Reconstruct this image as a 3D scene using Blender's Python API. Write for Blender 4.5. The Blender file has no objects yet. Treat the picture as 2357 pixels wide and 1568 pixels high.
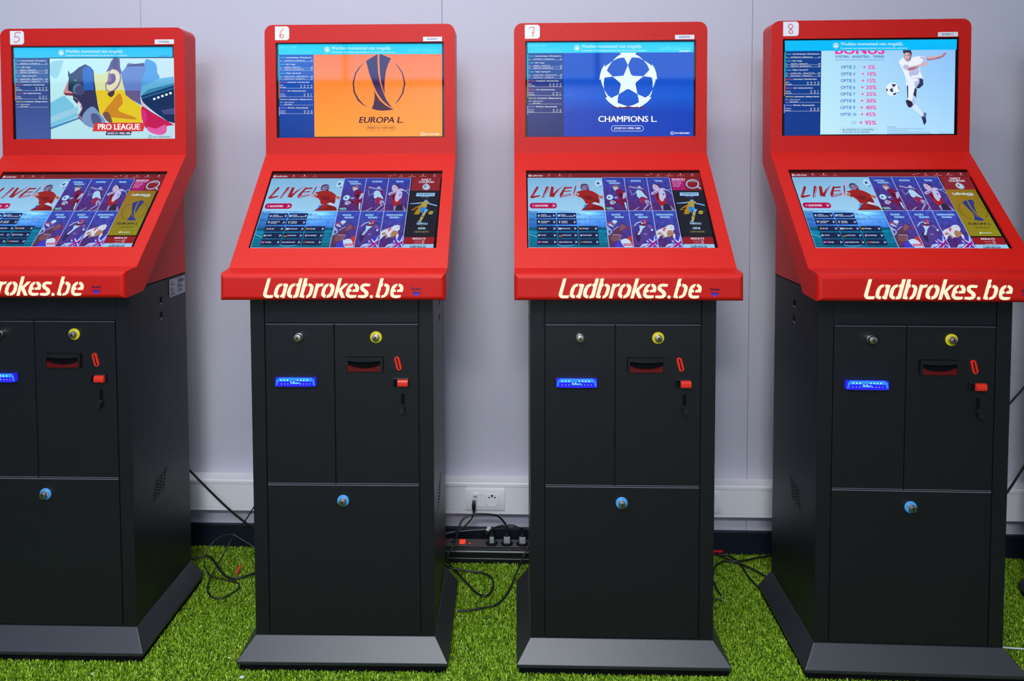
import bpy, bmesh, json, math, random
import numpy as np
from mathutils import Vector, Matrix, noise
from mathutils.geometry import tessellate_polygon

SC = bpy.context.scene
COL = SC.collection

# ------------------------------------------------------------------ camera, world, exposure, lamps
cam_d = bpy.data.cameras.new('camera')
cam = bpy.data.objects.new('camera', cam_d); COL.objects.link(cam); SC.camera = cam
cam_d.sensor_fit = 'HORIZONTAL'; cam_d.sensor_width = 36.0
cam_d.lens = 1585.41 * 36.0 / 2357.0
cam_d.shift_x = 35.43 / 2357.0            # shift lens: verticals kept upright
cam_d.shift_y = -337.39 / 2357.0
cam_d.clip_start = 0.05
_pitch, _yaw, _roll = 0.0424655, -0.0337999, -0.0030395
_f = Vector((math.sin(_yaw) * math.cos(_pitch), math.cos(_yaw) * math.cos(_pitch), -math.sin(_pitch)))
_r = _f.cross(Vector((0, 0, 1))).normalized(); _u = _r.cross(_f)
_R = _r * math.cos(_roll) + _u * math.sin(_roll); _U = _u * math.cos(_roll) - _r * math.sin(_roll)
_m = Matrix((_R, _U, -_f)).transposed().to_4x4(); _m.translation = Vector((0.06791, -2.27106, 1.28610))
cam.matrix_world = _m

world = bpy.data.worlds.new('world'); SC.world = world; world.use_nodes = True
world.node_tree.nodes['Background'].inputs['Color'].default_value = (0.8, 0.85, 1.0, 1)
world.node_tree.nodes['Background'].inputs['Strength'].default_value = 0.02
SC.view_settings.view_transform = 'Standard'; SC.view_settings.look = 'None'
SC.view_settings.exposure = 0.0; SC.view_settings.gamma = 1.0; SC.view_settings.use_curve_mapping = False
CEIL = 2.9
# ceiling panels: x, y, length x, length y, strength
LAMPS = [(-1.6, -1.16, 1.2, 0.30, 10.5), (-0.2, -1.16, 1.2, 0.30, 14.5), (1.1, -1.16, 1.0, 0.30, 3.5),
         (-0.18, -2.4, 0.9, 0.60, 18), (-0.18, -3.9, 0.9, 0.60, 58)]
LAMP_COL = (0.95, 0.97, 1.0)

FLOOR = -0.010          # solid floor under the turf pile; the tips of the pile are about z = 0

# ------------------------------------------------------------------ helpers
def lin(h):
    out = []
    if isinstance(h, str): h = [int(h[i:i + 2], 16) for i in (1, 3, 5)]
    for c in h:
        c = c / 255.0
        out.append(c / 12.92 if c <= 0.04045 else ((c + 0.055) / 1.055) ** 2.4)
    return tuple(out)

def mat(name, col, rough=0.5, metal=0.0, spec=0.5, bump=None, emit=None, es=1.0, vary=None, alpha=None):
    m = bpy.data.materials.new(name); m.use_nodes = True
    nt = m.node_tree; b = nt.nodes['Principled BSDF']
    if isinstance(col, str): col = lin(col)
    b.inputs['Base Color'].default_value = (*col, 1)
    b.inputs['Roughness'].default_value = rough; b.inputs['Metallic'].default_value = metal
    b.inputs['Specular IOR Level'].default_value = spec
    tc = nt.nodes.new('ShaderNodeTexCoord')
    if vary:                                   # (scale, amount): fine tone variation of the surface itself
        n = nt.nodes.new('ShaderNodeTexNoise'); n.inputs['Scale'].default_value = vary[0]; n.inputs['Detail'].default_value = 4
        nt.links.new(tc.outputs['Object'], n.inputs['Vector'])
        mx = nt.nodes.new('ShaderNodeMix'); mx.data_type = 'RGBA'
        mx.inputs['A'].default_value = (*[c * (1 - vary[1]) for c in col], 1)
        mx.inputs['B'].default_value = (*[min(1, c * (1 + vary[1])) for c in col], 1)
        nt.links.new(n.outputs['Fac'], mx.inputs['Factor']); nt.links.new(mx.outputs['Result'], b.inputs['Base Color'])
    if bump:                                   # (scale, strength, distance)
        n = nt.nodes.new('ShaderNodeTexNoise'); n.inputs['Scale'].default_value = bump[0]; n.inputs['Detail'].default_value = 2
        nt.links.new(tc.outputs['Object'], n.inputs['Vector'])
        bp = nt.nodes.new('ShaderNodeBump'); bp.inputs['Strength'].default_value = bump[1]; bp.inputs['Distance'].default_value = bump[2]
        nt.links.new(n.outputs['Fac'], bp.inputs['Height']); nt.links.new(bp.outputs['Normal'], b.inputs['Normal'])
    if emit:
        if isinstance(emit, str): emit = lin(emit)
        b.inputs['Emission Color'].default_value = (*emit, 1); b.inputs['Emission Strength'].default_value = es
    return m

M = {}
M['red'] = mat('red_powder_coat', (0.62, 0.0110, 0.0060), 0.30, 0, 0.28, (850, 1.0, 0.0006))
M['black'] = mat('black_powder_coat', (0.0080, 0.0085, 0.0105), 0.40, 0, 0.5, (850, 0.40, 0.0006))
M['plinth'] = mat('plinth_powder_coat', (0.020, 0.0215, 0.027), 0.42, 0, 1.0, (850, 0.35, 0.0006))
M['void'] = mat('dark_void', (0.003, 0.003, 0.004), 0.8, 0, 0.1)
M['plastic'] = mat('black_plastic', (0.013, 0.013, 0.015), 0.32)
M['glass'] = mat('screen_glass', (0.0015, 0.0015, 0.0025), 0.05, 0, 0.5)
M['metal'] = mat('nickel', (0.72, 0.63, 0.57), 0.25, 1.0)
M['yellow'] = mat('yellow_ring', '#f0de14', 0.4)
M['blue'] = mat('blue_ring', '#4aa6f0', 0.4)
M['redplastic'] = mat('red_plastic', '#f2341f', 0.35)
M['redtrans'] = mat('dark_red_plastic', '#6a1216', 0.25)
M['sticker'] = mat('white_sticker', '#eeeef6', 0.5)
M['ink'] = mat('red_ink', '#e07868', 0.6)
M['print'] = mat('black_print', '#2c2c38', 0.6)
M['logo'] = mat('backlit_acrylic', (0.25, 0.24, 0.18), 0.4, emit='#fff3cb', es=0.80)
M['led'] = mat('blue_lit_acrylic', (0.01, 0.02, 0.3), 0.2, emit=(0.020, 0.008, 0.62), es=1.0)
M['led2'] = mat('cyan_lit_acrylic', (0.01, 0.1, 0.4), 0.2, emit=(0.02, 0.20, 1.0), es=1.3)
M['ledw'] = mat('led_dots', (0.5, 0.8, 1.0), 0.3, emit=(0.5, 0.9, 1.0), es=2.2)
M['plate'] = mat('silver_rating_plate', '#a4a6b4', 0.4, 0.3)
M['trunk'] = mat('white_plastic', (0.88, 0.88, 0.90), 0.40)
M['skirt'] = mat('navy_baseboard', (0.006, 0.011, 0.022), 0.45)
M['wall'] = mat('lavender_wall', (0.60, 0.585, 0.67), 0.8, 0, 0.2, (900, 0.12, 0.0006), vary=(3.0, 0.03))
M['wall2'] = mat('plain_wall', (0.70, 0.70, 0.73), 0.8)
M['ceil'] = mat('ceiling_tile', (0.75, 0.75, 0.75), 0.9)
M['floor'] = mat('turf_backing', (0.020, 0.048, 0.003), 0.95, vary=(60, 0.4))
M['cable'] = mat('black_cable', (0.012, 0.012, 0.012), 0.35)
M['greycable'] = mat('grey_cable', (0.30, 0.30, 0.31), 0.45)
M['strip'] = mat('power_strip_face', (0.115, 0.102, 0.098), 0.45, bump=(400, 0.3, 0.0006))
M['stripdark'] = mat('power_strip_side', (0.010, 0.010, 0.012), 0.35)
M['plug'] = mat('grey_plug', (0.33, 0.35, 0.36), 0.45)
M['redglow'] = mat('lit_red_switch', (0.5, 0.02, 0.01), 0.3, emit=(1.0, 0.035, 0.012), es=1.5)
M['redtag'] = mat('red_tag', '#d81c28', 0.45)
M['white'] = mat('white_scrap', '#dadade', 0.6)
M['socketdark'] = mat('socket_hole', (0.01, 0.01, 0.012), 0.6)
M['edge'] = mat('edge_highlight', (0.34, 0.34, 0.39), 0.45, 0.6)  # pale tone that paints the highlight lines on the door edges
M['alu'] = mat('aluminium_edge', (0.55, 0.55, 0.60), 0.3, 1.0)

def attr_mat(name, emission):
    m = bpy.data.materials.new(name); m.use_nodes = True; nt = m.node_tree; b = nt.nodes['Principled BSDF']
    a = nt.nodes.new('ShaderNodeAttribute'); a.attribute_name = 'picture'
    if emission:
        b.inputs['Base Color'].default_value = (0.001, 0.001, 0.001, 1); b.inputs['Roughness'].default_value = 0.05
        nt.links.new(a.outputs['Color'], b.inputs['Emission Color']); b.inputs['Emission Strength'].default_value = emission
    else:
        nt.links.new(a.outputs['Color'], b.inputs['Base Color']); b.inputs['Roughness'].default_value = 0.5
    return m
M['picture'] = attr_mat('screen_picture', 1.0)
M['printed'] = attr_mat('printed_colours', 0)

def mesh_from(name, verts, faces, mats=None, fm=None):
    me = bpy.data.meshes.new(name); me.from_pydata([tuple(v) for v in verts], [], faces)
    for m in (mats or []): me.materials.append(m)
    if fm: me.polygons.foreach_set('material_index', fm)
    me.update(); return me

class MB:
    """collects shapes with materials into one mesh"""
    def __init__(s): s.v = []; s.f = []; s.m = []; s.mats = []
    def mi(s, m):
        if m not in s.mats: s.mats.append(m)
        return s.mats.index(m)
    def add(s, vs, fs, m):
        o = len(s.v); k = s.mi(m); s.v += [tuple(v) for v in vs]
        for f in fs: s.f.append([i + o for i in f]); s.m.append(k)
    def box(s, x0, x1, y0, y1, z0, z1, m, bev=0.0, seg=2):
        bm = bmesh.new(); bmesh.ops.create_cube(bm, size=1)
        for v in bm.verts: v.co = Vector(((x0 + x1) / 2 + v.co.x * (x1 - x0), (y0 + y1) / 2 + v.co.y * (y1 - y0), (z0 + z1) / 2 + v.co.z * (z1 - z0)))
        if bev: bmesh.ops.bevel(bm, geom=bm.edges[:], offset=bev, segments=seg, profile=0.5, affect='EDGES')
        s.bm(bm, m)
    def bm(s, bm, m):
        bm.verts.index_update(); s.add([v.co[:] for v in bm.verts], [[v.index for v in f.verts] for f in bm.faces], m); bm.free()
    def cyl(s, c, axis, r, h, m, n=28, r2=None, bev=0.0):
        """cylinder from c along axis (unit vector) of height h"""
        a = Vector(axis).normalized(); t = a.orthogonal().normalized(); b = a.cross(t); c = Vector(c); r2 = r if r2 is None else r2
        prof = [(r, 0.0), (r2, h)] if not bev else [(r, 0.0), (r2, h - bev), (r2 - bev * 0.3, h - bev * 0.3), (r2 - bev, h)]
        vs = []; fs = []
        for rr, hh in prof:
            for i in range(n):
                q = 2 * math.pi * i / n; vs.append(c + a * hh + (t * math.cos(q) + b * math.sin(q)) * rr)
        for k in range(len(prof) - 1):
            for i in range(n):
                j = (i + 1) % n; fs.append([k * n + i, k * n + j, (k + 1) * n + j, (k + 1) * n + i])
        fs.append(list(range(n - 1, -1, -1))); fs.append([(len(prof) - 1) * n + i for i in range(n)])
        s.add(vs, fs, m)
    def prism(s, pts, fn, d0, d1, m):
        """2D polygon extruded: fn(p, d) -> 3D"""
        n = len(pts); vs = [fn(p, d0) for p in pts] + [fn(p, d1) for p in pts]
        tri = tessellate_polygon([[Vector((p[0], p[1], 0)) for p in pts]])
        fs = [list(t) for t in tri] + [[i + n for i in t][::-1] for t in tri] + [[i, (i + 1) % n, (i + 1) % n + n, i + n] for i in range(n)]
        s.add(vs, fs, m)
    def mesh(s, name):
        me = mesh_from(name, s.v, s.f, s.mats, s.m)
        bm = bmesh.new(); bm.from_mesh(me); bmesh.ops.recalc_face_normals(bm, faces=bm.faces[:]); bm.to_mesh(me); bm.free()
        return me

def link(name, me, parent=None, loc=None, rot=None):
    o = bpy.data.objects.new(name, me); COL.objects.link(o)
    if parent: o.parent = parent
    if loc is not None: o.location = loc
    if rot is not None: o.rotation_euler = rot
    return o
def tag(o, label=None, cat=None, group=None, kind=None):
    for k, v in (('label', label), ('category', cat), ('group', group), ('kind', kind)):
        if v: o[k] = v
    return o
def empty(name, loc, rz=0.0):
    o = bpy.data.objects.new(name, None); COL.objects.link(o); o.location = loc; o.rotation_euler = (0, 0, rz); o.empty_display_size = 0.1
    return o
def smooth(me, ang=40):
    me.shade_smooth(); me.set_sharp_from_angle(angle=math.radians(ang)); return me

def catmull(pts, n=6, closed=False):
    P = [Vector(p) for p in pts]; out = []; N = len(P)
    for i in range(N if closed else N - 1):
        if closed: a, b, c, d = P[i - 1], P[i], P[(i + 1) % N], P[(i + 2) % N]
        else: a, b, c, d = P[max(i - 1, 0)], P[i], P[i + 1], P[min(i + 2, N - 1)]
        for k in range(n):
            t = k / n
            out.append(0.5 * ((2 * b) + (c - a) * t + (2 * a - 5 * b + 4 * c - d) * t * t + (3 * b - a - 3 * c + d) * t ** 3))
    if not closed: out.append(P[-1])
    return out
def tube(mb, pts, r, m, n=10, sub=8):
    p = catmull(pts, sub); vs = []; fs = []; nrm = None
    for i, q in enumerate(p):
        t = (p[min(i + 1, len(p) - 1)] - p[max(i - 1, 0)]).normalized()
        nrm = t.orthogonal().normalized() if nrm is None else (nrm - t * nrm.dot(t)).normalized()
        b = t.cross(nrm)
        for k in range(n):
            a = 2 * math.pi * k / n; vs.append(q + (nrm * math.cos(a) + b * math.sin(a)) * r)
    for i in range(len(p) - 1):
        for k in range(n):
            j = (k + 1) % n; fs.append([i * n + k, i * n + j, (i + 1) * n + j, (i + 1) * n + k])
    fs.append(list(range(n))[::-1]); fs.append([(len(p) - 1) * n + k for k in range(n)])
    mb.add(vs, fs, m)

# ------------------------------------------------------------------ pictures: flat coloured shapes laid in thin layers
_fc = {}
def glyphs(txt, bold, shear):
    key = (txt, bold, shear)
    if key not in _fc:
        cu = bpy.data.curves.new('t', 'FONT'); cu.body = txt; cu.size = 1.0; cu.shear = shear
        cu.resolution_u = 3
        o = bpy.data.objects.new('t', cu); COL.objects.link(o)
        dg = bpy.context.evaluated_depsgraph_get(); e = o.evaluated_get(dg); me = e.to_mesh()
        vs = [(v.co.x, v.co.y) for v in me.vertices]; fs = [list(p.vertices) for p in me.polygons]
        e.to_mesh_clear(); bpy.data.objects.remove(o); bpy.data.curves.remove(cu)
        if bold:                                    # overprint shifted copies for a heavier weight
            n = len(vs); d = 0.022 * bold; vs0, fs0 = vs[:], fs[:]; vs = []; fs = []
            for k, (dx, dy) in enumerate(((-d, 0), (d, 0), (0, 0), (-d / 2, 0), (d / 2, 0), (0, d * 0.35), (0, -d * 0.35))):
                vs += [(a + dx, b + dy) for a, b in vs0]; fs += [[i + k * n for i in f] for f in fs0]
        _fc[key] = (vs, fs)
    return _fc[key]
def capheight(bold): return max(v[1] for v in glyphs('H', bold, 0.0)[0])

def stadium(u, v):
    if v < 0.46:
        c = np.array([0.05, 0.30, 0.80]) * (1 - v) + np.array([0.02, 0.05, 0.45]) * v * 1.6
        g = math.exp(-((u - 0.72) ** 2) / 0.05 - (v / 0.28) ** 2) * 0.75 + math.exp(-((u - 0.30) ** 2) / 0.09 - (v / 0.10) ** 2) * 0.5
        c = c + np.array([0.25, 0.45, 0.45]) * g
        if u < 0.12: c = c * 0.75
    else:
        c = np.array([0.0, 0.20, 0.42]) * (1 - (v - 0.46)) + np.array([0.0, 0.02, 0.0])
        if v < 0.53: c = c * 0.45
    return c

class Picture:
    def __init__(s, w, h, step=3.0e-5):
        s.w, s.h, s.step = w, h, step; s.v = []; s.f = []; s.c = []; s.boxes = []
    def xy(s, p): return ((p[0] - 0.5) * s.w, (0.5 - p[1]) * s.h)
    def put(s, pts, faces, cols):
        xs = [p[0] for p in pts]; ys = [p[1] for p in pts]; bb = (min(xs), max(xs), min(ys), max(ys)); lv = 0
        for b, l in s.boxes:
            if l >= lv and b[0] < bb[1] and b[1] > bb[0] and b[2] < bb[3] and b[3] > bb[2]: lv = l + 1
        s.boxes.append((bb, lv)); o = len(s.v); z = lv * s.step
        s.v += [(p[0], p[1], z) for p in pts]; s.f += [[i + o for i in f] for f in faces]
        s.c += cols if isinstance(cols, list) else [cols] * len(pts)
    def poly(s, pts, col):
        tri = tessellate_polygon([[Vector((p[0], p[1], 0)) for p in pts]])
        fs = []
        for t in tri:
            a, b, c = (pts[i] for i in t)
            if (b[0] - a[0]) * (c[1] - a[1]) - (b[1] - a[1]) * (c[0] - a[0]) < 0: t = t[::-1]
            fs.append(list(t))
        s.put(pts, fs, col)
    def draw(s, ops):
        for op in ops:
            k = op[0]
            if k == 'P':
                pts = [s.xy((a / 1e4, b / 1e4)) for a, b in op[3]]
                if op[2]: pts = [(q.x, q.y) for q in catmull([(*p, 0) for p in pts], 4, True)]
                s.poly(pts, lin(op[1]))
            elif k == 'S':
                pts = [Vector((*s.xy((a / 1e4, b / 1e4)), 0)) for a, b in op[4]]
                if op[3]: pts = catmull(pts, 5)
                w = op[2] * s.w / 2; vs = []; fs = []; n = len(pts); closed = (pts[0] - pts[-1]).length < 1e-6
                for i in range(n):
                    a = pts[i - 1] if i else (pts[-2] if closed else pts[0]); b = pts[i + 1] if i < n - 1 else (pts[1] if closed else pts[-1])
                    d1 = (pts[i] - a); d2 = (b - pts[i])
                    d1 = d1.normalized() if d1.length > 1e-9 else d2.normalized(); d2 = d2.normalized() if d2.length > 1e-9 else d1
                    t = (d1 + d2).normalized() if (d1 + d2).length > 1e-6 else d1
                    nn = Vector((-t.y, t.x, 0)); kx = w / max(0.45, nn.dot(Vector((-d1.y, d1.x, 0))))
                    vs += [(pts[i] - nn * kx)[:2], (pts[i] + nn * kx)[:2]]
                for i in range(n - 1): fs.append([2 * i, 2 * i + 2, 2 * i + 3, 2 * i + 1])
                s.put(vs, fs, lin(op[1]))
            elif k == 'T':
                _, col, txt, a, b, ch, bold, sh = op
                vs, fs = glyphs(txt, bold, sh)
                if not vs: continue
                x0 = min(v[0] for v in vs); x1 = max(v[0] for v in vs)
                A = s.xy((a[0] / 1e4, a[1] / 1e4)); B = s.xy((b[0] / 1e4, b[1] / 1e4)); sy = ch / 1e4 * s.h / capheight(bold)
                pts = [(A[0] + (B[0] - A[0]) * (v[0] - x0) / (x1 - x0), A[1] + (B[1] - A[1]) * (v[0] - x0) / (x1 - x0) + v[1] * sy) for v in vs]
                s.put(pts, fs, lin(col))
            elif k == 'G':
                _, cols, q, n, nz = op
                q = [Vector((*s.xy((a / 1e4, b / 1e4)), 0)) for a, b in q]; nx, ny = n; vs = []; cs = []; fs = []
                cc = None if cols == 'stadium' else [np.array(lin(c)) for c in cols]
                for j in range(ny + 1):
                    for i in range(nx + 1):
                        u, v = i / nx, j / ny
                        p = (q[0] * (1 - u) + q[1] * u) * (1 - v) + (q[3] * (1 - u) + q[2] * u) * v
                        c = stadium(u, v) if cc is None else (cc[0] * (1 - u) + cc[1] * u) * (1 - v) + (cc[3] * (1 - u) + cc[2] * u) * v
                        if nz:
                            amp, scl, kind = nz
                            if kind == 'st': a = noise.noise(Vector((u * 4 + 3.3, v * scl * 1.3, 1.7))) + 0.6 * noise.noise(Vector((u * scl * 2, v * scl * 2, 9.1)))
                            else: a = noise.noise(Vector((p.x * 160, p.y * 160, 4.2))) + 0.5 * noise.noise(Vector((p.x * 420, p.y * 420, 8.8)))
                            c = c * max(0.25, 1 + a * amp * 2.0)
                        vs.append((p.x, p.y)); cs.append(tuple(float(x) for x in c))
                for j in range(ny):
                    for i in range(nx):
                        o = j * (nx + 1) + i; fs.append([o, o + nx + 1, o + nx + 2, o + 1])
                s.put(vs, fs, cs)
        return s
    def mesh(s, name, m):
        me = mesh_from(name, s.v, s.f, [m])
        at = me.attributes.new('picture', 'FLOAT_COLOR', 'POINT')
        at.data.foreach_set('color', np.array([(*c, 1.0) for c in s.c], dtype=np.float32).ravel())
        return me

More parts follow.
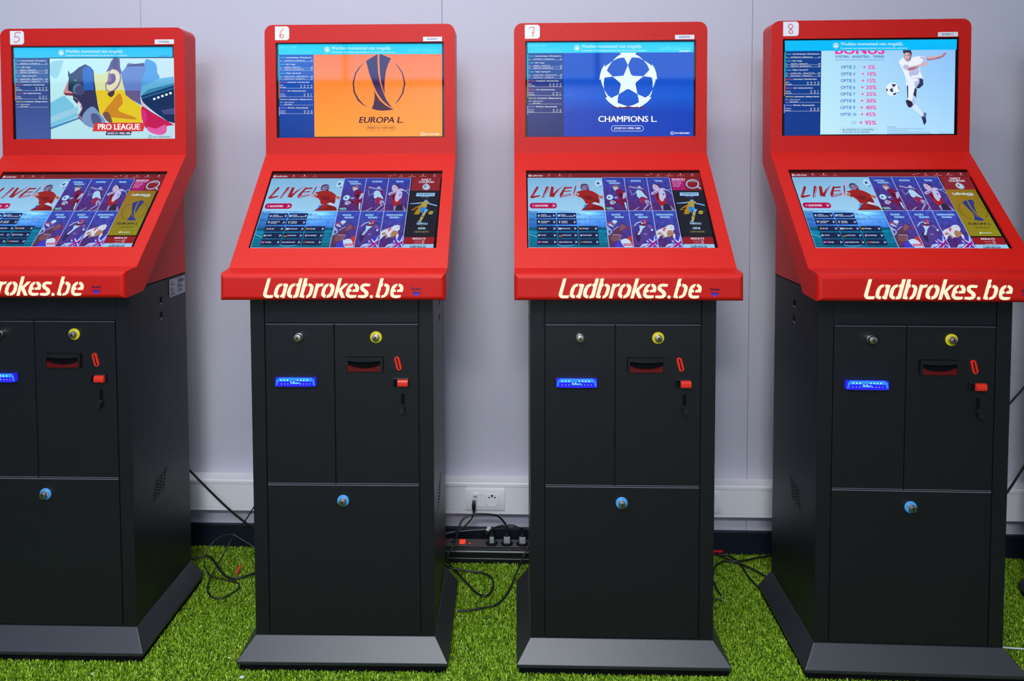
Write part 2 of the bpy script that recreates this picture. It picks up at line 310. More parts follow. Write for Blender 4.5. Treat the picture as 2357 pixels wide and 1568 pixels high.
ART = json.loads(r'''{"U7":[
["G",[[8,50,140],[8,50,140],[30,35,105],[30,35,105]],[[127,1227],[2256,1214],[2293,9963],[156,9989]],[1,6],0],
["G",[[0,66,190],[0,66,190],[0,62,185],[10,55,180]],[[2256,1214],[9879,1242],[9897,9988],[2293,9963]],[1,1],0],
["G",[[0,70,195],[0,70,195],[0,90,215],[0,90,215]],[[2257,3361],[9887,3451],[9894,5726],[2275,5648]],[1,1],0],
["G",[[0,90,215],[0,90,215],[0,62,185],[10,58,182]],[[2275,5648],[9894,5726],[9895,7591],[2287,7522]],[1,1],0],
["P",[90,10,75],0,[[7126,6983],[7074,7009],[6923,7031],[6688,7048],[6392,7058],[6063,7059],[5735,7052],[5438,7037],[5202,7015],[5051,6990],[4999,6963],[5051,6936],[5202,6914],[5438,6897],[5734,6887],[6063,6886],[6392,6894],[6688,6909],[6923,6930],[7074,6955]]],
["P",[232,250,252],0,[[6045,2541],[6206,3436],[6319,3655],[6505,3684],[6952,3709],[6543,4313],[6484,4498],[6613,5572],[6153,5090],[6053,5036],[5948,5101],[5509,5581],[5630,4588],[5593,4389],[5152,3721],[5685,3661],[5797,3616]]],
["P",[232,250,252],0,[[5562,1246],[6556,1259],[6463,1403],[6724,1671],[6956,2043],[6687,1789],[6315,1738],[6241,1816],[6045,2541],[5839,1811],[5757,1744],[5459,1839],[5150,2100],[5384,1673],[5652,1379]]],
["P",[232,250,252],0,[[6956,2043],[7209,2337],[7489,2671],[7444,2406],[7601,2857],[7702,3387],[7760,4082],[7689,3969],[7605,4510],[7494,4972],[7504,4443],[7466,3927],[7398,3813],[6959,3709],[7304,3052],[7172,2522]]],
["P",[232,250,252],0,[[5150,2100],[4937,2395],[4677,2690],[4684,2438],[4509,2952],[4409,3547],[4372,4077],[4446,3978],[4529,4543],[4642,5008],[4630,4411],[4659,3895],[4715,3816],[5152,3721],[4808,3088],[4938,2627]]],
["P",[232,250,252],0,[[4653,5074],[4736,5540],[4830,5839],[4729,5991],[4942,6404],[5242,6806],[5511,6994],[5485,6874],[5765,6923],[6052,6846],[5764,6678],[5447,6476],[5457,6011],[5509,5581],[5084,5955],[4867,5674]]],
["P",[232,250,252],0,[[7487,5105],[7421,5567],[7329,5864],[7426,5932],[7218,6360],[6902,6788],[6642,7005],[6697,6872],[6399,6929],[6082,6847],[6399,6684],[6696,6421],[6666,6023],[6613,5572],[7068,5941],[7291,5698]]],
["T",[255,255,255],"CHAMPIONS L.",[4309,8439],[7752,8468],599,1,0],
["S",[232,244,255],0.00224,0,[[5236,9417],[5175,9395],[5123,9334],[5089,9242],[5077,9133],[5089,9025],[5123,8934],[5174,8873],[5235,8852],[6811,8865],[6872,8887],[6924,8948],[6958,9040],[6970,9148],[6959,9256],[6924,9348],[6873,9409],[6812,9430],[5236,9417]]],
["T",[255,255,255],"JOUEZ ICI / SPEEL HIER",[5245,9211],[6806,9224],186,1,0],
["S",[255,255,255],0.00175,0,[[8754,9657],[8751,9703],[8741,9746],[8725,9782],[8705,9810],[8681,9827],[8656,9833],[8630,9827],[8606,9809],[8585,9781],[8569,9744],[8559,9702],[8556,9656],[8559,9610],[8569,9568],[8585,9531],[8605,9503],[8629,9486],[8655,9480],[8680,9486],[8704,9504],[8725,9532],[8741,9569],[8751,9612],[8754,9657]]],
["T",[255,255,255],"18+",[8585,9718],[8725,9719],114,1,0],
["T",[255,255,255],"PLAY RESPONSIBLY",[8807,9741],[9692,9747],166,1,0]],
"T7":[
["G",[[30,205,248],[30,205,248],[30,205,248],[30,205,248]],[[128,138],[9888,200],[9880,1252],[151,1228]],[1,1],0],
["P",[255,255,255],0,[[3216,708],[3208,798],[3185,878],[3149,942],[3103,983],[3053,996],[3002,981],[2956,940],[2920,875],[2897,794],[2889,704],[2897,615],[2920,534],[2956,470],[3002,430],[3052,416],[3103,431],[3149,473],[3185,538],[3208,619]]],
["P",[30,205,248],0,[[3193,708],[3186,785],[3166,854],[3135,908],[3096,943],[3053,955],[3009,942],[2970,906],[2939,851],[2919,781],[2912,704],[2919,628],[2939,559],[2970,504],[3009,469],[3052,458],[3096,470],[3135,506],[3166,562],[3186,631]]],
["S",[255,255,255],0.00234,0,[[3000,674],[3000,592],[3052,530],[3105,593],[3105,676]]],
["P",[255,255,255],0,[[2970,664],[3134,666],[3134,863],[2971,860]]],
["T",[223,246,255],"Wedden momenteel niet mogelijk.",[3316,710],[6875,758],331,0,0],
["T",[223,246,255],"Contacteer het kantoorpersoneel om de terminal te activeren.",[3316,1072],[7132,1123],186,0,0],
["T",[110,235,255],"LIVE SCORE",[163,564],[1248,578],249,0,0],
["T",[100,228,255],"Ladbrokes.be",[7876,1019],[9687,1043],434,0,0.18],
["T",[235,250,255],"/SPORT",[9027,1230],[9665,1239],155,1,0.15],
["P",[110,235,255],0,[[691,799],[758,800],[758,831],[691,830]]],
["P",[110,235,255],0,[[770,800],[857,801],[857,832],[770,831]]],
["P",[110,235,255],0,[[869,801],[908,802],[908,833],[869,832]]],
["P",[110,235,255],0,[[920,802],[979,803],[979,834],[920,833]]],
["P",[110,235,255],0,[[992,803],[1040,804],[1040,835],[992,834]]],
["P",[110,235,255],0,[[1052,804],[1097,804],[1097,835],[1052,835]]],
["P",[110,235,255],0,[[1110,805],[1161,805],[1161,836],[1110,836]]],
["P",[110,235,255],0,[[1173,805],[1235,806],[1235,837],[1173,836]]],
["P",[110,235,255],0,[[1247,806],[1312,807],[1312,838],[1247,837]]],
["P",[110,235,255],0,[[1325,807],[1399,808],[1399,839],[1325,838]]],
["P",[110,235,255],0,[[1412,809],[1478,809],[1478,841],[1412,840]]],
["P",[110,235,255],0,[[1491,810],[1575,811],[1575,842],[1491,841]]],
["P",[110,235,255],0,[[1588,811],[1640,812],[1640,843],[1588,842]]],
["P",[110,235,255],0,[[1652,812],[1750,813],[1750,844],[1652,843]]],
["P",[110,235,255],0,[[1762,813],[1802,814],[1802,845],[1762,844]]],
["P",[110,235,255],0,[[1815,814],[1898,815],[1898,846],[1815,845]]],
["P",[110,235,255],0,[[1910,815],[1977,816],[1977,847],[1910,846]]],
["P",[110,235,255],0,[[1989,816],[2040,817],[2040,848],[1989,847]]],
["P",[110,235,255],0,[[339,1022],[407,1023],[407,1054],[339,1054]]],
["P",[110,235,255],0,[[419,1024],[459,1024],[459,1055],[419,1055]]],
["P",[110,235,255],0,[[472,1024],[547,1025],[547,1056],[472,1055]]],
["P",[110,235,255],0,[[560,1025],[627,1026],[627,1057],[560,1057]]],
["P",[110,235,255],0,[[640,1026],[707,1027],[707,1058],[640,1058]]],
["P",[110,235,255],0,[[719,1028],[780,1028],[780,1059],[719,1059]]],
["P",[110,235,255],0,[[792,1028],[845,1029],[845,1060],[792,1060]]],
["P",[110,235,255],0,[[857,1029],[937,1030],[937,1062],[857,1060]]],
["P",[110,235,255],0,[[949,1031],[1008,1031],[1008,1062],[949,1062]]],
["P",[110,235,255],0,[[1020,1031],[1077,1032],[1077,1063],[1020,1063]]],
["P",[110,235,255],0,[[1089,1032],[1170,1033],[1170,1065],[1089,1064]]],
["P",[110,235,255],0,[[1182,1034],[1256,1035],[1256,1066],[1182,1065]]],
["P",[110,235,255],0,[[1268,1035],[1316,1035],[1316,1067],[1268,1066]]],
["P",[110,235,255],0,[[1328,1036],[1401,1037],[1401,1068],[1328,1067]]],
["P",[110,235,255],0,[[1414,1037],[1465,1037],[1465,1068],[1414,1068]]],
["P",[110,235,255],0,[[1477,1038],[1568,1039],[1568,1070],[1477,1069]]],
["P",[110,235,255],0,[[1581,1039],[1676,1040],[1676,1071],[1581,1070]]],
["P",[110,235,255],0,[[1689,1040],[1760,1041],[1760,1072],[1689,1071]]],
["P",[110,235,255],0,[[1773,1041],[1868,1043],[1868,1074],[1773,1073]]],
["P",[110,235,255],0,[[1880,1043],[1924,1043],[1924,1075],[1880,1074]]],
["P",[110,235,255],0,[[1936,1044],[2009,1045],[2009,1076],[1936,1075]]],
["P",[110,235,255],0,[[2021,1045],[2064,1045],[2064,1076],[2021,1076]]],
["P",[110,235,255],0,[[2077,1045],[2144,1046],[2144,1077],[2077,1077]]],
["P",[110,235,255],0,[[2156,1047],[2186,1047],[2186,1078],[2156,1078]]]],
"U6":[
["G",[[15,85,190],[15,85,190],[5,55,150],[5,55,150]],[[127,1227],[2256,1214],[2293,9963],[156,9989]],[1,6],0],
["G",[[252,120,32],[252,120,30],[255,160,52],[255,160,50]],[[2239,1243],[9889,1220],[9876,9891],[2246,9892]],[1,1],0],
["P",[58,24,82],0,[[5368,1921],[6053,1228],[6046,1941],[6078,3142],[6180,4211],[6365,5215],[6551,6019],[6776,6590],[6964,6906],[6662,6622],[6323,6084],[6023,5346],[5818,4542],[5614,3605],[5485,2803]]],
["P",[58,24,82],0,[[6174,1229],[6250,1223],[6853,1683],[6680,2281],[6545,3013],[6465,4014],[6450,4882],[6470,5484],[6366,4948],[6255,4212],[6184,3143],[6159,2009]]],
["P",[66,18,62],0,[[5817,4809],[5909,5345],[6171,6083],[6510,6621],[6982,7060],[6698,7125],[6318,7175],[5939,7098],[5682,6936],[5790,6481],[5853,5946],[5856,5345]]],
["P",[66,18,62],0,[[5261,2066],[4974,2531],[4705,3196],[4556,4196],[4600,5200],[4843,6072],[5144,6543],[5485,6814],[5182,6476],[4919,5939],[4695,5201],[4632,4264],[4762,3296],[5012,2598]]],
["P",[66,18,62],0,[[6965,2017],[7248,2420],[7547,3156],[7702,4292],[7577,5360],[7309,6093],[7023,6545],[7271,5992],[7482,5359],[7619,4291],[7490,3223],[7210,2453]]],
["T",[60,14,52],"EUROPA L.",[4907,8431],[7546,8450],617,1,0.2],
["S",[110,55,40],0.00114,0,[[5488,9260],[5432,9240],[5384,9183],[5352,9098],[5341,8997],[5353,8897],[5386,8813],[5434,8756],[5491,8737],[6960,8747],[7017,8768],[7065,8825],[7096,8910],[7107,9010],[7096,9110],[7063,9194],[7015,9251],[6958,9270],[5488,9260]]],
["T",[80,25,45],"PARIEZ ICI / WED HIER",[5436,9078],[7023,9090],215,0.5,0],
["S",[255,255,255],0.00178,0,[[8803,9653],[8799,9702],[8789,9747],[8771,9786],[8749,9816],[8723,9835],[8696,9841],[8668,9834],[8642,9815],[8620,9785],[8604,9746],[8593,9700],[8590,9651],[8593,9603],[8604,9557],[8621,9518],[8644,9488],[8669,9470],[8697,9463],[8725,9470],[8750,9489],[8772,9519],[8789,9558],[8800,9604],[8803,9653]]],
["T",[255,255,255],"18+",[8625,9725],[8767,9726],115,1,0],
["T",[255,255,255],"PLAY RESPONSIBLY",[8839,9737],[9746,9743],168,1,0]],
"T6":[
["G",[[5,205,252],[5,205,252],[5,205,252],[5,205,252]],[[128,138],[9888,200],[9880,1252],[151,1228]],[1,1],0],
["P",[255,255,255],0,[[3216,708],[3208,798],[3185,878],[3149,942],[3103,983],[3053,996],[3002,981],[2956,940],[2920,875],[2897,794],[2889,704],[2897,615],[2920,534],[2956,470],[3002,430],[3052,416],[3103,431],[3149,473],[3185,538],[3208,619]]],
["P",[5,205,252],0,[[3193,708],[3186,785],[3166,854],[3135,908],[3096,943],[3053,955],[3009,942],[2970,906],[2939,851],[2919,781],[2912,704],[2919,628],[2939,559],[2970,504],[3009,469],[3052,458],[3096,470],[3135,506],[3166,562],[3186,631]]],
["S",[255,255,255],0.00234,0,[[3000,674],[3000,592],[3052,530],[3105,593],[3105,676]]],
["P",[255,255,255],0,[[2970,664],[3134,666],[3134,863],[2971,860]]],
["T",[223,246,255],"Wedden momenteel niet mogelijk.",[3316,710],[6875,758],331,0,0],
["T",[223,246,255],"Contacteer het kantoorpersoneel om de terminal te activeren.",[3316,1072],[7132,1123],186,0,0],
["T",[110,235,255],"LIVE SCORE",[163,564],[1248,578],249,0,0],
["T",[80,222,255],"Ladbrokes.be",[7876,1019],[9687,1043],434,0,0.18],
["T",[80,222,255],"/SPORT",[9027,1230],[9665,1239],155,1,0.15],
["P",[110,235,255],0,[[691,799],[758,800],[758,831],[691,830]]],
["P",[110,235,255],0,[[770,800],[857,801],[857,832],[770,831]]],
["P",[110,235,255],0,[[869,801],[908,802],[908,833],[869,832]]],
["P",[110,235,255],0,[[920,802],[979,803],[979,834],[920,833]]],
["P",[110,235,255],0,[[992,803],[1040,804],[1040,835],[992,834]]],
["P",[110,235,255],0,[[1052,804],[1097,804],[1097,835],[1052,835]]],
["P",[110,235,255],0,[[1110,805],[1161,805],[1161,836],[1110,836]]],
["P",[110,235,255],0,[[1173,805],[1235,806],[1235,837],[1173,836]]],
["P",[110,235,255],0,[[1247,806],[1312,807],[1312,838],[1247,837]]],
["P",[110,235,255],0,[[1325,807],[1399,808],[1399,839],[1325,838]]],
["P",[110,235,255],0,[[1412,809],[1478,809],[1478,841],[1412,840]]],
["P",[110,235,255],0,[[1491,810],[1575,811],[1575,842],[1491,841]]],
["P",[110,235,255],0,[[1588,811],[1640,812],[1640,843],[1588,842]]],
["P",[110,235,255],0,[[1652,812],[1750,813],[1750,844],[1652,843]]],
["P",[110,235,255],0,[[1762,813],[1802,814],[1802,845],[1762,844]]],
["P",[110,235,255],0,[[1815,814],[1898,815],[1898,846],[1815,845]]],
["P",[110,235,255],0,[[1910,815],[1977,816],[1977,847],[1910,846]]],
["P",[110,235,255],0,[[1989,816],[2040,817],[2040,848],[1989,847]]],
["P",[110,235,255],0,[[339,1022],[407,1023],[407,1054],[339,1054]]],
["P",[110,235,255],0,[[419,1024],[459,1024],[459,1055],[419,1055]]],
["P",[110,235,255],0,[[472,1024],[547,1025],[547,1056],[472,1055]]],
["P",[110,235,255],0,[[560,1025],[627,1026],[627,1057],[560,1057]]],
["P",[110,235,255],0,[[640,1026],[707,1027],[707,1058],[640,1058]]],
["P",[110,235,255],0,[[719,1028],[780,1028],[780,1059],[719,1059]]],
["P",[110,235,255],0,[[792,1028],[845,1029],[845,1060],[792,1060]]],
["P",[110,235,255],0,[[857,1029],[937,1030],[937,1062],[857,1060]]],
["P",[110,235,255],0,[[949,1031],[1008,1031],[1008,1062],[949,1062]]],
["P",[110,235,255],0,[[1020,1031],[1077,1032],[1077,1063],[1020,1063]]],
["P",[110,235,255],0,[[1089,1032],[1170,1033],[1170,1065],[1089,1064]]],
["P",[110,235,255],0,[[1182,1034],[1256,1035],[1256,1066],[1182,1065]]],
["P",[110,235,255],0,[[1268,1035],[1316,1035],[1316,1067],[1268,1066]]],
["P",[110,235,255],0,[[1328,1036],[1401,1037],[1401,1068],[1328,1067]]],
["P",[110,235,255],0,[[1414,1037],[1465,1037],[1465,1068],[1414,1068]]],
["P",[110,235,255],0,[[1477,1038],[1568,1039],[1568,1070],[1477,1069]]],
["P",[110,235,255],0,[[1581,1039],[1676,1040],[1676,1071],[1581,1070]]],
["P",[110,235,255],0,[[1689,1040],[1760,1041],[1760,1072],[1689,1071]]],
["P",[110,235,255],0,[[1773,1041],[1868,1043],[1868,1074],[1773,1073]]],
["P",[110,235,255],0,[[1880,1043],[1924,1043],[1924,1075],[1880,1074]]],
["P",[110,235,255],0,[[1936,1044],[2009,1045],[2009,1076],[1936,1075]]],
["P",[110,235,255],0,[[2021,1045],[2064,1045],[2064,1076],[2021,1076]]],
["P",[110,235,255],0,[[2077,1045],[2144,1046],[2144,1077],[2077,1077]]],
["P",[110,235,255],0,[[2156,1047],[2186,1047],[2186,1078],[2156,1078]]]],
"U8":[
["G",[[8,62,140],[8,62,140],[10,55,140],[10,55,140]],[[127,1227],[2256,1214],[2293,9963],[156,9989]],[1,6],0],
["G",[[178,226,250],[140,192,250],[172,220,255],[195,238,252]],[[2232,1202],[9823,1231],[9816,9873],[2223,9875]],[4,4],0],
["T",[238,48,155],"BONUS",[3024,1564],[5833,1616],887,1.6,0],
["T",[18,84,165],"VOETBAL - BASKETBAL - TENNIS",[3026,1960],[5799,2010],246,0.8,0],
["T",[85,145,210],"PREMATCH & LIVE: R1-RX-R2/HANDICAP/GO-GU",[3028,2267],[5809,2317],164,0,0],
["T",[15,92,182],"OPTIE 3",[3359,3093],[4168,3106],314,0.5,0],
["T",[238,48,155],"+ 5%",[4603,3148],[5300,3160],396,0.9,0],
["T",[15,92,182],"OPTIE 4",[3360,3786],[4173,3800],314,0.5,0],
["T",[238,48,155],"+ 10%",[4532,3839],[5381,3853],396,0.9,0],
["T",[15,92,182],"OPTIE 5",[3360,4481],[4178,4493],315,0.5,0],
["T",[238,48,155],"+ 15%",[4545,4533],[5360,4545],396,0.9,0],
["T",[15,92,182],"OPTIE 6",[3360,5175],[4183,5187],315,0.5,0],
["T",[238,48,155],"+ 20%",[4493,5226],[5403,5239],396,0.9,0],
["T",[15,92,182],"OPTIE 7",[3360,5870],[4188,5881],315,0.5,0],
["T",[238,48,155],"+ 25%",[4521,5920],[5397,5932],397,0.9,0],
["T",[15,92,182],"OPTIE 8",[3361,6565],[4193,6576],315,0.5,0],
["T",[238,48,155],"+ 30%",[4496,6614],[5402,6625],397,0.9,0],
["T",[15,92,182],"OPTIE 9",[3361,7261],[4198,7271],315,0.5,0],
["T",[238,48,155],"+ 40%",[4482,7308],[5407,7320],397,0.9,0],
["T",[15,92,182],"OPTIE 10",[3361,7957],[4260,7967],316,0.5,0],
["T",[238,48,155],"+ 45%",[4506,8004],[5394,8014],397,0.9,0],
["T",[50,140,205],"TOT",[3990,8811],[4266,8814],261,0,0],
["T",[238,48,155],"+ 95%",[4445,8884],[5408,8894],432,1,0],
["S",[120,165,205],0.00114,0,[[3368,9216],[5441,9237],[5446,9853],[3372,9835],[3368,9216]]],
["T",[25,80,150],"BIJ LADBROKES 0% VOORHEFFING",[3483,9465],[5311,9482],165,0.8,0.2],
["T",[25,80,150],"OP DE INZET EN DE WINSTEN!",[3485,9719],[5048,9733],165,0.8,0.2],
["P",[165,115,130],0,[[8210,1998],[8396,1866],[8770,1907],[9085,1743],[9288,1497],[9307,1612],[9180,1948],[8921,2167],[8623,2243],[8251,2359]]],
["P",[214,178,186],0,[[8229,1999],[8396,1873],[8770,1921],[9085,1764],[9142,1812],[8696,2075],[8287,2169]]],
["P",[236,242,255],0,[[6901,2009],[7054,2385],[7279,2389],[7406,1984],[7798,1855],[8210,1998],[8232,2338],[7879,2603],[7845,2976],[7869,3520],[8005,4134],[7818,4097],[7368,4124],[7071,4459],[7050,4119],[6835,3163],[6643,2514],[6715,2209]]],
["P",[185,190,230],0,[[7799,1923],[8210,2012],[8232,2338],[7898,2570],[8026,2300],[7875,2094]]],
["P",[185,190,230],0,[[7438,3513],[7848,3248],[7740,3790],[7441,3887]]],
["P",[185,190,230],0,[[7213,3509],[7807,2908],[7846,3112],[7514,3650],[7293,4054]]],
["P",[165,115,130],0,[[6898,1635],[7046,1482],[7271,1506],[7349,1881],[7296,2253],[7167,2441],[7054,2351],[6958,2078]]],
["P",[214,178,186],0,[[6917,1669],[7046,1502],[7197,1539],[7237,1947],[7184,2217],[7110,2352],[6995,2078]]],
["P",[90,60,80],0,[[6955,1738],[7049,1774],[7049,1821],[6966,1792]]],
["P",[90,60,80],0,[[7105,1741],[7217,1709],[7217,1777],[7116,1809]]],
["P",[110,60,75],0,[[7052,2113],[7182,2082],[7127,2182]]],
["P",[58,52,80],0,[[6866,1478],[6864,1227],[7299,1235],[7365,1576],[7349,1881],[7271,1540],[7046,1482],[6916,1635]]],
["P",[214,178,186],0,[[6853,2959],[6982,2723],[7169,2761],[7209,2965],[7731,2770],[8029,2572],[8177,2425],[8283,2610],[8237,2847],[8031,2877],[7807,2942],[7511,3242],[7212,3407],[7024,3234]]],
["P",[165,115,130],0,[[7172,3101],[7807,2908],[7511,3242],[7212,3407]]],
["P",[185,190,230],0,[[6853,2959],[6982,2723],[7162,2795],[7209,2965],[7137,3304],[6986,3233]]],
["P",[185,190,230],0,[[7072,4493],[7368,4124],[7817,4063],[8025,4236],[8029,4746],[7827,5151],[7639,5148],[7540,4466],[7222,4530],[7037,4867]]],
["P",[236,242,255],0,[[7035,4595],[7294,4191],[7668,4128],[7745,4402],[7521,4466],[7222,4598],[7075,4902]]],
["P",[52,50,88],0,[[7818,4131],[8025,4270],[8041,4814],[7827,5185],[7621,5148],[7822,4607]]],
["P",[52,50,88],0,[[7113,4936],[7206,4904],[7216,6096],[7153,6163]]],
["P",[52,50,88],0,[[7564,5147],[7677,5217],[7648,6136],[7477,5827]]],
["P",[185,190,230],0,[[7461,6235],[7610,6101],[7579,6782],[7394,7120],[7426,6507]]],
["P",[236,242,255],0,[[7185,4597],[7521,4398],[7564,5147],[7477,5827],[7407,6507],[7200,6402],[7195,5823]]],
["P",[215,232,250],0,[[7578,6748],[7883,7331],[8121,7947],[8040,8096],[7698,7601],[7432,7189]]],
["P",[42,38,70],0,[[7050,6434],[7162,6334],[7389,6507],[7485,6849],[7394,7086],[7244,7153],[7129,6844]]],
["P",[45,45,85],0,[[8092,7640],[8243,7744],[8209,8153],[8251,8631],[8123,8984],[8044,8560],[7957,8095],[8077,8049]]],
["P",[110,120,180],0,[[8119,7675],[8217,7778],[8182,8118],[8097,8220]]],
["P",[236,244,252],0,[[6684,5257],[6667,5467],[6616,5657],[6534,5806],[6430,5902],[6314,5934],[6197,5899],[6092,5800],[6007,5648],[5952,5457],[5932,5246],[5949,5036],[6001,4846],[6083,4697],[6187,4602],[6303,4570],[6419,4605],[6525,4704],[6609,4856],[6664,5046]]],
["P",[50,60,105],0,[[6132,5345],[6295,5047],[6356,5552],[6235,5523]]],
["P",[50,60,105],0,[[6255,4685],[6511,4757],[6430,4981],[6318,5006]]],
["P",[50,60,105],0,[[5935,5110],[6057,5296],[5976,5547]]],
["P",[50,60,105],0,[[6323,5688],[6555,5576],[6500,5779],[6389,5894]]],
["P",[50,60,105],0,[[6560,4806],[6683,5134],[6673,5305]]],
["P",[50,60,105],0,[[6593,5610],[6667,5475],[6613,5747]]],
["P",[70,125,195],0,[[6038,9113],[6141,9114],[6141,9162],[6039,9161]]],
["P",[70,125,195],0,[[6159,9115],[6226,9115],[6226,9163],[6160,9162]]],
["P",[70,125,195],0,[[6244,9115],[6381,9117],[6382,9165],[6245,9163]]],
["P",[70,125,195],0,[[6400,9117],[6539,9118],[6539,9166],[6400,9165]]],
["P",[70,125,195],0,[[6040,9291],[6096,9292],[6096,9333],[6040,9332]]],
["P",[70,125,195],0,[[6112,9292],[6241,9293],[6242,9334],[6112,9333]]],
["P",[70,125,195],0,[[6257,9293],[6310,9294],[6310,9335],[6258,9334]]],
["P",[70,125,195],0,[[6325,9294],[6405,9295],[6406,9336],[6326,9335]]],
["P",[70,125,195],0,[[6421,9295],[6518,9296],[6519,9337],[6422,9336]]],
["P",[70,125,195],0,[[6534,9296],[6622,9297],[6622,9338],[6535,9337]]],
["P",[70,125,195],0,[[6637,9297],[6741,9298],[6742,9339],[6638,9338]]],
["P",[70,125,195],0,[[6757,9298],[6825,9299],[6825,9340],[6757,9339]]],
["P",[70,125,195],0,[[6840,9299],[6974,9300],[6974,9341],[6841,9340]]],
["P",[70,125,195],0,[[6989,9301],[7050,9301],[7050,9342],[6990,9342]]],
["P",[70,125,195],0,[[7065,9301],[7195,9303],[7195,9344],[7066,9342]]],
["P",[70,125,195],0,[[7210,9303],[7300,9304],[7300,9345],[7211,9344]]],
["P",[70,125,195],0,[[7315,9304],[7405,9305],[7405,9346],[7316,9345]]],
["P",[70,125,195],0,[[7421,9305],[7504,9306],[7505,9347],[7421,9346]]],
["P",[70,125,195],0,[[7520,9306],[7577,9306],[7578,9347],[7521,9347]]],
["P",[70,125,195],0,[[7593,9306],[7655,9307],[7656,9348],[7593,9347]]],
["P",[70,125,195],0,[[7671,9307],[7797,9308],[7798,9349],[7671,9348]]],
["P",[70,125,195],0,[[7813,9309],[7891,9309],[7892,9350],[7813,9349]]],
["P",[70,125,195],0,[[7907,9309],[7981,9310],[7981,9351],[7907,9350]]],
["P",[70,125,195],0,[[7996,9310],[8053,9311],[8054,9352],[7997,9351]]],
["P",[70,125,195],0,[[8069,9311],[8126,9312],[8127,9353],[8070,9352]]],
["P",[70,125,195],0,[[8142,9312],[8163,9312],[8163,9353],[8143,9353]]],
["P",[70,125,195],0,[[6041,9469],[6120,9470],[6121,9511],[6042,9510]]],
["P",[70,125,195],0,[[6136,9470],[6264,9471],[6264,9512],[6136,9511]]],
["P",[70,125,195],0,[[6279,9471],[6360,9472],[6360,9513],[6280,9513]]],
["P",[70,125,195],0,[[6376,9472],[6510,9474],[6510,9515],[6376,9513]]],
["P",[70,125,195],0,[[6526,9474],[6590,9474],[6590,9515],[6526,9515]]],
["P",[70,125,195],0,[[6606,9475],[6702,9476],[6702,9517],[6606,9516]]],
["P",[70,125,195],0,[[6718,9476],[6804,9476],[6804,9517],[6718,9517]]],
["P",[70,125,195],0,[[6819,9477],[6908,9477],[6908,9518],[6820,9518]]],
["P",[70,125,195],0,[[6924,9478],[6991,9478],[6991,9519],[6924,9519]]],
["P",[70,125,195],0,[[7007,9478],[7131,9480],[7131,9521],[7007,9519]]],
["P",[70,125,195],0,[[7146,9480],[7189,9480],[7189,9521],[7147,9521]]],
["P",[70,125,195],0,[[6043,9633],[6126,9634],[6126,9675],[6043,9675]]],
["P",[70,125,195],0,[[6142,9634],[6202,9635],[6202,9676],[6142,9675]]],
["P",[70,125,195],0,[[6218,9635],[6330,9636],[6330,9677],[6218,9676]]],
["P",[70,125,195],0,[[6346,9636],[6398,9637],[6398,9678],[6346,9677]]],
["P",[70,125,195],0,[[6414,9637],[6523,9638],[6523,9679],[6414,9678]]],
["P",[70,125,195],0,[[6538,9638],[6609,9639],[6609,9680],[6539,9679]]],
["P",[70,125,195],0,[[6624,9639],[6700,9640],[6700,9681],[6625,9680]]],
["P",[70,125,195],0,[[6716,9640],[6774,9640],[6774,9681],[6716,9681]]],
["P",[70,125,195],0,[[6789,9640],[6921,9642],[6922,9683],[6790,9681]]],
["P",[70,125,195],0,[[6937,9642],[7059,9643],[7059,9684],[6938,9683]]],
["P",[70,125,195],0,[[7075,9643],[7208,9644],[7208,9685],[7075,9684]]],
["P",[70,125,195],0,[[7224,9644],[7357,9646],[7357,9687],[7224,9685]]],
["P",[70,125,195],0,[[7373,9646],[7474,9647],[7474,9688],[7373,9687]]],
["P",[70,125,195],0,[[7490,9647],[7589,9648],[7590,9689],[7490,9688]]],
["P",[70,125,195],0,[[7605,9648],[7673,9649],[7674,9690],[7605,9689]]],
["P",[70,125,195],0,[[7689,9649],[7795,9650],[7795,9691],[7689,9690]]],
["P",[70,125,195],0,[[7810,9650],[7943,9651],[7944,9692],[7811,9691]]],
["P",[70,125,195],0,[[7959,9651],[8074,9652],[8074,9693],[7960,9692]]],
["P",[70,125,195],0,[[8090,9653],[8159,9653],[8159,9694],[8090,9694]]],
["P",[70,125,195],0,[[8174,9653],[8278,9654],[8278,9695],[8175,9694]]],
["P",[70,125,195],0,[[8294,9654],[8367,9655],[8368,9696],[8294,9695]]],
["P",[70,125,195],0,[[8383,9655],[8466,9656],[8466,9697],[8383,9696]]],
["P",[70,125,195],0,[[6044,9798],[6104,9798],[6104,9839],[6044,9839]]],
["P",[70,125,195],0,[[6120,9798],[6177,9799],[6177,9840],[6120,9840]]],
["P",[70,125,195],0,[[6193,9799],[6258,9800],[6258,9841],[6193,9840]]],
["P",[70,125,195],0,[[6274,9800],[6332,9800],[6332,9841],[6274,9841]]],
["P",[70,125,195],0,[[6348,9801],[6465,9802],[6465,9843],[6348,9842]]],
["P",[70,125,195],0,[[6481,9802],[6569,9803],[6570,9844],[6481,9843]]],
["P",[70,125,195],0,[[6585,9803],[6712,9804],[6712,9845],[6585,9844]]],
["P",[70,125,195],0,[[6728,9804],[6784,9805],[6784,9846],[6728,9845]]],
["P",[70,125,195],0,[[6800,9805],[6855,9805],[6856,9846],[6800,9846]]],
["P",[70,125,195],0,[[6871,9805],[6999,9806],[6999,9847],[6871,9846]]],
["P",[70,125,195],0,[[7015,9807],[7071,9807],[7072,9848],[7015,9848]]],
["P",[70,125,195],0,[[7087,9807],[7154,9808],[7154,9849],[7088,9848]]],
["P",[70,125,195],0,[[7170,9808],[7270,9809],[7270,9850],[7170,9849]]],
["P",[70,125,195],0,[[7285,9809],[7356,9810],[7357,9851],[7286,9850]]],
["P",[70,125,195],0,[[7372,9810],[7457,9811],[7457,9852],[7372,9851]]],
["P",[70,125,195],0,[[7473,9811],[7535,9811],[7535,9852],[7473,9852]]],
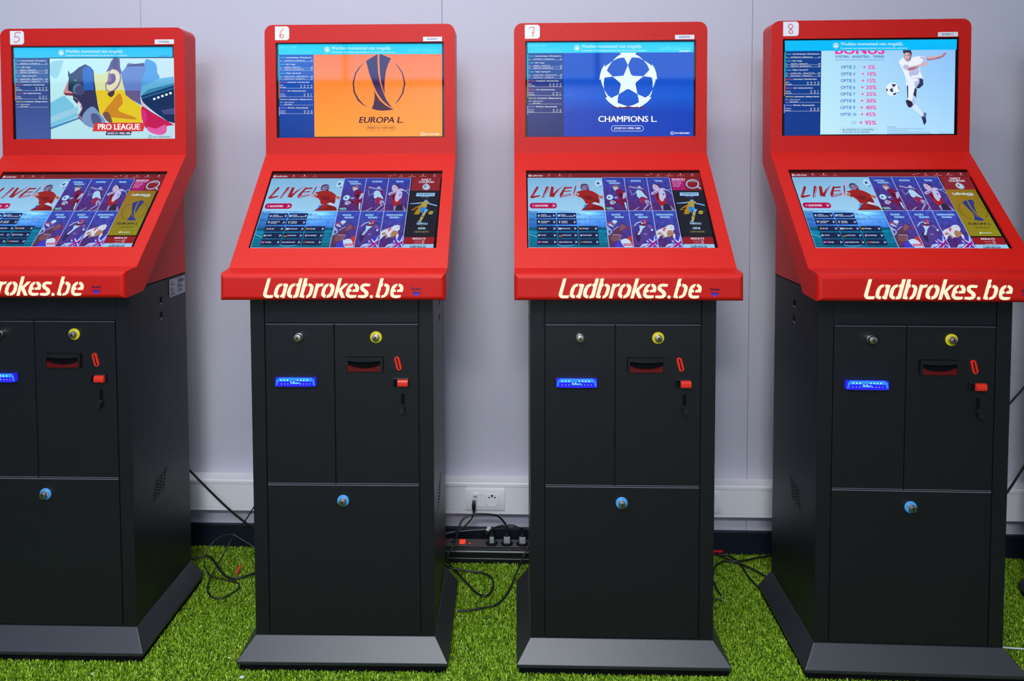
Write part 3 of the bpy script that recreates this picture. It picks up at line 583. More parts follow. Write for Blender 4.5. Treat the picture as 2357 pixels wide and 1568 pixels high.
["P",[70,125,195],0,[[7551,9812],[7686,9813],[7686,9854],[7551,9853]]],
["P",[70,125,195],0,[[7701,9813],[7779,9814],[7779,9855],[7702,9854]]],
["P",[70,125,195],0,[[7795,9814],[7906,9815],[7906,9856],[7795,9855]]],
["P",[70,125,195],0,[[7922,9815],[7991,9816],[7991,9857],[7922,9856]]],
["P",[70,125,195],0,[[8006,9816],[8088,9816],[8089,9857],[8007,9857]]],
["P",[70,125,195],0,[[8104,9817],[8205,9817],[8205,9858],[8104,9858]]],
["P",[70,125,195],0,[[8220,9818],[8293,9818],[8293,9859],[8221,9859]]],
["P",[70,125,195],0,[[8308,9818],[8438,9820],[8438,9861],[8309,9859]]],
["P",[70,125,195],0,[[8453,9820],[8512,9820],[8512,9861],[8454,9861]]],
["P",[70,125,195],0,[[8528,9820],[8580,9821],[8580,9862],[8528,9861]]],
["S",[90,140,200],0.00112,0,[[9107,9751],[9105,9784],[9098,9815],[9087,9842],[9072,9863],[9055,9875],[9037,9880],[9019,9875],[9001,9862],[8986,9841],[8975,9814],[8967,9783],[8965,9749],[8967,9716],[8974,9685],[8985,9658],[8999,9637],[9016,9625],[9035,9620],[9053,9625],[9070,9638],[9085,9659],[9097,9686],[9104,9717],[9107,9751]]],
["T",[70,120,190],"GOK MET MATE",[9160,9799],[9627,9803],95,0,0]],
"T8":[
["G",[[0,188,255],[0,188,255],[0,188,255],[0,188,255]],[[128,138],[9888,200],[9880,1252],[151,1228]],[1,1],0],
["P",[255,255,255],0,[[3216,708],[3208,798],[3185,878],[3149,942],[3103,983],[3053,996],[3002,981],[2956,940],[2920,875],[2897,794],[2889,704],[2897,615],[2920,534],[2956,470],[3002,430],[3052,416],[3103,431],[3149,473],[3185,538],[3208,619]]],
["P",[0,188,255],0,[[3193,708],[3186,785],[3166,854],[3135,908],[3096,943],[3053,955],[3009,942],[2970,906],[2939,851],[2919,781],[2912,704],[2919,628],[2939,559],[2970,504],[3009,469],[3052,458],[3096,470],[3135,506],[3166,562],[3186,631]]],
["S",[255,255,255],0.00234,0,[[3000,674],[3000,592],[3052,530],[3105,593],[3105,676]]],
["P",[255,255,255],0,[[2970,664],[3134,666],[3134,863],[2971,860]]],
["T",[223,246,255],"Wedden momenteel niet mogelijk.",[3316,710],[6875,758],331,0,0],
["T",[223,246,255],"Contacteer het kantoorpersoneel om de terminal te activeren.",[3316,1072],[7132,1123],186,0,0],
["T",[20,198,255],"LIVE SCORE",[163,564],[1248,578],249,0,0],
["T",[10,180,240],"Ladbrokes.be",[7876,1019],[9687,1043],434,0,0.18],
["T",[10,180,240],"/SPORT",[9027,1230],[9665,1239],155,1,0.15],
["P",[20,198,255],0,[[691,799],[758,800],[758,831],[691,830]]],
["P",[20,198,255],0,[[770,800],[857,801],[857,832],[770,831]]],
["P",[20,198,255],0,[[869,801],[908,802],[908,833],[869,832]]],
["P",[20,198,255],0,[[920,802],[979,803],[979,834],[920,833]]],
["P",[20,198,255],0,[[992,803],[1040,804],[1040,835],[992,834]]],
["P",[20,198,255],0,[[1052,804],[1097,804],[1097,835],[1052,835]]],
["P",[20,198,255],0,[[1110,805],[1161,805],[1161,836],[1110,836]]],
["P",[20,198,255],0,[[1173,805],[1235,806],[1235,837],[1173,836]]],
["P",[20,198,255],0,[[1247,806],[1312,807],[1312,838],[1247,837]]],
["P",[20,198,255],0,[[1325,807],[1399,808],[1399,839],[1325,838]]],
["P",[20,198,255],0,[[1412,809],[1478,809],[1478,841],[1412,840]]],
["P",[20,198,255],0,[[1491,810],[1575,811],[1575,842],[1491,841]]],
["P",[20,198,255],0,[[1588,811],[1640,812],[1640,843],[1588,842]]],
["P",[20,198,255],0,[[1652,812],[1750,813],[1750,844],[1652,843]]],
["P",[20,198,255],0,[[1762,813],[1802,814],[1802,845],[1762,844]]],
["P",[20,198,255],0,[[1815,814],[1898,815],[1898,846],[1815,845]]],
["P",[20,198,255],0,[[1910,815],[1977,816],[1977,847],[1910,846]]],
["P",[20,198,255],0,[[1989,816],[2040,817],[2040,848],[1989,847]]],
["P",[20,198,255],0,[[339,1022],[407,1023],[407,1054],[339,1054]]],
["P",[20,198,255],0,[[419,1024],[459,1024],[459,1055],[419,1055]]],
["P",[20,198,255],0,[[472,1024],[547,1025],[547,1056],[472,1055]]],
["P",[20,198,255],0,[[560,1025],[627,1026],[627,1057],[560,1057]]],
["P",[20,198,255],0,[[640,1026],[707,1027],[707,1058],[640,1058]]],
["P",[20,198,255],0,[[719,1028],[780,1028],[780,1059],[719,1059]]],
["P",[20,198,255],0,[[792,1028],[845,1029],[845,1060],[792,1060]]],
["P",[20,198,255],0,[[857,1029],[937,1030],[937,1062],[857,1060]]],
["P",[20,198,255],0,[[949,1031],[1008,1031],[1008,1062],[949,1062]]],
["P",[20,198,255],0,[[1020,1031],[1077,1032],[1077,1063],[1020,1063]]],
["P",[20,198,255],0,[[1089,1032],[1170,1033],[1170,1065],[1089,1064]]],
["P",[20,198,255],0,[[1182,1034],[1256,1035],[1256,1066],[1182,1065]]],
["P",[20,198,255],0,[[1268,1035],[1316,1035],[1316,1067],[1268,1066]]],
["P",[20,198,255],0,[[1328,1036],[1401,1037],[1401,1068],[1328,1067]]],
["P",[20,198,255],0,[[1414,1037],[1465,1037],[1465,1068],[1414,1068]]],
["P",[20,198,255],0,[[1477,1038],[1568,1039],[1568,1070],[1477,1069]]],
["P",[20,198,255],0,[[1581,1039],[1676,1040],[1676,1071],[1581,1070]]],
["P",[20,198,255],0,[[1689,1040],[1760,1041],[1760,1072],[1689,1071]]],
["P",[20,198,255],0,[[1773,1041],[1868,1043],[1868,1074],[1773,1073]]],
["P",[20,198,255],0,[[1880,1043],[1924,1043],[1924,1075],[1880,1074]]],
["P",[20,198,255],0,[[1936,1044],[2009,1045],[2009,1076],[1936,1075]]],
["P",[20,198,255],0,[[2021,1045],[2064,1045],[2064,1076],[2021,1076]]],
["P",[20,198,255],0,[[2077,1045],[2144,1046],[2144,1077],[2077,1077]]],
["P",[20,198,255],0,[[2156,1047],[2186,1047],[2186,1078],[2156,1078]]]],
"U5":[
["G",[[20,62,130],[20,62,130],[72,92,158],[72,92,158]],[[127,1227],[2256,1214],[2293,9963],[156,9989]],[1,6],0],
["G",[[190,238,240],[196,224,246],[186,224,238],[180,228,238]],[[2334,1318],[9975,1365],[9960,10031],[2304,9976]],[1,1],0],
["P",[150,208,222],1,[[2396,1793],[2961,1521],[3161,1593],[3030,2428],[2777,3402],[2379,3118]]],
["P",[120,195,226],0,[[2322,6052],[2993,5430],[3196,5292],[3707,6205],[4053,7537],[2304,8714]]],
["P",[70,130,185],0,[[2304,8714],[4051,7642],[4089,7818],[2301,8959]]],
["P",[150,205,228],0,[[2310,7592],[3985,6488],[4058,7048],[2306,8293]]],
["P",[80,155,220],1,[[7979,3739],[8200,1656],[8520,1555],[8874,2011],[8945,2915],[9059,3472],[8571,4441],[7926,4991]]],
["P",[95,175,215],0,[[7902,5409],[7932,4434],[9018,3541],[9937,3343],[9956,4212]]],
["P",[50,130,175],0,[[7902,5409],[8368,4717],[9958,4038],[9954,4386]]],
["P",[16,44,90],0,[[7902,5409],[9955,4282],[9960,8356],[9532,8143],[8743,7160],[8349,6598],[7995,6037]]],
["P",[30,95,150],0,[[7961,5549],[9954,4456],[9952,4664],[7959,5723]]],
["P",[70,75,130],0,[[9144,6954],[9945,6683],[9958,7379],[9300,7374]]],
["P",[225,245,252],0,[[8638,5667],[8775,5571],[8829,5766],[8692,5876]]],
["P",[225,245,252],0,[[8887,5516],[9024,5420],[9078,5616],[8941,5726]]],
["P",[225,245,252],0,[[9136,5365],[9272,5269],[9326,5465],[9190,5575]]],
["P",[225,245,252],0,[[9385,5215],[9521,5119],[9575,5314],[9438,5424]]],
["P",[225,245,252],0,[[9633,5064],[9770,4968],[9824,5164],[9687,5274]]],
["P",[48,50,88],0,[[3470,2573],[3585,2992],[3789,2786],[4115,2302],[4520,1958],[4837,2241],[5032,2661],[5060,3706],[5165,5102],[5233,6150],[5341,7199],[5534,7900],[4963,8665],[4483,8521],[4050,7747],[4006,7397],[4254,6770],[4127,6384],[3948,6173],[3733,5716],[3718,5332],[3276,5279],[3139,5012],[3499,3480],[3443,3130]]],
["P",[205,135,152],0,[[3499,3515],[3127,5012],[3276,5293],[3698,5311],[3741,5018],[3424,4735],[3473,3968]]],
["P",[120,40,60],0,[[3127,5012],[3276,5293],[3718,5311],[3761,5088],[3360,5049]]],
["P",[16,56,74],0,[[3471,3131],[3499,3480],[3461,3968],[3424,4749],[3743,4878],[3971,4322],[4098,3696],[3743,3273]]],
["P",[196,140,160],0,[[3778,3622],[3979,3625],[3937,3764]]],
["P",[98,112,152],0,[[4368,4640],[4350,4824],[4303,4988],[4230,5119],[4140,5202],[4040,5230],[3941,5200],[3853,5115],[3783,4983],[3740,4817],[3726,4634],[3744,4451],[3792,4286],[3864,4155],[3955,4072],[4054,4044],[4153,4074],[4241,4159],[4311,4291],[4355,4457]]],
["P",[66,72,116],0,[[4467,4746],[4450,4914],[4406,5066],[4338,5185],[4253,5262],[4160,5288],[4067,5260],[3984,5182],[3919,5061],[3878,4908],[3865,4740],[3882,4572],[3927,4420],[3995,4301],[4079,4224],[4173,4199],[4265,4226],[4348,4305],[4413,4426],[4454,4578]]],
["P",[190,140,170],0,[[3684,5436],[4033,5789],[4068,6209],[4147,6384],[4242,6770],[4014,7397],[4136,7258],[4303,6700],[4229,6210],[3915,5579]]],
["P",[230,215,225],0,[[3991,5998],[4189,6210],[4206,6420],[4026,6383]]],
["P",[165,110,145],0,[[4006,7432],[4075,7328],[4330,7890],[4247,8064]]],
["P",[120,150,195],1,[[4419,7121],[4908,6496],[5302,7129],[5691,8181],[5122,8806],[4483,8521],[4249,7889]]],
["P",[80,90,135],1,[[4818,7334],[5219,7338],[5450,8179],[4965,8455]]],
["P",[38,98,190],0,[[4332,2583],[4518,2167],[4797,2254],[4984,2660],[5008,4752],[4415,4746]]],
["P",[214,224,160],0,[[5031,2800],[5348,3082],[5871,2810],[6784,3447],[6890,4785],[5128,4767]]],
["P",[228,200,34],0,[[5120,4753],[6890,4771],[6964,5260],[7358,5822],[7930,6524],[7960,8283],[6051,8268],[5341,7199],[5217,5801]]],
["P",[205,135,30],1,[[6198,5810],[6606,5117],[6795,6165],[6506,6930],[7459,7637],[7576,7917],[6577,7769],[5778,7552],[5623,7062]]],
["P",[120,80,70],1,[[5541,7271],[5903,7134],[6131,8254],[5773,8042]]],
["P",[92,84,136],0,[[5957,2324],[6125,1630],[6288,1340],[6647,1372],[6668,2332],[6827,3169],[6630,2888],[6234,2536],[5791,2809]]],
["P",[100,128,196],0,[[6730,2889],[6954,2475],[7161,1851],[7599,1961],[8158,1863],[8232,2490],[7979,3739],[7928,4817],[6929,4807],[6781,3725]]],
["P",[70,62,110],0,[[7079,2059],[8118,1863],[8155,2211],[7117,2233]]],
["P",[98,88,138],0,[[6929,4807],[7908,4817],[7879,5687],[7952,6420],[7358,5822],[6964,5260]]],
["P",[150,110,150],1,[[5951,2880],[6195,2466],[6533,2644],[6726,3237],[6637,4072],[6391,4683],[6047,4986],[5778,4725],[5745,4062],[5881,3715]]],
["P",[226,222,186],1,[[6011,2881],[6194,2549],[6492,2713],[6646,3271],[6558,4001],[6352,4522],[6049,4846],[5831,4656],[5816,4168],[5978,3995],[6181,3719],[6107,3230]]],
["P",[112,92,142],1,[[6049,3021],[6309,3024],[6382,3651],[6177,4067],[5916,4190],[5920,3855],[6121,3718],[6045,3369]]],
["P",[70,48,60],1,[[5866,5109],[6289,4835],[6224,5322],[6041,5495]]],
["P",[205,190,210],0,[[7920,5618],[8093,6247],[8544,7123],[8345,6982],[7972,6420]]],
["P",[196,20,84],0,[[7908,6803],[7991,6455],[8504,7088],[9295,7897],[9927,8530],[9487,8631],[9360,9328],[8800,9394],[8167,8830],[7956,7920]]],
["P",[226,90,165],1,[[8248,8691],[8805,8905],[9369,8490],[9441,9259],[9038,9605],[8402,9251]]],
["P",[214,40,130],1,[[7926,6943],[8184,7085],[8254,8132],[7975,7990]]],
["P",[216,58,60],0,[[5028,8245],[8172,8271],[8003,9199],[4885,9175]]],
["T",[255,255,255],"PRO LEAGUE",[5232,8982],[7825,9002],602,1.4,0],
["P",[24,36,86],0,[[5760,9182],[7314,9194],[7238,9606],[5699,9594]]],
["T",[255,255,255],"JOUEZ ICI / SPEEL HIER",[5804,9490],[7231,9501],210,1,0],
["S",[45,55,85],0.002,0,[[8568,9811],[8564,9862],[8551,9909],[8532,9949],[8507,9980],[8478,10000],[8446,10006],[8415,9999],[8387,9979],[8362,9948],[8344,9907],[8332,9860],[8328,9810],[8333,9759],[8346,9712],[8365,9671],[8390,9640],[8419,9621],[8450,9615],[8481,9622],[8510,9641],[8535,9673],[8553,9713],[8565,9761],[8568,9811]]],
["T",[45,55,85],"18+",[8368,9873],[8528,9874],126,1,0],
["T",[45,55,85],"PLAY RESPONSIBLY",[8636,9896],[9714,9903],189,0.5,0]],
"T5":[
["G",[[0,188,244],[0,188,244],[0,188,244],[0,188,244]],[[128,138],[9888,200],[9880,1252],[151,1228]],[1,1],0],
["P",[255,255,255],0,[[3216,708],[3208,798],[3185,878],[3149,942],[3103,983],[3053,996],[3002,981],[2956,940],[2920,875],[2897,794],[2889,704],[2897,615],[2920,534],[2956,470],[3002,430],[3052,416],[3103,431],[3149,473],[3185,538],[3208,619]]],
["P",[0,188,244],0,[[3193,708],[3186,785],[3166,854],[3135,908],[3096,943],[3053,955],[3009,942],[2970,906],[2939,851],[2919,781],[2912,704],[2919,628],[2939,559],[2970,504],[3009,469],[3052,458],[3096,470],[3135,506],[3166,562],[3186,631]]],
["S",[255,255,255],0.00234,0,[[3000,674],[3000,592],[3052,530],[3105,593],[3105,676]]],
["P",[255,255,255],0,[[2970,664],[3134,666],[3134,863],[2971,860]]],
["T",[223,246,255],"Wedden momenteel niet mogelijk.",[3316,710],[6875,758],331,0,0],
["T",[223,246,255],"Contacteer het kantoorpersoneel om de terminal te activeren.",[3316,1072],[7132,1123],186,0,0],
["T",[30,200,250],"LIVE SCORE",[163,564],[1248,578],249,0,0],
["T",[40,180,225],"Ladbrokes.be",[7876,1019],[9687,1043],434,0,0.18],
["T",[0,130,190],"/SPORT",[9027,1230],[9665,1239],155,1,0.15],
["P",[30,200,250],0,[[691,799],[758,800],[758,831],[691,830]]],
["P",[30,200,250],0,[[770,800],[857,801],[857,832],[770,831]]],
["P",[30,200,250],0,[[869,801],[908,802],[908,833],[869,832]]],
["P",[30,200,250],0,[[920,802],[979,803],[979,834],[920,833]]],
["P",[30,200,250],0,[[992,803],[1040,804],[1040,835],[992,834]]],
["P",[30,200,250],0,[[1052,804],[1097,804],[1097,835],[1052,835]]],
["P",[30,200,250],0,[[1110,805],[1161,805],[1161,836],[1110,836]]],
["P",[30,200,250],0,[[1173,805],[1235,806],[1235,837],[1173,836]]],
["P",[30,200,250],0,[[1247,806],[1312,807],[1312,838],[1247,837]]],
["P",[30,200,250],0,[[1325,807],[1399,808],[1399,839],[1325,838]]],
["P",[30,200,250],0,[[1412,809],[1478,809],[1478,841],[1412,840]]],
["P",[30,200,250],0,[[1491,810],[1575,811],[1575,842],[1491,841]]],
["P",[30,200,250],0,[[1588,811],[1640,812],[1640,843],[1588,842]]],
["P",[30,200,250],0,[[1652,812],[1750,813],[1750,844],[1652,843]]],
["P",[30,200,250],0,[[1762,813],[1802,814],[1802,845],[1762,844]]],
["P",[30,200,250],0,[[1815,814],[1898,815],[1898,846],[1815,845]]],
["P",[30,200,250],0,[[1910,815],[1977,816],[1977,847],[1910,846]]],
["P",[30,200,250],0,[[1989,816],[2040,817],[2040,848],[1989,847]]],
["P",[30,200,250],0,[[339,1022],[407,1023],[407,1054],[339,1054]]],
["P",[30,200,250],0,[[419,1024],[459,1024],[459,1055],[419,1055]]],
["P",[30,200,250],0,[[472,1024],[547,1025],[547,1056],[472,1055]]],
["P",[30,200,250],0,[[560,1025],[627,1026],[627,1057],[560,1057]]],
["P",[30,200,250],0,[[640,1026],[707,1027],[707,1058],[640,1058]]],
["P",[30,200,250],0,[[719,1028],[780,1028],[780,1059],[719,1059]]],
["P",[30,200,250],0,[[792,1028],[845,1029],[845,1060],[792,1060]]],
["P",[30,200,250],0,[[857,1029],[937,1030],[937,1062],[857,1060]]],
["P",[30,200,250],0,[[949,1031],[1008,1031],[1008,1062],[949,1062]]],
["P",[30,200,250],0,[[1020,1031],[1077,1032],[1077,1063],[1020,1063]]],
["P",[30,200,250],0,[[1089,1032],[1170,1033],[1170,1065],[1089,1064]]],
["P",[30,200,250],0,[[1182,1034],[1256,1035],[1256,1066],[1182,1065]]],
["P",[30,200,250],0,[[1268,1035],[1316,1035],[1316,1067],[1268,1066]]],
["P",[30,200,250],0,[[1328,1036],[1401,1037],[1401,1068],[1328,1067]]],
["P",[30,200,250],0,[[1414,1037],[1465,1037],[1465,1068],[1414,1068]]],
["P",[30,200,250],0,[[1477,1038],[1568,1039],[1568,1070],[1477,1069]]],
["P",[30,200,250],0,[[1581,1039],[1676,1040],[1676,1071],[1581,1070]]],
["P",[30,200,250],0,[[1689,1040],[1760,1041],[1760,1072],[1689,1071]]],
["P",[30,200,250],0,[[1773,1041],[1868,1043],[1868,1074],[1773,1073]]],
["P",[30,200,250],0,[[1880,1043],[1924,1043],[1924,1075],[1880,1074]]],
["P",[30,200,250],0,[[1936,1044],[2009,1045],[2009,1076],[1936,1075]]],
["P",[30,200,250],0,[[2021,1045],[2064,1045],[2064,1076],[2021,1076]]],
["P",[30,200,250],0,[[2077,1045],[2144,1046],[2144,1077],[2077,1077]]],
["P",[30,200,250],0,[[2156,1047],[2186,1047],[2186,1078],[2156,1078]]]],
"LIST":[
["T",[80,220,235],"Voetbal",[204,1580],[504,1584],113,1,0],
["T",[255,255,255],"- International Jeugd - U22 Southeast As...",[541,1585],[2171,1605],119,1,0],
["T",[216,228,244],"44'",[211,1885],[294,1886],100,0,0],
["T",[255,255,255],"MYANMAR U22 - CAMBODJA U22",[504,1889],[1722,1905],99,0,0],
["T",[255,255,255],"3-1",[2067,1909],[2179,1910],99,1,0],
["P",[223,232,244],0,[[204,1925],[2179,1950],[2179,1970],[204,1945]]],
["T",[80,220,235],"Voetbal",[203,2283],[504,2287],113,1,0],
["T",[255,255,255],"- Indië - I-League",[541,2288],[1141,2295],119,1,0],
["T",[216,228,244],"14'",[211,2582],[293,2583],100,0,0],
["T",[255,255,255],"PUNJAB FC - CHENNAI CITY",[503,2586],[1478,2598],100,0,0],
["T",[255,255,255],"0-0",[2067,2605],[2179,2606],99,1,0],
["P",[223,232,244],0,[[203,2622],[2179,2646],[2179,2666],[203,2642]]],
["T",[216,228,244],"13'",[210,2828],[293,2829],100,0,0],
["T",[255,255,255],"NEROCA FC - EAST BENGAL FC",[503,2831],[1647,2845],100,0,0],
["T",[255,255,255],"0-0",[2067,2850],[2179,2852],99,1,0],
["P",[223,232,244],0,[[203,2868],[2179,2891],[2179,2911],[203,2887]]],
["T",[80,220,235],"Voetbal",[203,3226],[503,3230],113,1,0],
["T",[255,255,255],"- Thailand - Coke Cup U19",[541,3230],[1478,3241],120,1,0],
["T",[216,228,244],"39'",[210,3538],[293,3539],100,0,0],
["T",[255,255,255],"Lamphun War... - Phayao FC U19",[503,3542],[1853,3557],100,0,0],
["T",[255,255,255],"0-0",[2067,3560],[2179,3561],100,1,0],
["P",[223,232,244],0,[[202,3578],[2179,3601],[2179,3621],[202,3598]]],
["T",[216,228,244],"39'",[210,3798],[292,3798],100,0,0],
["T",[255,255,255],"Sports Associa... - Chiangmai FC...",[503,3801],[1741,3815],100,0,0],
["T",[255,255,255],"0-1",[2067,3819],[2179,3820],100,1,0],
["P",[223,232,244],0,[[202,3837],[2179,3860],[2179,3880],[202,3857]]],
["T",[205,90,110],"Basketbal",[202,4176],[589,4181],113,1,0],
["T",[255,255,255],"- Internationaal - South Asian Games",[615,4181],[1984,4196],120,1,0],
["T",[255,255,255],"INDIA",[202,4495],[397,4497],100,0,0],
["T",[255,255,255],"26",[1433,4509],[1523,4510],100,1,0],
["T",[255,255,255],"25",[1636,4511],[1726,4512],100,1,0],
["T",[255,255,255],"26",[1838,4513],[1928,4514],100,1,0],
["T",[255,255,255],"23",[2040,4515],[2130,4516],100,1,0],
["T",[255,255,255],"SRI LANKA",[202,4695],[570,4699],100,0,0],
["T",[255,255,255],"14",[1433,4708],[1523,4709],100,1,0],
["T",[255,255,255],"10",[1635,4710],[1725,4711],100,1,0],
["T",[255,255,255],"11",[1838,4713],[1928,4713],100,1,0],
["T",[255,255,255],"16",[2040,4715],[2130,4716],100,1,0],
["P",[223,232,244],0,[[202,4735],[2179,4756],[2179,4776],[201,4755]]],
["T",[205,90,110],"Basketbal",[201,5087],[569,5091],113,1,0],
["T",[255,255,255],"- Azië - Southeast Asian Games",[615,5092],[1759,5104],120,1,0],
["T",[255,255,255],"Vietnam",[201,5400],[494,5403],100,0,0],
["T",[255,255,255],"17",[1635,5415],[1725,5416],100,1,0],
["T",[255,255,255],"24",[1838,5417],[1928,5418],100,1,0],
["T",[255,255,255],"2",[2040,5419],[2085,5419],100,1,0],
["T",[255,255,255],"Indonesia",[201,5593],[558,5597],100,0,0],
["T",[255,255,255],"19",[1635,5608],[1725,5608],100,1,0],
["T",[255,255,255],"23",[1838,5610],[1928,5611],100,1,0],
["T",[255,255,255],"8",[2040,5612],[2085,5612],100,1,0],
["P",[223,232,244],0,[[201,5639],[2179,5660],[2179,5680],[201,5659]]],
["T",[235,235,90],"Tafel Tennis",[201,5986],[652,5990],113,1,0],
["T",[255,255,255],"- Internationaal - Challenger Series D...",[682,5990],[2172,6005],120,1,0],
["T",[216,228,244],"0:40",[200,6285],[358,6287],93,0,0],
["T",[255,255,255],"Jakub Folwarski",[456,6294],[1046,6300],100,0,0],
["T",[255,255,255],"Josip Huzjak",[456,6501],[914,6505],100,0,0],
["P",[223,232,244],0,[[200,6518],[2179,6537],[2179,6557],[200,6538]]],
["P",[0,205,215],0,[[129,1307],[178,1308],[176,4030],[127,4029]]],
["P",[205,120,60],0,[[127,4029],[176,4030],[174,5826],[126,5825]]]],
"LISTV":[
["T",[150,150,250],"Volleybal",[200,6871],[576,6875],113,1,0],
["T",[255,255,255],"- SEA Games - Mannenwedstrijden",[606,6875],[1883,6887],120,1,0],
["T",[255,255,255],"Thailand",[200,7198],[519,7201],100,0,0],
["T",[255,255,255],"25",[1635,7211],[1725,7212],100,1,0],
["T",[255,255,255],"25",[1838,7213],[1928,7214],100,1,0],
["T",[255,255,255],"24",[2040,7215],[2131,7215],100,1,0],
["T",[255,255,255],"Myanmar",[200,7391],[538,7394],100,0,0],
["T",[255,255,255],"23",[1635,7404],[1725,7405],100,1,0],
["T",[255,255,255],"16",[1838,7406],[1928,7407],100,1,0],
["T",[255,255,255],"19",[2040,7408],[2131,7408],100,1,0],
["P",[223,232,244],0,[[200,7424],[2179,7442],[2179,7462],[200,7444]]],
["P",[150,150,245],0,[[125,6724],[174,6724],[173,7624],[124,7624]]]],
"LM":[
["P",[122,26,32],0,[[88,311],[9988,316],[10025,959],[98,934]]],
["G",[[122,178,218],[128,182,222],[158,205,238],[150,205,242]],[[101,940],[4329,960],[4317,5356],[91,5343]],[1,1],0],
["P",[232,234,244],0,[[286,653],[282,696],[272,735],[255,766],[235,785],[213,792],[190,785],[170,765],[155,734],[145,695],[141,652],[145,609],[156,570],[172,539],[193,519],[215,513],[237,520],[257,540],[273,571],[283,610]]],
["P",[60,40,80],0,[[244,653],[242,670],[238,686],[231,699],[223,707],[213,709],[204,707],[196,699],[189,686],[185,670],[184,652],[186,635],[190,619],[197,606],[205,598],[214,596],[223,598],[232,607],[238,619],[242,635]]],
["T",[216,216,234],"Ladbrokes",[319,746],[967,750],217,1,0.15],
["T",[205,150,165],"TERUG",[1211,757],[1434,759],72,0,0],
["T",[205,150,165],"VOLGENDE 24U",[1720,760],[2166,763],72,0,0],
["T",[205,150,165],"ZOEKEN",[2430,765],[2695,767],72,0,0],
["P",[224,220,234],0,[[1356,530],[1354,550],[1348,567],[1341,581],[1331,589],[1320,592],[1310,589],[1301,580],[1293,567],[1289,549],[1288,530],[1290,511],[1295,493],[1303,480],[1312,471],[1323,468],[1333,471],[1343,480],[1350,494],[1354,511]]],
["P",[224,220,234],0,[[1980,535],[1978,557],[1972,577],[1963,593],[1952,603],[1940,607],[1929,603],[1918,593],[1910,577],[1905,556],[1904,534],[1906,512],[1912,491],[1921,475],[1932,465],[1944,462],[1956,465],[1966,476],[1974,492],[1979,512]]],
["S",[200,150,180],0.00106,0,[[2584,528],[2582,543],[2579,557],[2574,568],[2568,577],[2560,583],[2552,585],[2545,583],[2538,577],[2532,568],[2528,556],[2525,542],[2524,528],[2526,513],[2529,499],[2534,487],[2541,478],[2548,473],[2556,471],[2564,473],[2571,479],[2576,488],[2581,500],[2583,513],[2584,528]]],
["P",[200,130,150],0,[[6857,593],[6987,594],[6982,659],[6852,658]]],
["P",[200,130,150],0,[[7005,594],[7094,595],[7089,660],[7001,659]]],
["P",[200,130,150],0,[[7485,690],[7579,691],[7574,755],[7480,755]]],
["P",[200,130,150],0,[[7598,691],[7722,692],[7717,756],[7593,756]]],
["P",[200,130,150],0,[[8015,693],[8109,694],[8103,759],[8010,758]]],
["P",[200,130,150],0,[[8127,694],[8223,695],[8217,760],[8122,759]]],
["P",[200,130,150],0,[[8241,695],[8344,696],[8339,760],[8236,760]]],
["P",[200,130,150],0,[[8363,696],[8450,696],[8445,761],[8357,760]]],
["P",[216,200,216],0,[[7245,475],[7242,492],[7237,508],[7230,520],[7221,528],[7212,530],[7204,528],[7196,520],[7191,507],[7188,492],[7188,474],[7191,457],[7196,442],[7203,429],[7212,421],[7221,419],[7229,422],[7237,430],[7242,442],[7245,458]]],
["P",[216,200,216],0,[[7631,515],[7629,532],[7623,547],[7616,560],[7607,567],[7598,570],[7590,567],[7583,559],[7577,547],[7574,531],[7574,514],[7577,497],[7582,481],[7590,469],[7598,461],[7607,459],[7616,461],[7623,469],[7628,482],[7631,497]]],
["P",[216,200,216],0,[[8258,509],[8255,527],[8250,542],[8242,554],[8234,562],[8225,565],[8216,562],[8209,554],[8204,542],[8201,526],[8201,509],[8204,492],[8209,476],[8216,464],[8225,456],[8234,453],[8243,456],[8250,464],[8255,477],[8258,492]]],
["P",[200,130,150],0,[[8685,678],[8801,679],[8796,740],[8679,740]]],
["P",[200,130,150],0,[[8819,679],[8959,680],[8953,741],[8813,741]]],
["P",[200,130,150],0,[[8977,680],[9057,680],[9051,742],[8971,742]]],
["P",[200,130,150],0,[[9075,680],[9080,680],[9074,742],[9069,742]]],
["P",[200,130,150],0,[[9468,683],[9612,684],[9606,746],[9462,745]]],
["P",[200,130,150],0,[[9630,684],[9647,684],[9641,746],[9624,746]]],
["P",[216,200,216],0,[[8912,501],[8909,523],[8902,542],[8892,558],[8880,567],[8868,571],[8857,567],[8847,557],[8840,542],[8836,522],[8837,501],[8840,479],[8847,460],[8857,444],[8869,435],[8881,431],[8892,435],[8902,445],[8909,460],[8913,480]]],
["P",[216,200,216],0,[[9582,506],[9579,527],[9571,547],[9561,562],[9550,572],[9538,575],[9526,572],[9517,562],[9510,546],[9506,527],[9507,505],[9511,484],[9518,464],[9528,449],[9539,439],[9551,436],[9563,439],[9572,449],[9579,465],[9583,484]]],
["P",[150,26,34],0,[[610,2100],[713,2301],[386,3441],[751,3320],[780,3467],[300,3759],[198,3612]]],
["P",[172,84,104],0,[[470,2500],[511,2550],[313,3490],[261,3538]]],
["P",[150,26,34],0,[[1144,2153],[1291,2154],[1044,3149],[955,3492],[931,3688],[859,3688]]],
["P",[160,46,76],0,[[1266,2379],[1326,2304],[1061,3346],[993,3688],[963,3664]]],
["P",[150,26,34],0,[[1416,2154],[1572,2230],[1511,3101],[1609,2904],[1786,2457],[1553,3593],[1285,3518]]],
["P",[160,46,76],0,[[1609,2904],[2134,1931],[1844,2657],[1599,3348]]],
["P",[150,26,34],0,[[2201,2158],[2282,2259],[2586,2211],[2611,2411],[2245,2459],[2153,2758],[2034,3350],[1905,3546],[1866,3447],[1894,3152]]],
["P",[160,46,76],0,[[2153,2758],[2529,2700],[2504,2859],[2118,2906]]],
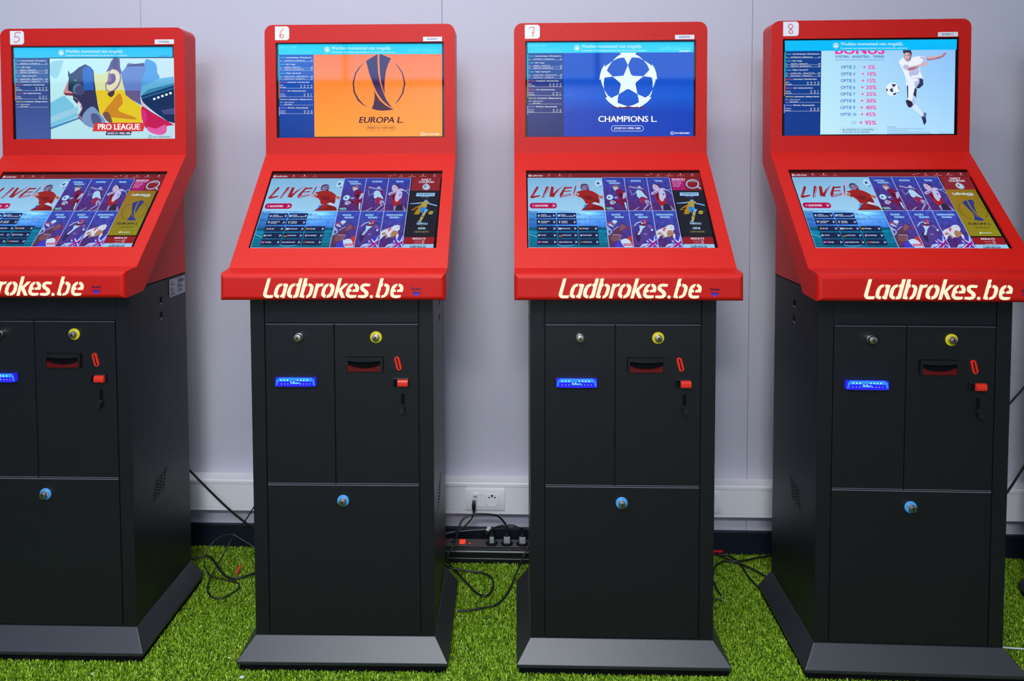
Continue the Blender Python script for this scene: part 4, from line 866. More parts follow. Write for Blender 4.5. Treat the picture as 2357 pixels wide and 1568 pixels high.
["P",[160,46,76],0,[[1868,3349],[2034,3325],[2517,3106],[2489,3352],[1985,3644],[1882,3619]]],
["P",[150,195,230],0,[[1969,3448],[2452,3204],[2429,3278],[1987,3546]]],
["P",[172,2,78],0,[[318,5060],[260,5032],[211,4955],[179,4838],[168,4701],[181,4563],[216,4446],[266,4368],[326,4341],[1546,4345],[1605,4373],[1653,4452],[1683,4569],[1692,4706],[1677,4843],[1641,4959],[1590,5036],[1531,5063]]],
["T",[232,224,244],"QUICKFIRE",[454,4822],[1199,4824],230,1.5,0],
["P",[232,224,244],0,[[375,4534],[322,4725],[359,4726],[341,4869],[404,4678],[367,4678]]],
["S",[216,192,228],0.00368,0,[[1439,4571],[1539,4706],[1433,4849]]],
["S",[216,192,228],0.00245,0,[[1501,4571],[1594,4706],[1495,4849]]],
["P",[168,212,240],0,[[4310,1741],[4293,1890],[4259,2023],[4210,2128],[4151,2196],[4089,2219],[4029,2195],[3977,2127],[3937,2021],[3915,1888],[3912,1739],[3928,1591],[3962,1456],[4011,1350],[4070,1281],[4133,1258],[4193,1282],[4246,1351],[4285,1458],[4307,1593]]],
["P",[62,66,120],0,[[4020,1664],[4120,1538],[4188,1665],[4147,1867],[4041,1892]]],
["P",[90,110,150],0,[[3889,1536],[4014,1334],[3978,1435]]],
["P",[50,90,150],0,[[4113,2144],[4277,2129],[4255,2230],[4131,2219]]],
["P",[90,110,150],0,[[3879,1865],[3921,2017],[3950,2067],[3903,1941]]],
["P",[178,168,208],0,[[2778,2111],[2940,1658],[3185,1278],[3003,1658],[3102,1811],[2884,2062],[2829,2462],[2702,3156],[2733,3451],[2567,3499],[2526,3155],[2635,2661]]],
["P",[95,60,100],0,[[2788,2111],[2853,2061],[2806,2512],[2703,3107],[2633,3353],[2694,2760]]],
["P",[185,165,185],0,[[2587,3499],[2745,3107],[2954,3059],[2964,3354],[2812,3574]]],
["P",[140,110,60],0,[[2783,3206],[2909,3157],[2923,3354],[2794,3500]]],
["P",[178,96,52],0,[[4038,3334],[4298,3507],[4294,3799],[4122,3750]]],
["P",[132,112,154],0,[[3077,2213],[3119,1912],[3293,1761],[3498,1863],[3586,2266],[3538,2690],[3174,2688],[3098,2514]]],
["P",[60,58,92],0,[[3077,2213],[3130,1912],[3292,1771],[3498,1873],[3461,2014],[3263,2003],[3141,2189],[3175,2663],[3098,2514]]],
["P",[60,40,70],0,[[3382,2165],[3528,2165],[3524,2266],[3378,2265]]],
["P",[70,35,60],0,[[3389,2515],[3539,2416],[3529,2665],[3424,2689]]],
["P",[152,30,30],0,[[2792,2934],[3154,2688],[3549,2665],[3790,2865],[4042,3261],[4083,4138],[4049,4451],[3793,4233],[3575,4545],[3292,4472],[3208,3989],[3057,3648],[2874,3574],[2992,3157]]],
["P",[118,20,26],1,[[3074,3158],[3229,3453],[3559,3455],[3756,3651],[3639,3991],[3337,3844]]],
["P",[118,20,26],0,[[3633,4136],[3955,3798],[4056,4283],[3794,4209]]],
["P",[204,198,228],0,[[3792,4243],[4048,4465],[4026,4714],[3756,4618]]],
["P",[122,22,26],0,[[3350,4568],[3619,4473],[4036,4724],[4210,4906],[4301,5332],[3006,5329]]],
["P",[150,32,34],0,[[3389,4616],[3617,4521],[3702,4904],[3285,5187]]],
["P",[30,140,232],0,[[3185,4616],[3381,4544],[3209,5045],[3082,5187],[3198,4807]]],
["G","stadium",[[102,5410],[4302,5411],[4298,9821],[88,9833]],[60,36],[0.35,14,"st"]],
["S",[130,200,240],0.00316,0,[[108,8270],[558,8617],[1063,8970],[1562,9430]]],
["S",[90,110,200],0.0051,0,[[792,8794],[1562,9408]]],
["S",[95,165,215],0.00467,1,[[1560,9495],[1847,9691],[2236,9669],[2731,9408]]],
["S",[40,150,210],0.0035,0,[[3810,9190],[4278,9181]]],
["S",[60,140,220],0.00358,0,[[2988,7173],[4291,7161]]],
["S",[40,120,225],0.00319,0,[[115,7396],[524,7396]]],
["P",[22,34,92],0,[[546,5626],[1599,5629],[1593,6329],[541,6327]]],
["P",[22,34,92],0,[[1660,5629],[2712,5632],[2708,6332],[1654,6329]]],
["P",[20,32,76],0,[[540,6433],[1601,6436],[1596,7111],[532,7109]]],
["P",[20,32,76],0,[[1651,6436],[2711,6438],[2706,7113],[1645,7111]]],
["P",[20,32,76],0,[[545,7269],[1598,7271],[1596,7949],[547,7948]]],
["P",[20,32,76],0,[[1662,7271],[2722,7272],[2713,7950],[1656,7949]]],
["P",[20,32,76],0,[[2795,7295],[3838,7297],[3824,7951],[2782,7950]]],
["P",[20,32,76],0,[[555,8060],[1599,8061],[1597,8772],[552,8772]]],
["P",[20,32,76],0,[[1663,8061],[2719,8062],[2710,8773],[1656,8772]]],
["P",[20,32,76],0,[[2778,8062],[3827,8063],[3810,8773],[2773,8773]]],
["P",[20,32,76],0,[[551,8873],[1598,8874],[1598,9561],[550,9561]]],
["P",[20,32,76],0,[[1653,8874],[2711,8874],[2706,9560],[1656,9561]]],
["P",[20,32,76],0,[[2779,8874],[3825,8874],[3816,9582],[2773,9582]]],
["T",[196,222,248],"AANTAL",[774,5945],[1097,5946],126,1.2,0],
["T",[196,222,248],"DOELPUNTEN",[772,6127],[1332,6129],126,1.2,0],
["T",[196,222,248],"BEIDE",[1889,5948],[2127,5949],126,1.2,0],
["T",[196,222,248],"TEAMS SCOREN",[1884,6130],[2524,6132],126,1.2,0],
["T",[196,222,248],"CHAMPIONS",[762,6766],[1263,6767],124,1.2,0],
["T",[196,222,248],"LEAGUE",[760,6940],[1100,6941],124,1.2,0],
["T",[196,222,248],"EUROPA",[1884,6768],[2224,6769],124,1.2,0],
["T",[196,222,248],"LEAGUE",[1879,6942],[2213,6943],124,1.2,0],
["T",[196,222,248],"BELGIË",[769,7664],[1061,7664],136,1.2,0],
["T",[196,222,248],"ENGELAND",[1880,7665],[2340,7666],136,1.2,0],
["T",[196,222,248],"SPANJE",[3000,7667],[3317,7667],135,1.2,0],
["T",[196,222,248],"ITALIË",[767,8475],[1017,8475],134,1.2,0],
["T",[196,222,248],"DUITSLAND",[1879,8476],[2361,8476],133,1.2,0],
["T",[196,222,248],"FRANKRIJK",[2989,8476],[3466,8477],133,1.2,0],
["T",[196,222,248],"TURKIJE",[764,9295],[1106,9295],131,1.2,0],
["T",[196,222,248],"NEDERLAND",[1881,9295],[2394,9295],131,1.2,0],
["T",[196,222,248],"PORTUGAL",[2994,9295],[3440,9295],131,1.2,0],
["S",[180,208,245],0.00444,0,[[1448,5868],[1531,5980],[1444,6096]]],
["S",[180,208,245],0.00444,0,[[2569,5870],[2650,5983],[2561,6099]]],
["S",[180,208,245],0.00441,0,[[1451,6680],[1533,6790],[1446,6905]]],
["S",[180,208,245],0.0044,0,[[2562,6682],[2643,6793],[2555,6907]]],
["S",[180,208,245],0.00437,0,[[1444,7488],[1525,7597],[1439,7710]]],
["S",[180,208,245],0.00437,0,[[2566,7490],[2646,7599],[2559,7711]]],
["S",[180,208,245],0.00436,0,[[3682,7491],[3761,7600],[3673,7713]]],
["S",[180,208,245],0.00434,0,[[1446,8311],[1526,8418],[1441,8529]]],
["S",[180,208,245],0.00433,0,[[2565,8312],[2644,8418],[2558,8529]]],
["S",[180,208,245],0.00432,0,[[3680,8312],[3757,8419],[3670,8530]]],
["S",[180,208,245],0.0043,0,[[1442,9120],[1522,9225],[1437,9334]]],
["S",[180,208,245],0.00429,0,[[2565,9120],[2644,9225],[2558,9334]]],
["S",[180,208,245],0.00429,0,[[3683,9120],[3760,9225],[3673,9334]]],
["P",[25,25,40],0,[[602,7496],[650,7496],[647,7704],[600,7704]]],
["P",[205,205,60],0,[[650,7496],[698,7496],[695,7705],[647,7704]]],
["P",[190,30,90],0,[[698,7496],[746,7497],[743,7705],[695,7705]]],
["P",[50,190,150],0,[[582,8315],[636,8315],[633,8519],[579,8519]]],
["P",[205,215,235],0,[[636,8315],[690,8315],[687,8519],[633,8519]]],
["P",[150,50,120],0,[[690,8315],[744,8315],[741,8519],[687,8519]]],
["P",[215,20,130],0,[[575,9128],[739,9128],[736,9330],[572,9330]]],
["S",[205,215,235],0.00117,0,[[664,9229],[663,9244],[660,9258],[656,9269],[650,9278],[644,9284],[637,9286],[631,9284],[625,9278],[620,9269],[616,9258],[613,9244],[613,9229],[614,9214],[617,9201],[621,9189],[626,9180],[632,9174],[639,9172],[646,9174],[652,9180],[657,9189],[661,9201],[663,9214],[664,9229]]],
["P",[205,215,235],0,[[1696,7489],[1861,7489],[1855,7724],[1691,7724]]],
["P",[170,90,140],0,[[1766,7489],[1790,7489],[1784,7724],[1760,7724]]],
["P",[170,90,140],0,[[1694,7584],[1859,7584],[1858,7629],[1693,7629]]],
["P",[30,25,40],0,[[1699,8351],[1861,8351],[1859,8419],[1697,8419]]],
["P",[180,30,40],0,[[1697,8419],[1859,8419],[1857,8488],[1696,8487]]],
["P",[200,190,60],0,[[1696,8487],[1857,8488],[1855,8556],[1694,8555]]],
["P",[190,40,90],0,[[1695,9146],[1856,9146],[1854,9213],[1694,9213]]],
["P",[205,215,235],0,[[1694,9213],[1854,9213],[1852,9280],[1692,9280]]],
["P",[70,60,220],0,[[1692,9280],[1852,9280],[1850,9347],[1691,9347]]],
["P",[190,50,50],0,[[2817,7517],[2972,7518],[2970,7561],[2816,7560]]],
["P",[215,205,50],0,[[2816,7560],[2970,7561],[2969,7604],[2814,7603]]],
["P",[215,205,50],0,[[2814,7603],[2969,7604],[2967,7646],[2813,7646]]],
["P",[190,50,50],0,[[2813,7646],[2967,7646],[2965,7689],[2811,7689]]],
["P",[40,60,190],0,[[2816,8316],[2870,8316],[2862,8530],[2809,8530]]],
["P",[205,215,235],0,[[2870,8316],[2924,8316],[2916,8530],[2862,8530]]],
["P",[180,50,110],0,[[2924,8316],[2978,8316],[2970,8530],[2916,8530]]],
["P",[30,130,60],0,[[2819,9129],[2868,9129],[2861,9321],[2812,9321]]],
["P",[190,40,35],0,[[2868,9129],[2918,9129],[2911,9321],[2861,9321]]],
["P",[200,40,30],0,[[2918,9129],[2967,9129],[2960,9321],[2911,9321]]],
["P",[205,215,235],0,[[665,5828],[723,5969],[602,5968]]],
["P",[205,215,235],0,[[602,6006],[723,6006],[660,6146]]],
["P",[150,190,240],0,[[1696,5840],[1853,5841],[1846,6111],[1689,6111]]],
["P",[205,215,235],0,[[599,6651],[720,6651],[670,6913],[644,6913]]],
["P",[205,215,235],0,[[1726,6653],[1827,6653],[1793,6791],[1800,6929],[1740,6928],[1759,6791]]],
["G",[[48,66,170],[48,66,170],[84,34,104],[84,34,104]],[[4339,954],[5616,956],[5613,5371],[4325,5372]],[22,26],[0.3,30,"m"]],
["G",[[52,74,182],[52,74,182],[80,36,108],[80,36,108]],[[4324,5406],[5611,5404],[5607,9841],[4305,9846]],[22,26],[0.3,30,"m"]],
["G",[[48,66,170],[48,66,170],[84,34,104],[84,34,104]],[[5616,962],[6902,964],[6910,5374],[5613,5376]],[22,26],[0.3,30,"m"]],
["G",[[52,74,182],[52,74,182],[80,36,108],[80,36,108]],[[5611,5410],[6908,5408],[6906,9840],[5607,9846]],[22,26],[0.3,30,"m"]],
["G",[[48,66,170],[48,66,170],[84,34,104],[84,34,104]],[[6902,970],[8196,972],[8193,5378],[6910,5380]],[22,26],[0.3,30,"m"]],
["G",[[52,74,182],[52,74,182],[80,36,108],[80,36,108]],[[6907,5413],[8190,5412],[8176,9840],[6906,9845]],[22,26],[0.3,30,"m"]],
["T",[160,214,255],"VOETBAL",[4604,1533],[5179,1536],220,2,0],
["T",[160,214,255],"VANDAAG",[4712,1821],[5342,1824],219,2,0],
["T",[160,214,255],"SPORTEN",[5971,1532],[6545,1535],220,2,0],
["T",[160,214,255],"TENNIS",[7326,1535],[7777,1538],219,2,0],
["T",[160,214,255],"FRANSE",[4648,5978],[5134,5980],215,2,0],
["T",[160,214,255],"RENNEN",[4785,6290],[5302,6291],213,2,0],
["T",[160,214,255],"ENGELS",[5912,5982],[6383,5983],215,2,0],
["T",[160,214,255],"RENNEN",[6085,6293],[6605,6294],213,2,0],
["T",[160,214,255],"WINDHONDEN-",[7068,5984],[8018,5987],214,2,0],
["T",[160,214,255],"RENNEN",[7283,6296],[7802,6297],213,2,0],
["P",[172,216,246],0,[[4858,3617],[4843,3725],[4811,3823],[4765,3900],[4710,3949],[4651,3966],[4594,3949],[4544,3899],[4506,3821],[4485,3724],[4481,3615],[4495,3507],[4527,3409],[4573,3331],[4628,3281],[4688,3264],[4745,3281],[4795,3332],[4833,3410],[4855,3508]]],
["P",[62,70,130],0,[[4688,3625],[4683,3660],[4673,3692],[4658,3717],[4641,3733],[4622,3739],[4604,3733],[4589,3717],[4577,3692],[4570,3660],[4569,3624],[4574,3589],[4584,3557],[4598,3532],[4616,3516],[4634,3510],[4652,3516],[4668,3532],[4680,3558],[4686,3590]]],
["P",[80,130,200],0,[[4779,3573],[4823,3617],[4799,3726]]],
["P",[168,172,208],0,[[4888,3617],[5096,3539],[5115,3684],[4970,3801]]],
["P",[122,14,64],0,[[5089,2643],[5189,2532],[5369,2644],[5549,2913],[5447,3223],[5388,3751],[5560,3817],[5572,4274],[5421,4295],[5347,4919],[5450,5324],[5282,4790],[5157,4402],[4960,4315],[4922,4011],[5180,4012],[5226,3837],[5133,3530],[5062,3133]]],
["P",[60,10,50],1,[[5195,3089],[5389,3267],[5350,3619],[5241,3575]]],
["P",[60,10,50],0,[[5293,3969],[5511,4013],[5430,4143]]],
["P",[90,20,60],0,[[4901,4054],[5170,4186],[5084,4402],[4956,4401]]],
["P",[190,180,196],0,[[4892,2148],[5012,2013],[5221,1969],[5249,2465],[5113,2554],[5018,2754],[4945,2553]]],
["P",[108,96,116],0,[[4875,2102],[5017,1922],[5186,1914],[5294,2172],[5257,2487],[5198,2375],[5133,2194],[4962,2238]]],
["P",[168,172,208],0,[[5459,3024],[5610,2980],[5591,3444],[5510,3729],[5395,3860],[5389,3575]]],
["P",[168,172,208],0,[[4636,4184],[4775,4001],[4967,4185],[4974,4402],[4845,4410],[4853,4595],[4655,4539]]],
["P",[90,80,130],0,[[4731,4141],[4926,4271],[4795,4314]]],
["P",[112,20,60],0,[[4654,4552],[4804,4552],[4785,4840],[4665,4874]]],
["P",[112,150,222],0,[[4396,4937],[4523,4959],[4692,4874],[4826,5097],[4801,5225],[4511,5202]]],
["P",[84,214,74],0,[[4393,4937],[4509,4950],[4547,5207],[4426,5151]]],
["P",[70,170,80],0,[[4567,5173],[4806,5139],[4812,5225],[4583,5224]]],
["P",[38,18,50],0,[[5368,4403],[5430,4295],[5551,5312],[5469,5324]]],
["P",[172,216,244],0,[[5430,4295],[5529,4326],[5548,5269],[5481,5112]]],
["S",[150,152,204],0.00823,0,[[5736,2287],[5882,2198],[6189,2380],[6502,2435],[6637,2651]]],
["S",[105,75,130],0.00411,0,[[5778,2378],[5999,2424],[6180,2514]]],
["S",[120,120,190],0.00485,0,[[5873,2647],[5894,3048],[5927,3402]]],
["P",[165,165,208],0,[[6499,2269],[6490,2327],[6473,2380],[6448,2421],[6419,2448],[6389,2457],[6359,2448],[6334,2421],[6316,2379],[6305,2326],[6304,2268],[6313,2210],[6330,2157],[6355,2115],[6384,2088],[6414,2079],[6444,2089],[6469,2116],[6488,2158],[6498,2211]]],
["P",[80,50,90],0,[[5826,2265],[5820,2307],[5809,2345],[5794,2374],[5776,2393],[5757,2400],[5739,2393],[5724,2374],[5712,2344],[5706,2307],[5706,2265],[5711,2223],[5722,2185],[5737,2156],[5755,2136],[5774,2130],[5792,2137],[5808,2156],[5819,2186],[5825,2224]]],
["P",[110,24,70],0,[[6512,2561],[6649,2606],[6680,3140],[6587,3095]]],
["P",[166,208,238],0,[[6176,2805],[6321,2627],[6506,2784],[6615,3228],[6763,3669],[6723,3835],[6499,3558],[6301,3763],[6205,3535]]],
["S",[140,170,215],0.00371,0,[[6188,2960],[5982,3270]]],
["P",[140,32,82],0,[[6301,3763],[6447,3514],[6657,3668],[6756,3887],[6608,4113],[6556,4631],[6391,4320],[6265,4016]]],
["P",[190,130,170],0,[[6308,3929],[6361,4234],[6327,4190]]],
["P",[150,152,204],0,[[6599,3974],[6799,4009],[6910,4538],[6760,4675],[6426,5399],[6374,5369],[6532,4923],[6681,4623],[6593,4321]]],
["P",[95,65,130],0,[[6694,4191],[6888,4538],[6754,4624]]],
["S",[150,180,230],0.00399,0,[[5903,5355],[6213,4922]]],
["S",[130,130,200],0.00544,0,[[6738,5349],[6878,4924]]],
["P",[160,26,40],0,[[7185,3275],[7353,3010],[7425,3276],[7418,3846],[7502,4173],[7693,3848],[7814,3673],[7738,4420],[7415,4806],[7250,4107]]],
["P",[90,12,34],0,[[7244,3231],[7365,3099],[7399,3846],[7316,3977]]],
["P",[46,34,62],0,[[7406,4806],[7736,4455],[7926,4585],[8016,5345],[7463,5343]]],
["P",[140,140,200],0,[[7407,4797],[7556,4648],[7518,5343],[7463,5343]]],
["P",[134,122,184],0,[[7914,4619],[8115,5141],[8119,5345],[7998,5345]]],
["P",[188,174,210],0,[[7164,2024],[7275,1835],[7418,1935],[7527,2207],[7527,2499],[7296,2797],[7198,2609],[7153,2340]]],
["P",[100,70,120],0,[[7285,2206],[7383,2138],[7354,2273]]],
["P",[36,22,46],0,[[7193,1934],[7372,1790],[7512,1927],[7568,2207],[7583,2454],[7515,2252],[7397,1958],[7272,1880]]],
["P",[184,178,218],0,[[6990,3106],[7100,2920],[7499,2566],[7607,2387],[7808,2433],[7892,2657],[7556,2789],[7271,3121],[7070,3327]]],
["P",[120,95,150],0,[[7087,3098],[7485,2744],[7460,2833],[7116,3208]]],
["P",[186,188,228],0,[[7456,2878],[7641,2656],[7803,2946],[7799,3629],[7697,3804],[7595,4160],[7485,4160],[7410,3715]]],
["P",[120,95,150],0,[[7639,3145],[7754,3101],[7663,3541]]],
["S",[150,200,240],0.00297,0,[[7883,2657],[8206,2569]]],
["S",[150,200,240],0.0026,0,[[7881,2679],[8054,2836],[8183,3279]]],
["P",[150,74,114],0,[[4346,6865],[4579,6796],[4657,7002],[4569,7162],[4779,7502],[4643,7457],[4493,7298],[4358,7229]]],
["P",[172,192,232],0,[[4387,7047],[4547,7025],[4673,7275],[4694,7434],[4474,7275]]],
["P",[150,172,226],0,[[4338,7298],[4532,7682],[4585,7996],[4450,8508],[4330,8353]]],
["P",[60,60,120],0,[[4370,7772],[4520,7907],[4399,8353]]],
["P",[172,130,168],0,[[4671,6934],[4831,6911],[4805,7103],[4718,7175]]],
["P",[178,218,242],0,[[4910,6751],[4900,6813],[4877,6869],[4843,6914],[4803,6942],[4759,6952],[4717,6942],[4680,6914],[4651,6869],[4634,6813],[4631,6750],[4641,6688],[4664,6632],[4697,6587],[4738,6558],[4781,6549],[4824,6559],[4861,6587],[4890,6632],[4907,6689]]],
["P",[88,52,84],0,[[5122,7049],[5230,6889],[5278,7094],[5437,7413],[5530,7503],[5557,7773],[5399,7706],[5178,7773],[5056,8354],[5008,8840],[4844,9147],[4640,9330],[4333,9820],[4329,8575],[4592,8041],[4794,7592],[4987,7321]]],
["P",[128,80,106],1,[[5139,7094],[5236,7140],[5335,7458],[5184,7683],[4976,7862],[5022,7412]]],
["P",[118,76,90],1,[[4529,8486],[4921,8487],[4940,8840],[4650,9147],[4467,8927]]],
["P",[190,20,60],0,[[5525,7526],[5520,7556],[5511,7584],[5497,7606],[5481,7620],[5463,7625],[5447,7620],[5432,7606],[5421,7584],[5415,7556],[5414,7525],[5419,7495],[5428,7467],[5442,7445],[5458,7431],[5476,7426],[5492,7431],[5507,7445],[5518,7467],[5524,7495]]],
["S",[190,200,240],0.00315,0,[[4614,7817],[4774,7592],[4946,7344]]],
["S",[185,160,215],0.00392,0,[[4575,8353],[5024,8389]]],
["S",[170,140,210],0.00235,0,[[5024,8398],[4964,8752],[4847,9103]]],
["P",[60,58,198],0,[[4615,9430],[4911,9006],[5019,9495],[5143,9841],[4651,9841]]],
["P",[192,218,246],0,[[4952,8971],[5052,8928],[5175,8818],[5330,8840],[5469,9103],[5579,9819],[5134,9841],[4987,9365]]],
["P",[198,50,40],0,[[5318,8708],[5577,8478],[5595,9711],[5467,9147]]],
["P",[184,10,92],0,[[5042,9430],[5518,9408],[5496,9668],[5028,9668]]],
["P",[232,232,248],0,[[5068,9473],[5113,9473],[5077,9647],[5029,9647]]],
["S",[232,232,248],0.0031,0,[[5151,9551],[5471,9538]]],
["P",[80,58,138],0,[[5715,8310],[5836,7953],[6203,7774],[6432,7323],[6629,7051],[6731,7279],[6783,7775],[6705,7954],[6603,7685],[6570,8399],[6499,8840],[6211,9059],[6089,9408],[5895,9711],[5699,9452],[5700,8840]]],
["P",[118,84,160],0,[[6494,7278],[6628,7074],[6708,7324],[6754,7775],[6629,7595]]],
["P",[50,34,90],1,[[5805,8132],[6001,8132],[6043,8664],[5924,9278],[5798,8840]]],
["P",[120,100,190],0,[[6197,8132],[6466,8221],[6293,8443]]],
["P",[185,215,240],0,[[6769,7775],[6763,7816],[6753,7854],[6738,7884],[6722,7903],[6704,7909],[6688,7903],[6674,7883],[6664,7854],[6659,7816],[6659,7775],[6665,7733],[6676,7695],[6690,7666],[6707,7646],[6724,7640],[6741,7647],[6755,7666],[6765,7696],[6770,7733]]],
["P",[60,40,80],0,[[6457,6960],[6741,7142],[6629,7051],[6559,6923]]],
["P",[172,208,238],0,[[6066,7232],[6426,7269],[6209,7684],[6154,7909],[6005,8363],[5884,8363],[6075,7774]]],
["P",[98,18,50],0,[[6114,7050],[6275,6731],[6467,6823],[6488,7142],[6334,7301],[6141,7232]]],
["P",[205,205,235],0,[[6291,6959],[6286,6990],[6277,7018],[6264,7041],[6249,7055],[6232,7060],[6217,7055],[6203,7040],[6193,7018],[6188,6990],[6188,6959],[6192,6928],[6202,6900],[6214,6878],[6230,6864],[6246,6859],[6262,6864],[6275,6878],[6285,6900],[6290,6928]]],
["S",[170,195,230],0.00594,0,[[5824,7232],[5976,6890],[6214,6754]]],
["P",[160,110,130],0,[[6466,6891],[6458,6948],[6443,6999],[6421,7039],[6396,7065],[6370,7074],[6345,7065],[6324,7039],[6308,6998],[6300,6947],[6300,6891],[6308,6834],[6323,6783],[6344,6743],[6369,6717],[6396,6708],[6421,6717],[6442,6743],[6458,6784],[6466,6835]]],
["P",[192,58,84],0,[[6512,6639],[6503,6685],[6485,6726],[6458,6758],[6425,6779],[6390,6786],[6356,6779],[6327,6758],[6305,6725],[6292,6684],[6289,6639],[6298,6594],[6317,6553],[6343,6520],[6376,6499],[6411,6492],[6445,6499],[6475,6520],[6497,6553],[6510,6594]]],
["P",[170,160,170],0,[[5858,7232],[5854,7263],[5846,7290],[5835,7313],[5822,7327],[5808,7332],[5795,7327],[5784,7312],[5775,7290],[5771,7263],[5771,7232],[5775,7201],[5783,7173],[5794,7151],[5807,7137],[5821,7132],[5834,7137],[5845,7151],[5854,7173],[5858,7201]]],
["P",[58,56,186],0,[[5925,9841],[6173,9321],[6479,8840],[6788,8355],[6901,8664],[6907,9840]]],
["P",[190,214,246],0,[[6175,9840],[6602,9278],[6457,8884],[6499,8840],[6667,9190],[6824,8399],[6844,8399],[6771,9103],[6872,8796],[6888,9147],[6757,9408],[6914,9754],[6911,9840],[6830,9840],[6696,9581],[6561,9840]]],
["P",[152,28,130],0,[[6281,9840],[6530,9473],[6485,9299],[6586,9234],[6657,9321],[6883,8906],[6884,9190],[6723,9473],[6869,9840],[6811,9840],[6658,9573],[6503,9840]]],
["P",[152,28,130],0,[[6372,8972],[6442,8950],[6512,9190],[6412,9234]]],
["P",[190,214,246],0,[[6308,9059],[6360,9016],[6441,9234],[6389,9278]]],
["P",[190,214,246],0,[[5925,9841],[6064,9495],[6441,9365],[6223,9711]]],
["P",[152,28,130],0,[[5943,9711],[6254,9538],[6129,9668]]],
["P",[206,212,228],0,[[6927,7954],[7029,7775],[7302,7551],[7471,7415],[7586,7212],[7793,7108],[7918,7258],[7923,7776],[7827,7866],[7843,8133],[7912,8356],[7866,8819],[7770,8797],[7773,8311],[7570,8585],[7333,8629],[7241,8805],[7160,8355],[6939,8928],[6918,8399]]],
["P",[166,124,94],1,[[7498,8044],[7675,7798],[7882,8134],[7672,8532],[7489,8629]]],
["P",[150,110,86],0,[[7197,8133],[7327,8576],[7225,8805],[7188,8488]]],
["P",[160,130,110],1,[[7001,8133],[7184,8044],[7144,8311],[7003,8355]]],
["P",[30,25,50],0,[[7932,7803],[7929,7822],[7923,7840],[7915,7854],[7905,7863],[7895,7866],[7886,7863],[7878,7854],[7872,7840],[7869,7822],[7869,7803],[7873,7784],[7879,7766],[7887,7752],[7896,7743],[7906,7740],[7916,7743],[7924,7752],[7929,7766],[7932,7784]]],
["P",[30,25,60],0,[[7805,7425],[7803,7439],[7799,7451],[7792,7461],[7785,7468],[7778,7470],[7771,7468],[7765,7461],[7760,7451],[7758,7439],[7758,7425],[7760,7411],[7765,7398],[7771,7388],[7778,7382],[7785,7380],[7793,7382],[7799,7388],[7803,7398],[7805,7411]]],
["P",[90,80,110],0,[[7944,7461],[7942,7475],[7938,7488],[7933,7498],[7927,7504],[7920,7506],[7915,7504],[7910,7498],[7906,7488],[7904,7475],[7905,7461],[7907,7447],[7911,7435],[7916,7425],[7922,7418],[7928,7416],[7934,7418],[7939,7425],[7943,7435],[7944,7447]]],
["P",[212,40,84],0,[[7315,7641],[7424,7506],[7513,7618],[7408,7708],[7368,7955],[7303,7910]]],
["P",[58,56,186],0,[[7250,9840],[7505,9321],[7817,8841],[8132,8356],[8241,8665],[8231,9840]]],
["P",[190,214,246],0,[[7500,9840],[7934,9278],[7794,8885],[7836,8841],[8000,9191],[8167,8400],[8187,8400],[8104,9103],[8209,8797],[8220,9147],[8087,9408],[8238,9754],[8234,9840],[8154,9840],[8023,9581],[7885,9840]]],
["P",[152,28,130],0,[[7606,9840],[7859,9473],[7816,9299],[7918,9234],[7988,9321],[8219,8907],[8216,9191],[8052,9473],[8192,9840],[8134,9840],[7985,9573],[7827,9840]]],
["P",[152,28,130],0,[[7709,8972],[7778,8950],[7845,9191],[7744,9234]]],
["P",[190,214,246],0,[[7643,9060],[7695,9016],[7773,9234],[7721,9278]]],
["P",[190,214,246],0,[[7250,9840],[7394,9495],[7772,9365],[7549,9711]]],
["P",[152,28,130],0,[[7270,9711],[7583,9538],[7457,9668]]],
["S",[178,200,250],0.00285,0,[[4339,960],[4325,5378],[4306,9841]]],
["S",[178,200,250],0.00285,0,[[5615,968],[5613,5382],[5607,9841]]],
["S",[178,200,250],0.00284,0,[[6901,976],[6910,5386],[6906,9840]]],
["S",[178,200,250],0.00284,0,[[8195,984],[8192,5389],[8176,9840]]],
["S",[178,200,250],0.00239,0,[[91,5371],[4317,5389],[8192,5389]]],
["S",[160,190,240],0.00174,0,[[4335,948],[8197,966]]],
["S",[165,205,250],0.00297,0,[[78,9878],[4258,9882],[8198,9870]]],
["S",[150,200,245],0.00225,0,[[100,982],[85,9873]]]],
"SEARCH":[
["P",[128,24,34],0,[[8250,968],[9951,963],[9937,2709],[8259,2701]]],
["P",[160,18,104],0,[[8248,991],[8990,973],[8998,2682],[8260,2694]]],
["T",[205,212,238],"SEARCH",[8314,1329],[9061,1333],245,1.5,0],
["P",[205,190,225],0,[[8306,1413],[9053,1417],[9050,1448],[8304,1443]]],
["T",[210,150,205],"FOR YOUR",[8311,1656],[8818,1659],129,1,0],
["T",[210,150,205],"FAVOURITE",[8315,1869],[8836,1872],129,1,0],
["T",[210,150,205],"TEAM OR",[8314,2057],[8741,2060],128,1,0],
["T",[210,150,205],"PLAYER",[8314,2245],[8678,2247],128,1,0],
["S",[152,196,238],0.00686,0,[[9777,1854],[9751,2002],[9704,2140],[9639,2258],[9561,2348],[9474,2404],[9386,2423],[9301,2403],[9225,2346],[9164,2255],[9122,2137],[9101,1999],[9104,1850],[9129,1702],[9176,1563],[9240,1443],[9319,1352],[9406,1294],[9496,1275],[9582,1295],[9658,1354],[9719,1446],[9761,1566],[9781,1705],[9777,1854]]],
["S",[152,196,238],0.0087,0,[[9686,2215],[9844,2493]]],
["S",[200,210,240],0.00282,0,[[9296,1557],[9331,1524],[9367,1499],[9405,1482],[9444,1474],[9482,1475],[9519,1484],[9554,1503],[9585,1529],[9613,1563],[9636,1604]]]],
"TOP":[
["P",[26,28,40],0,[[8258,2709],[9936,2717],[9861,8634],[8249,8633]]],
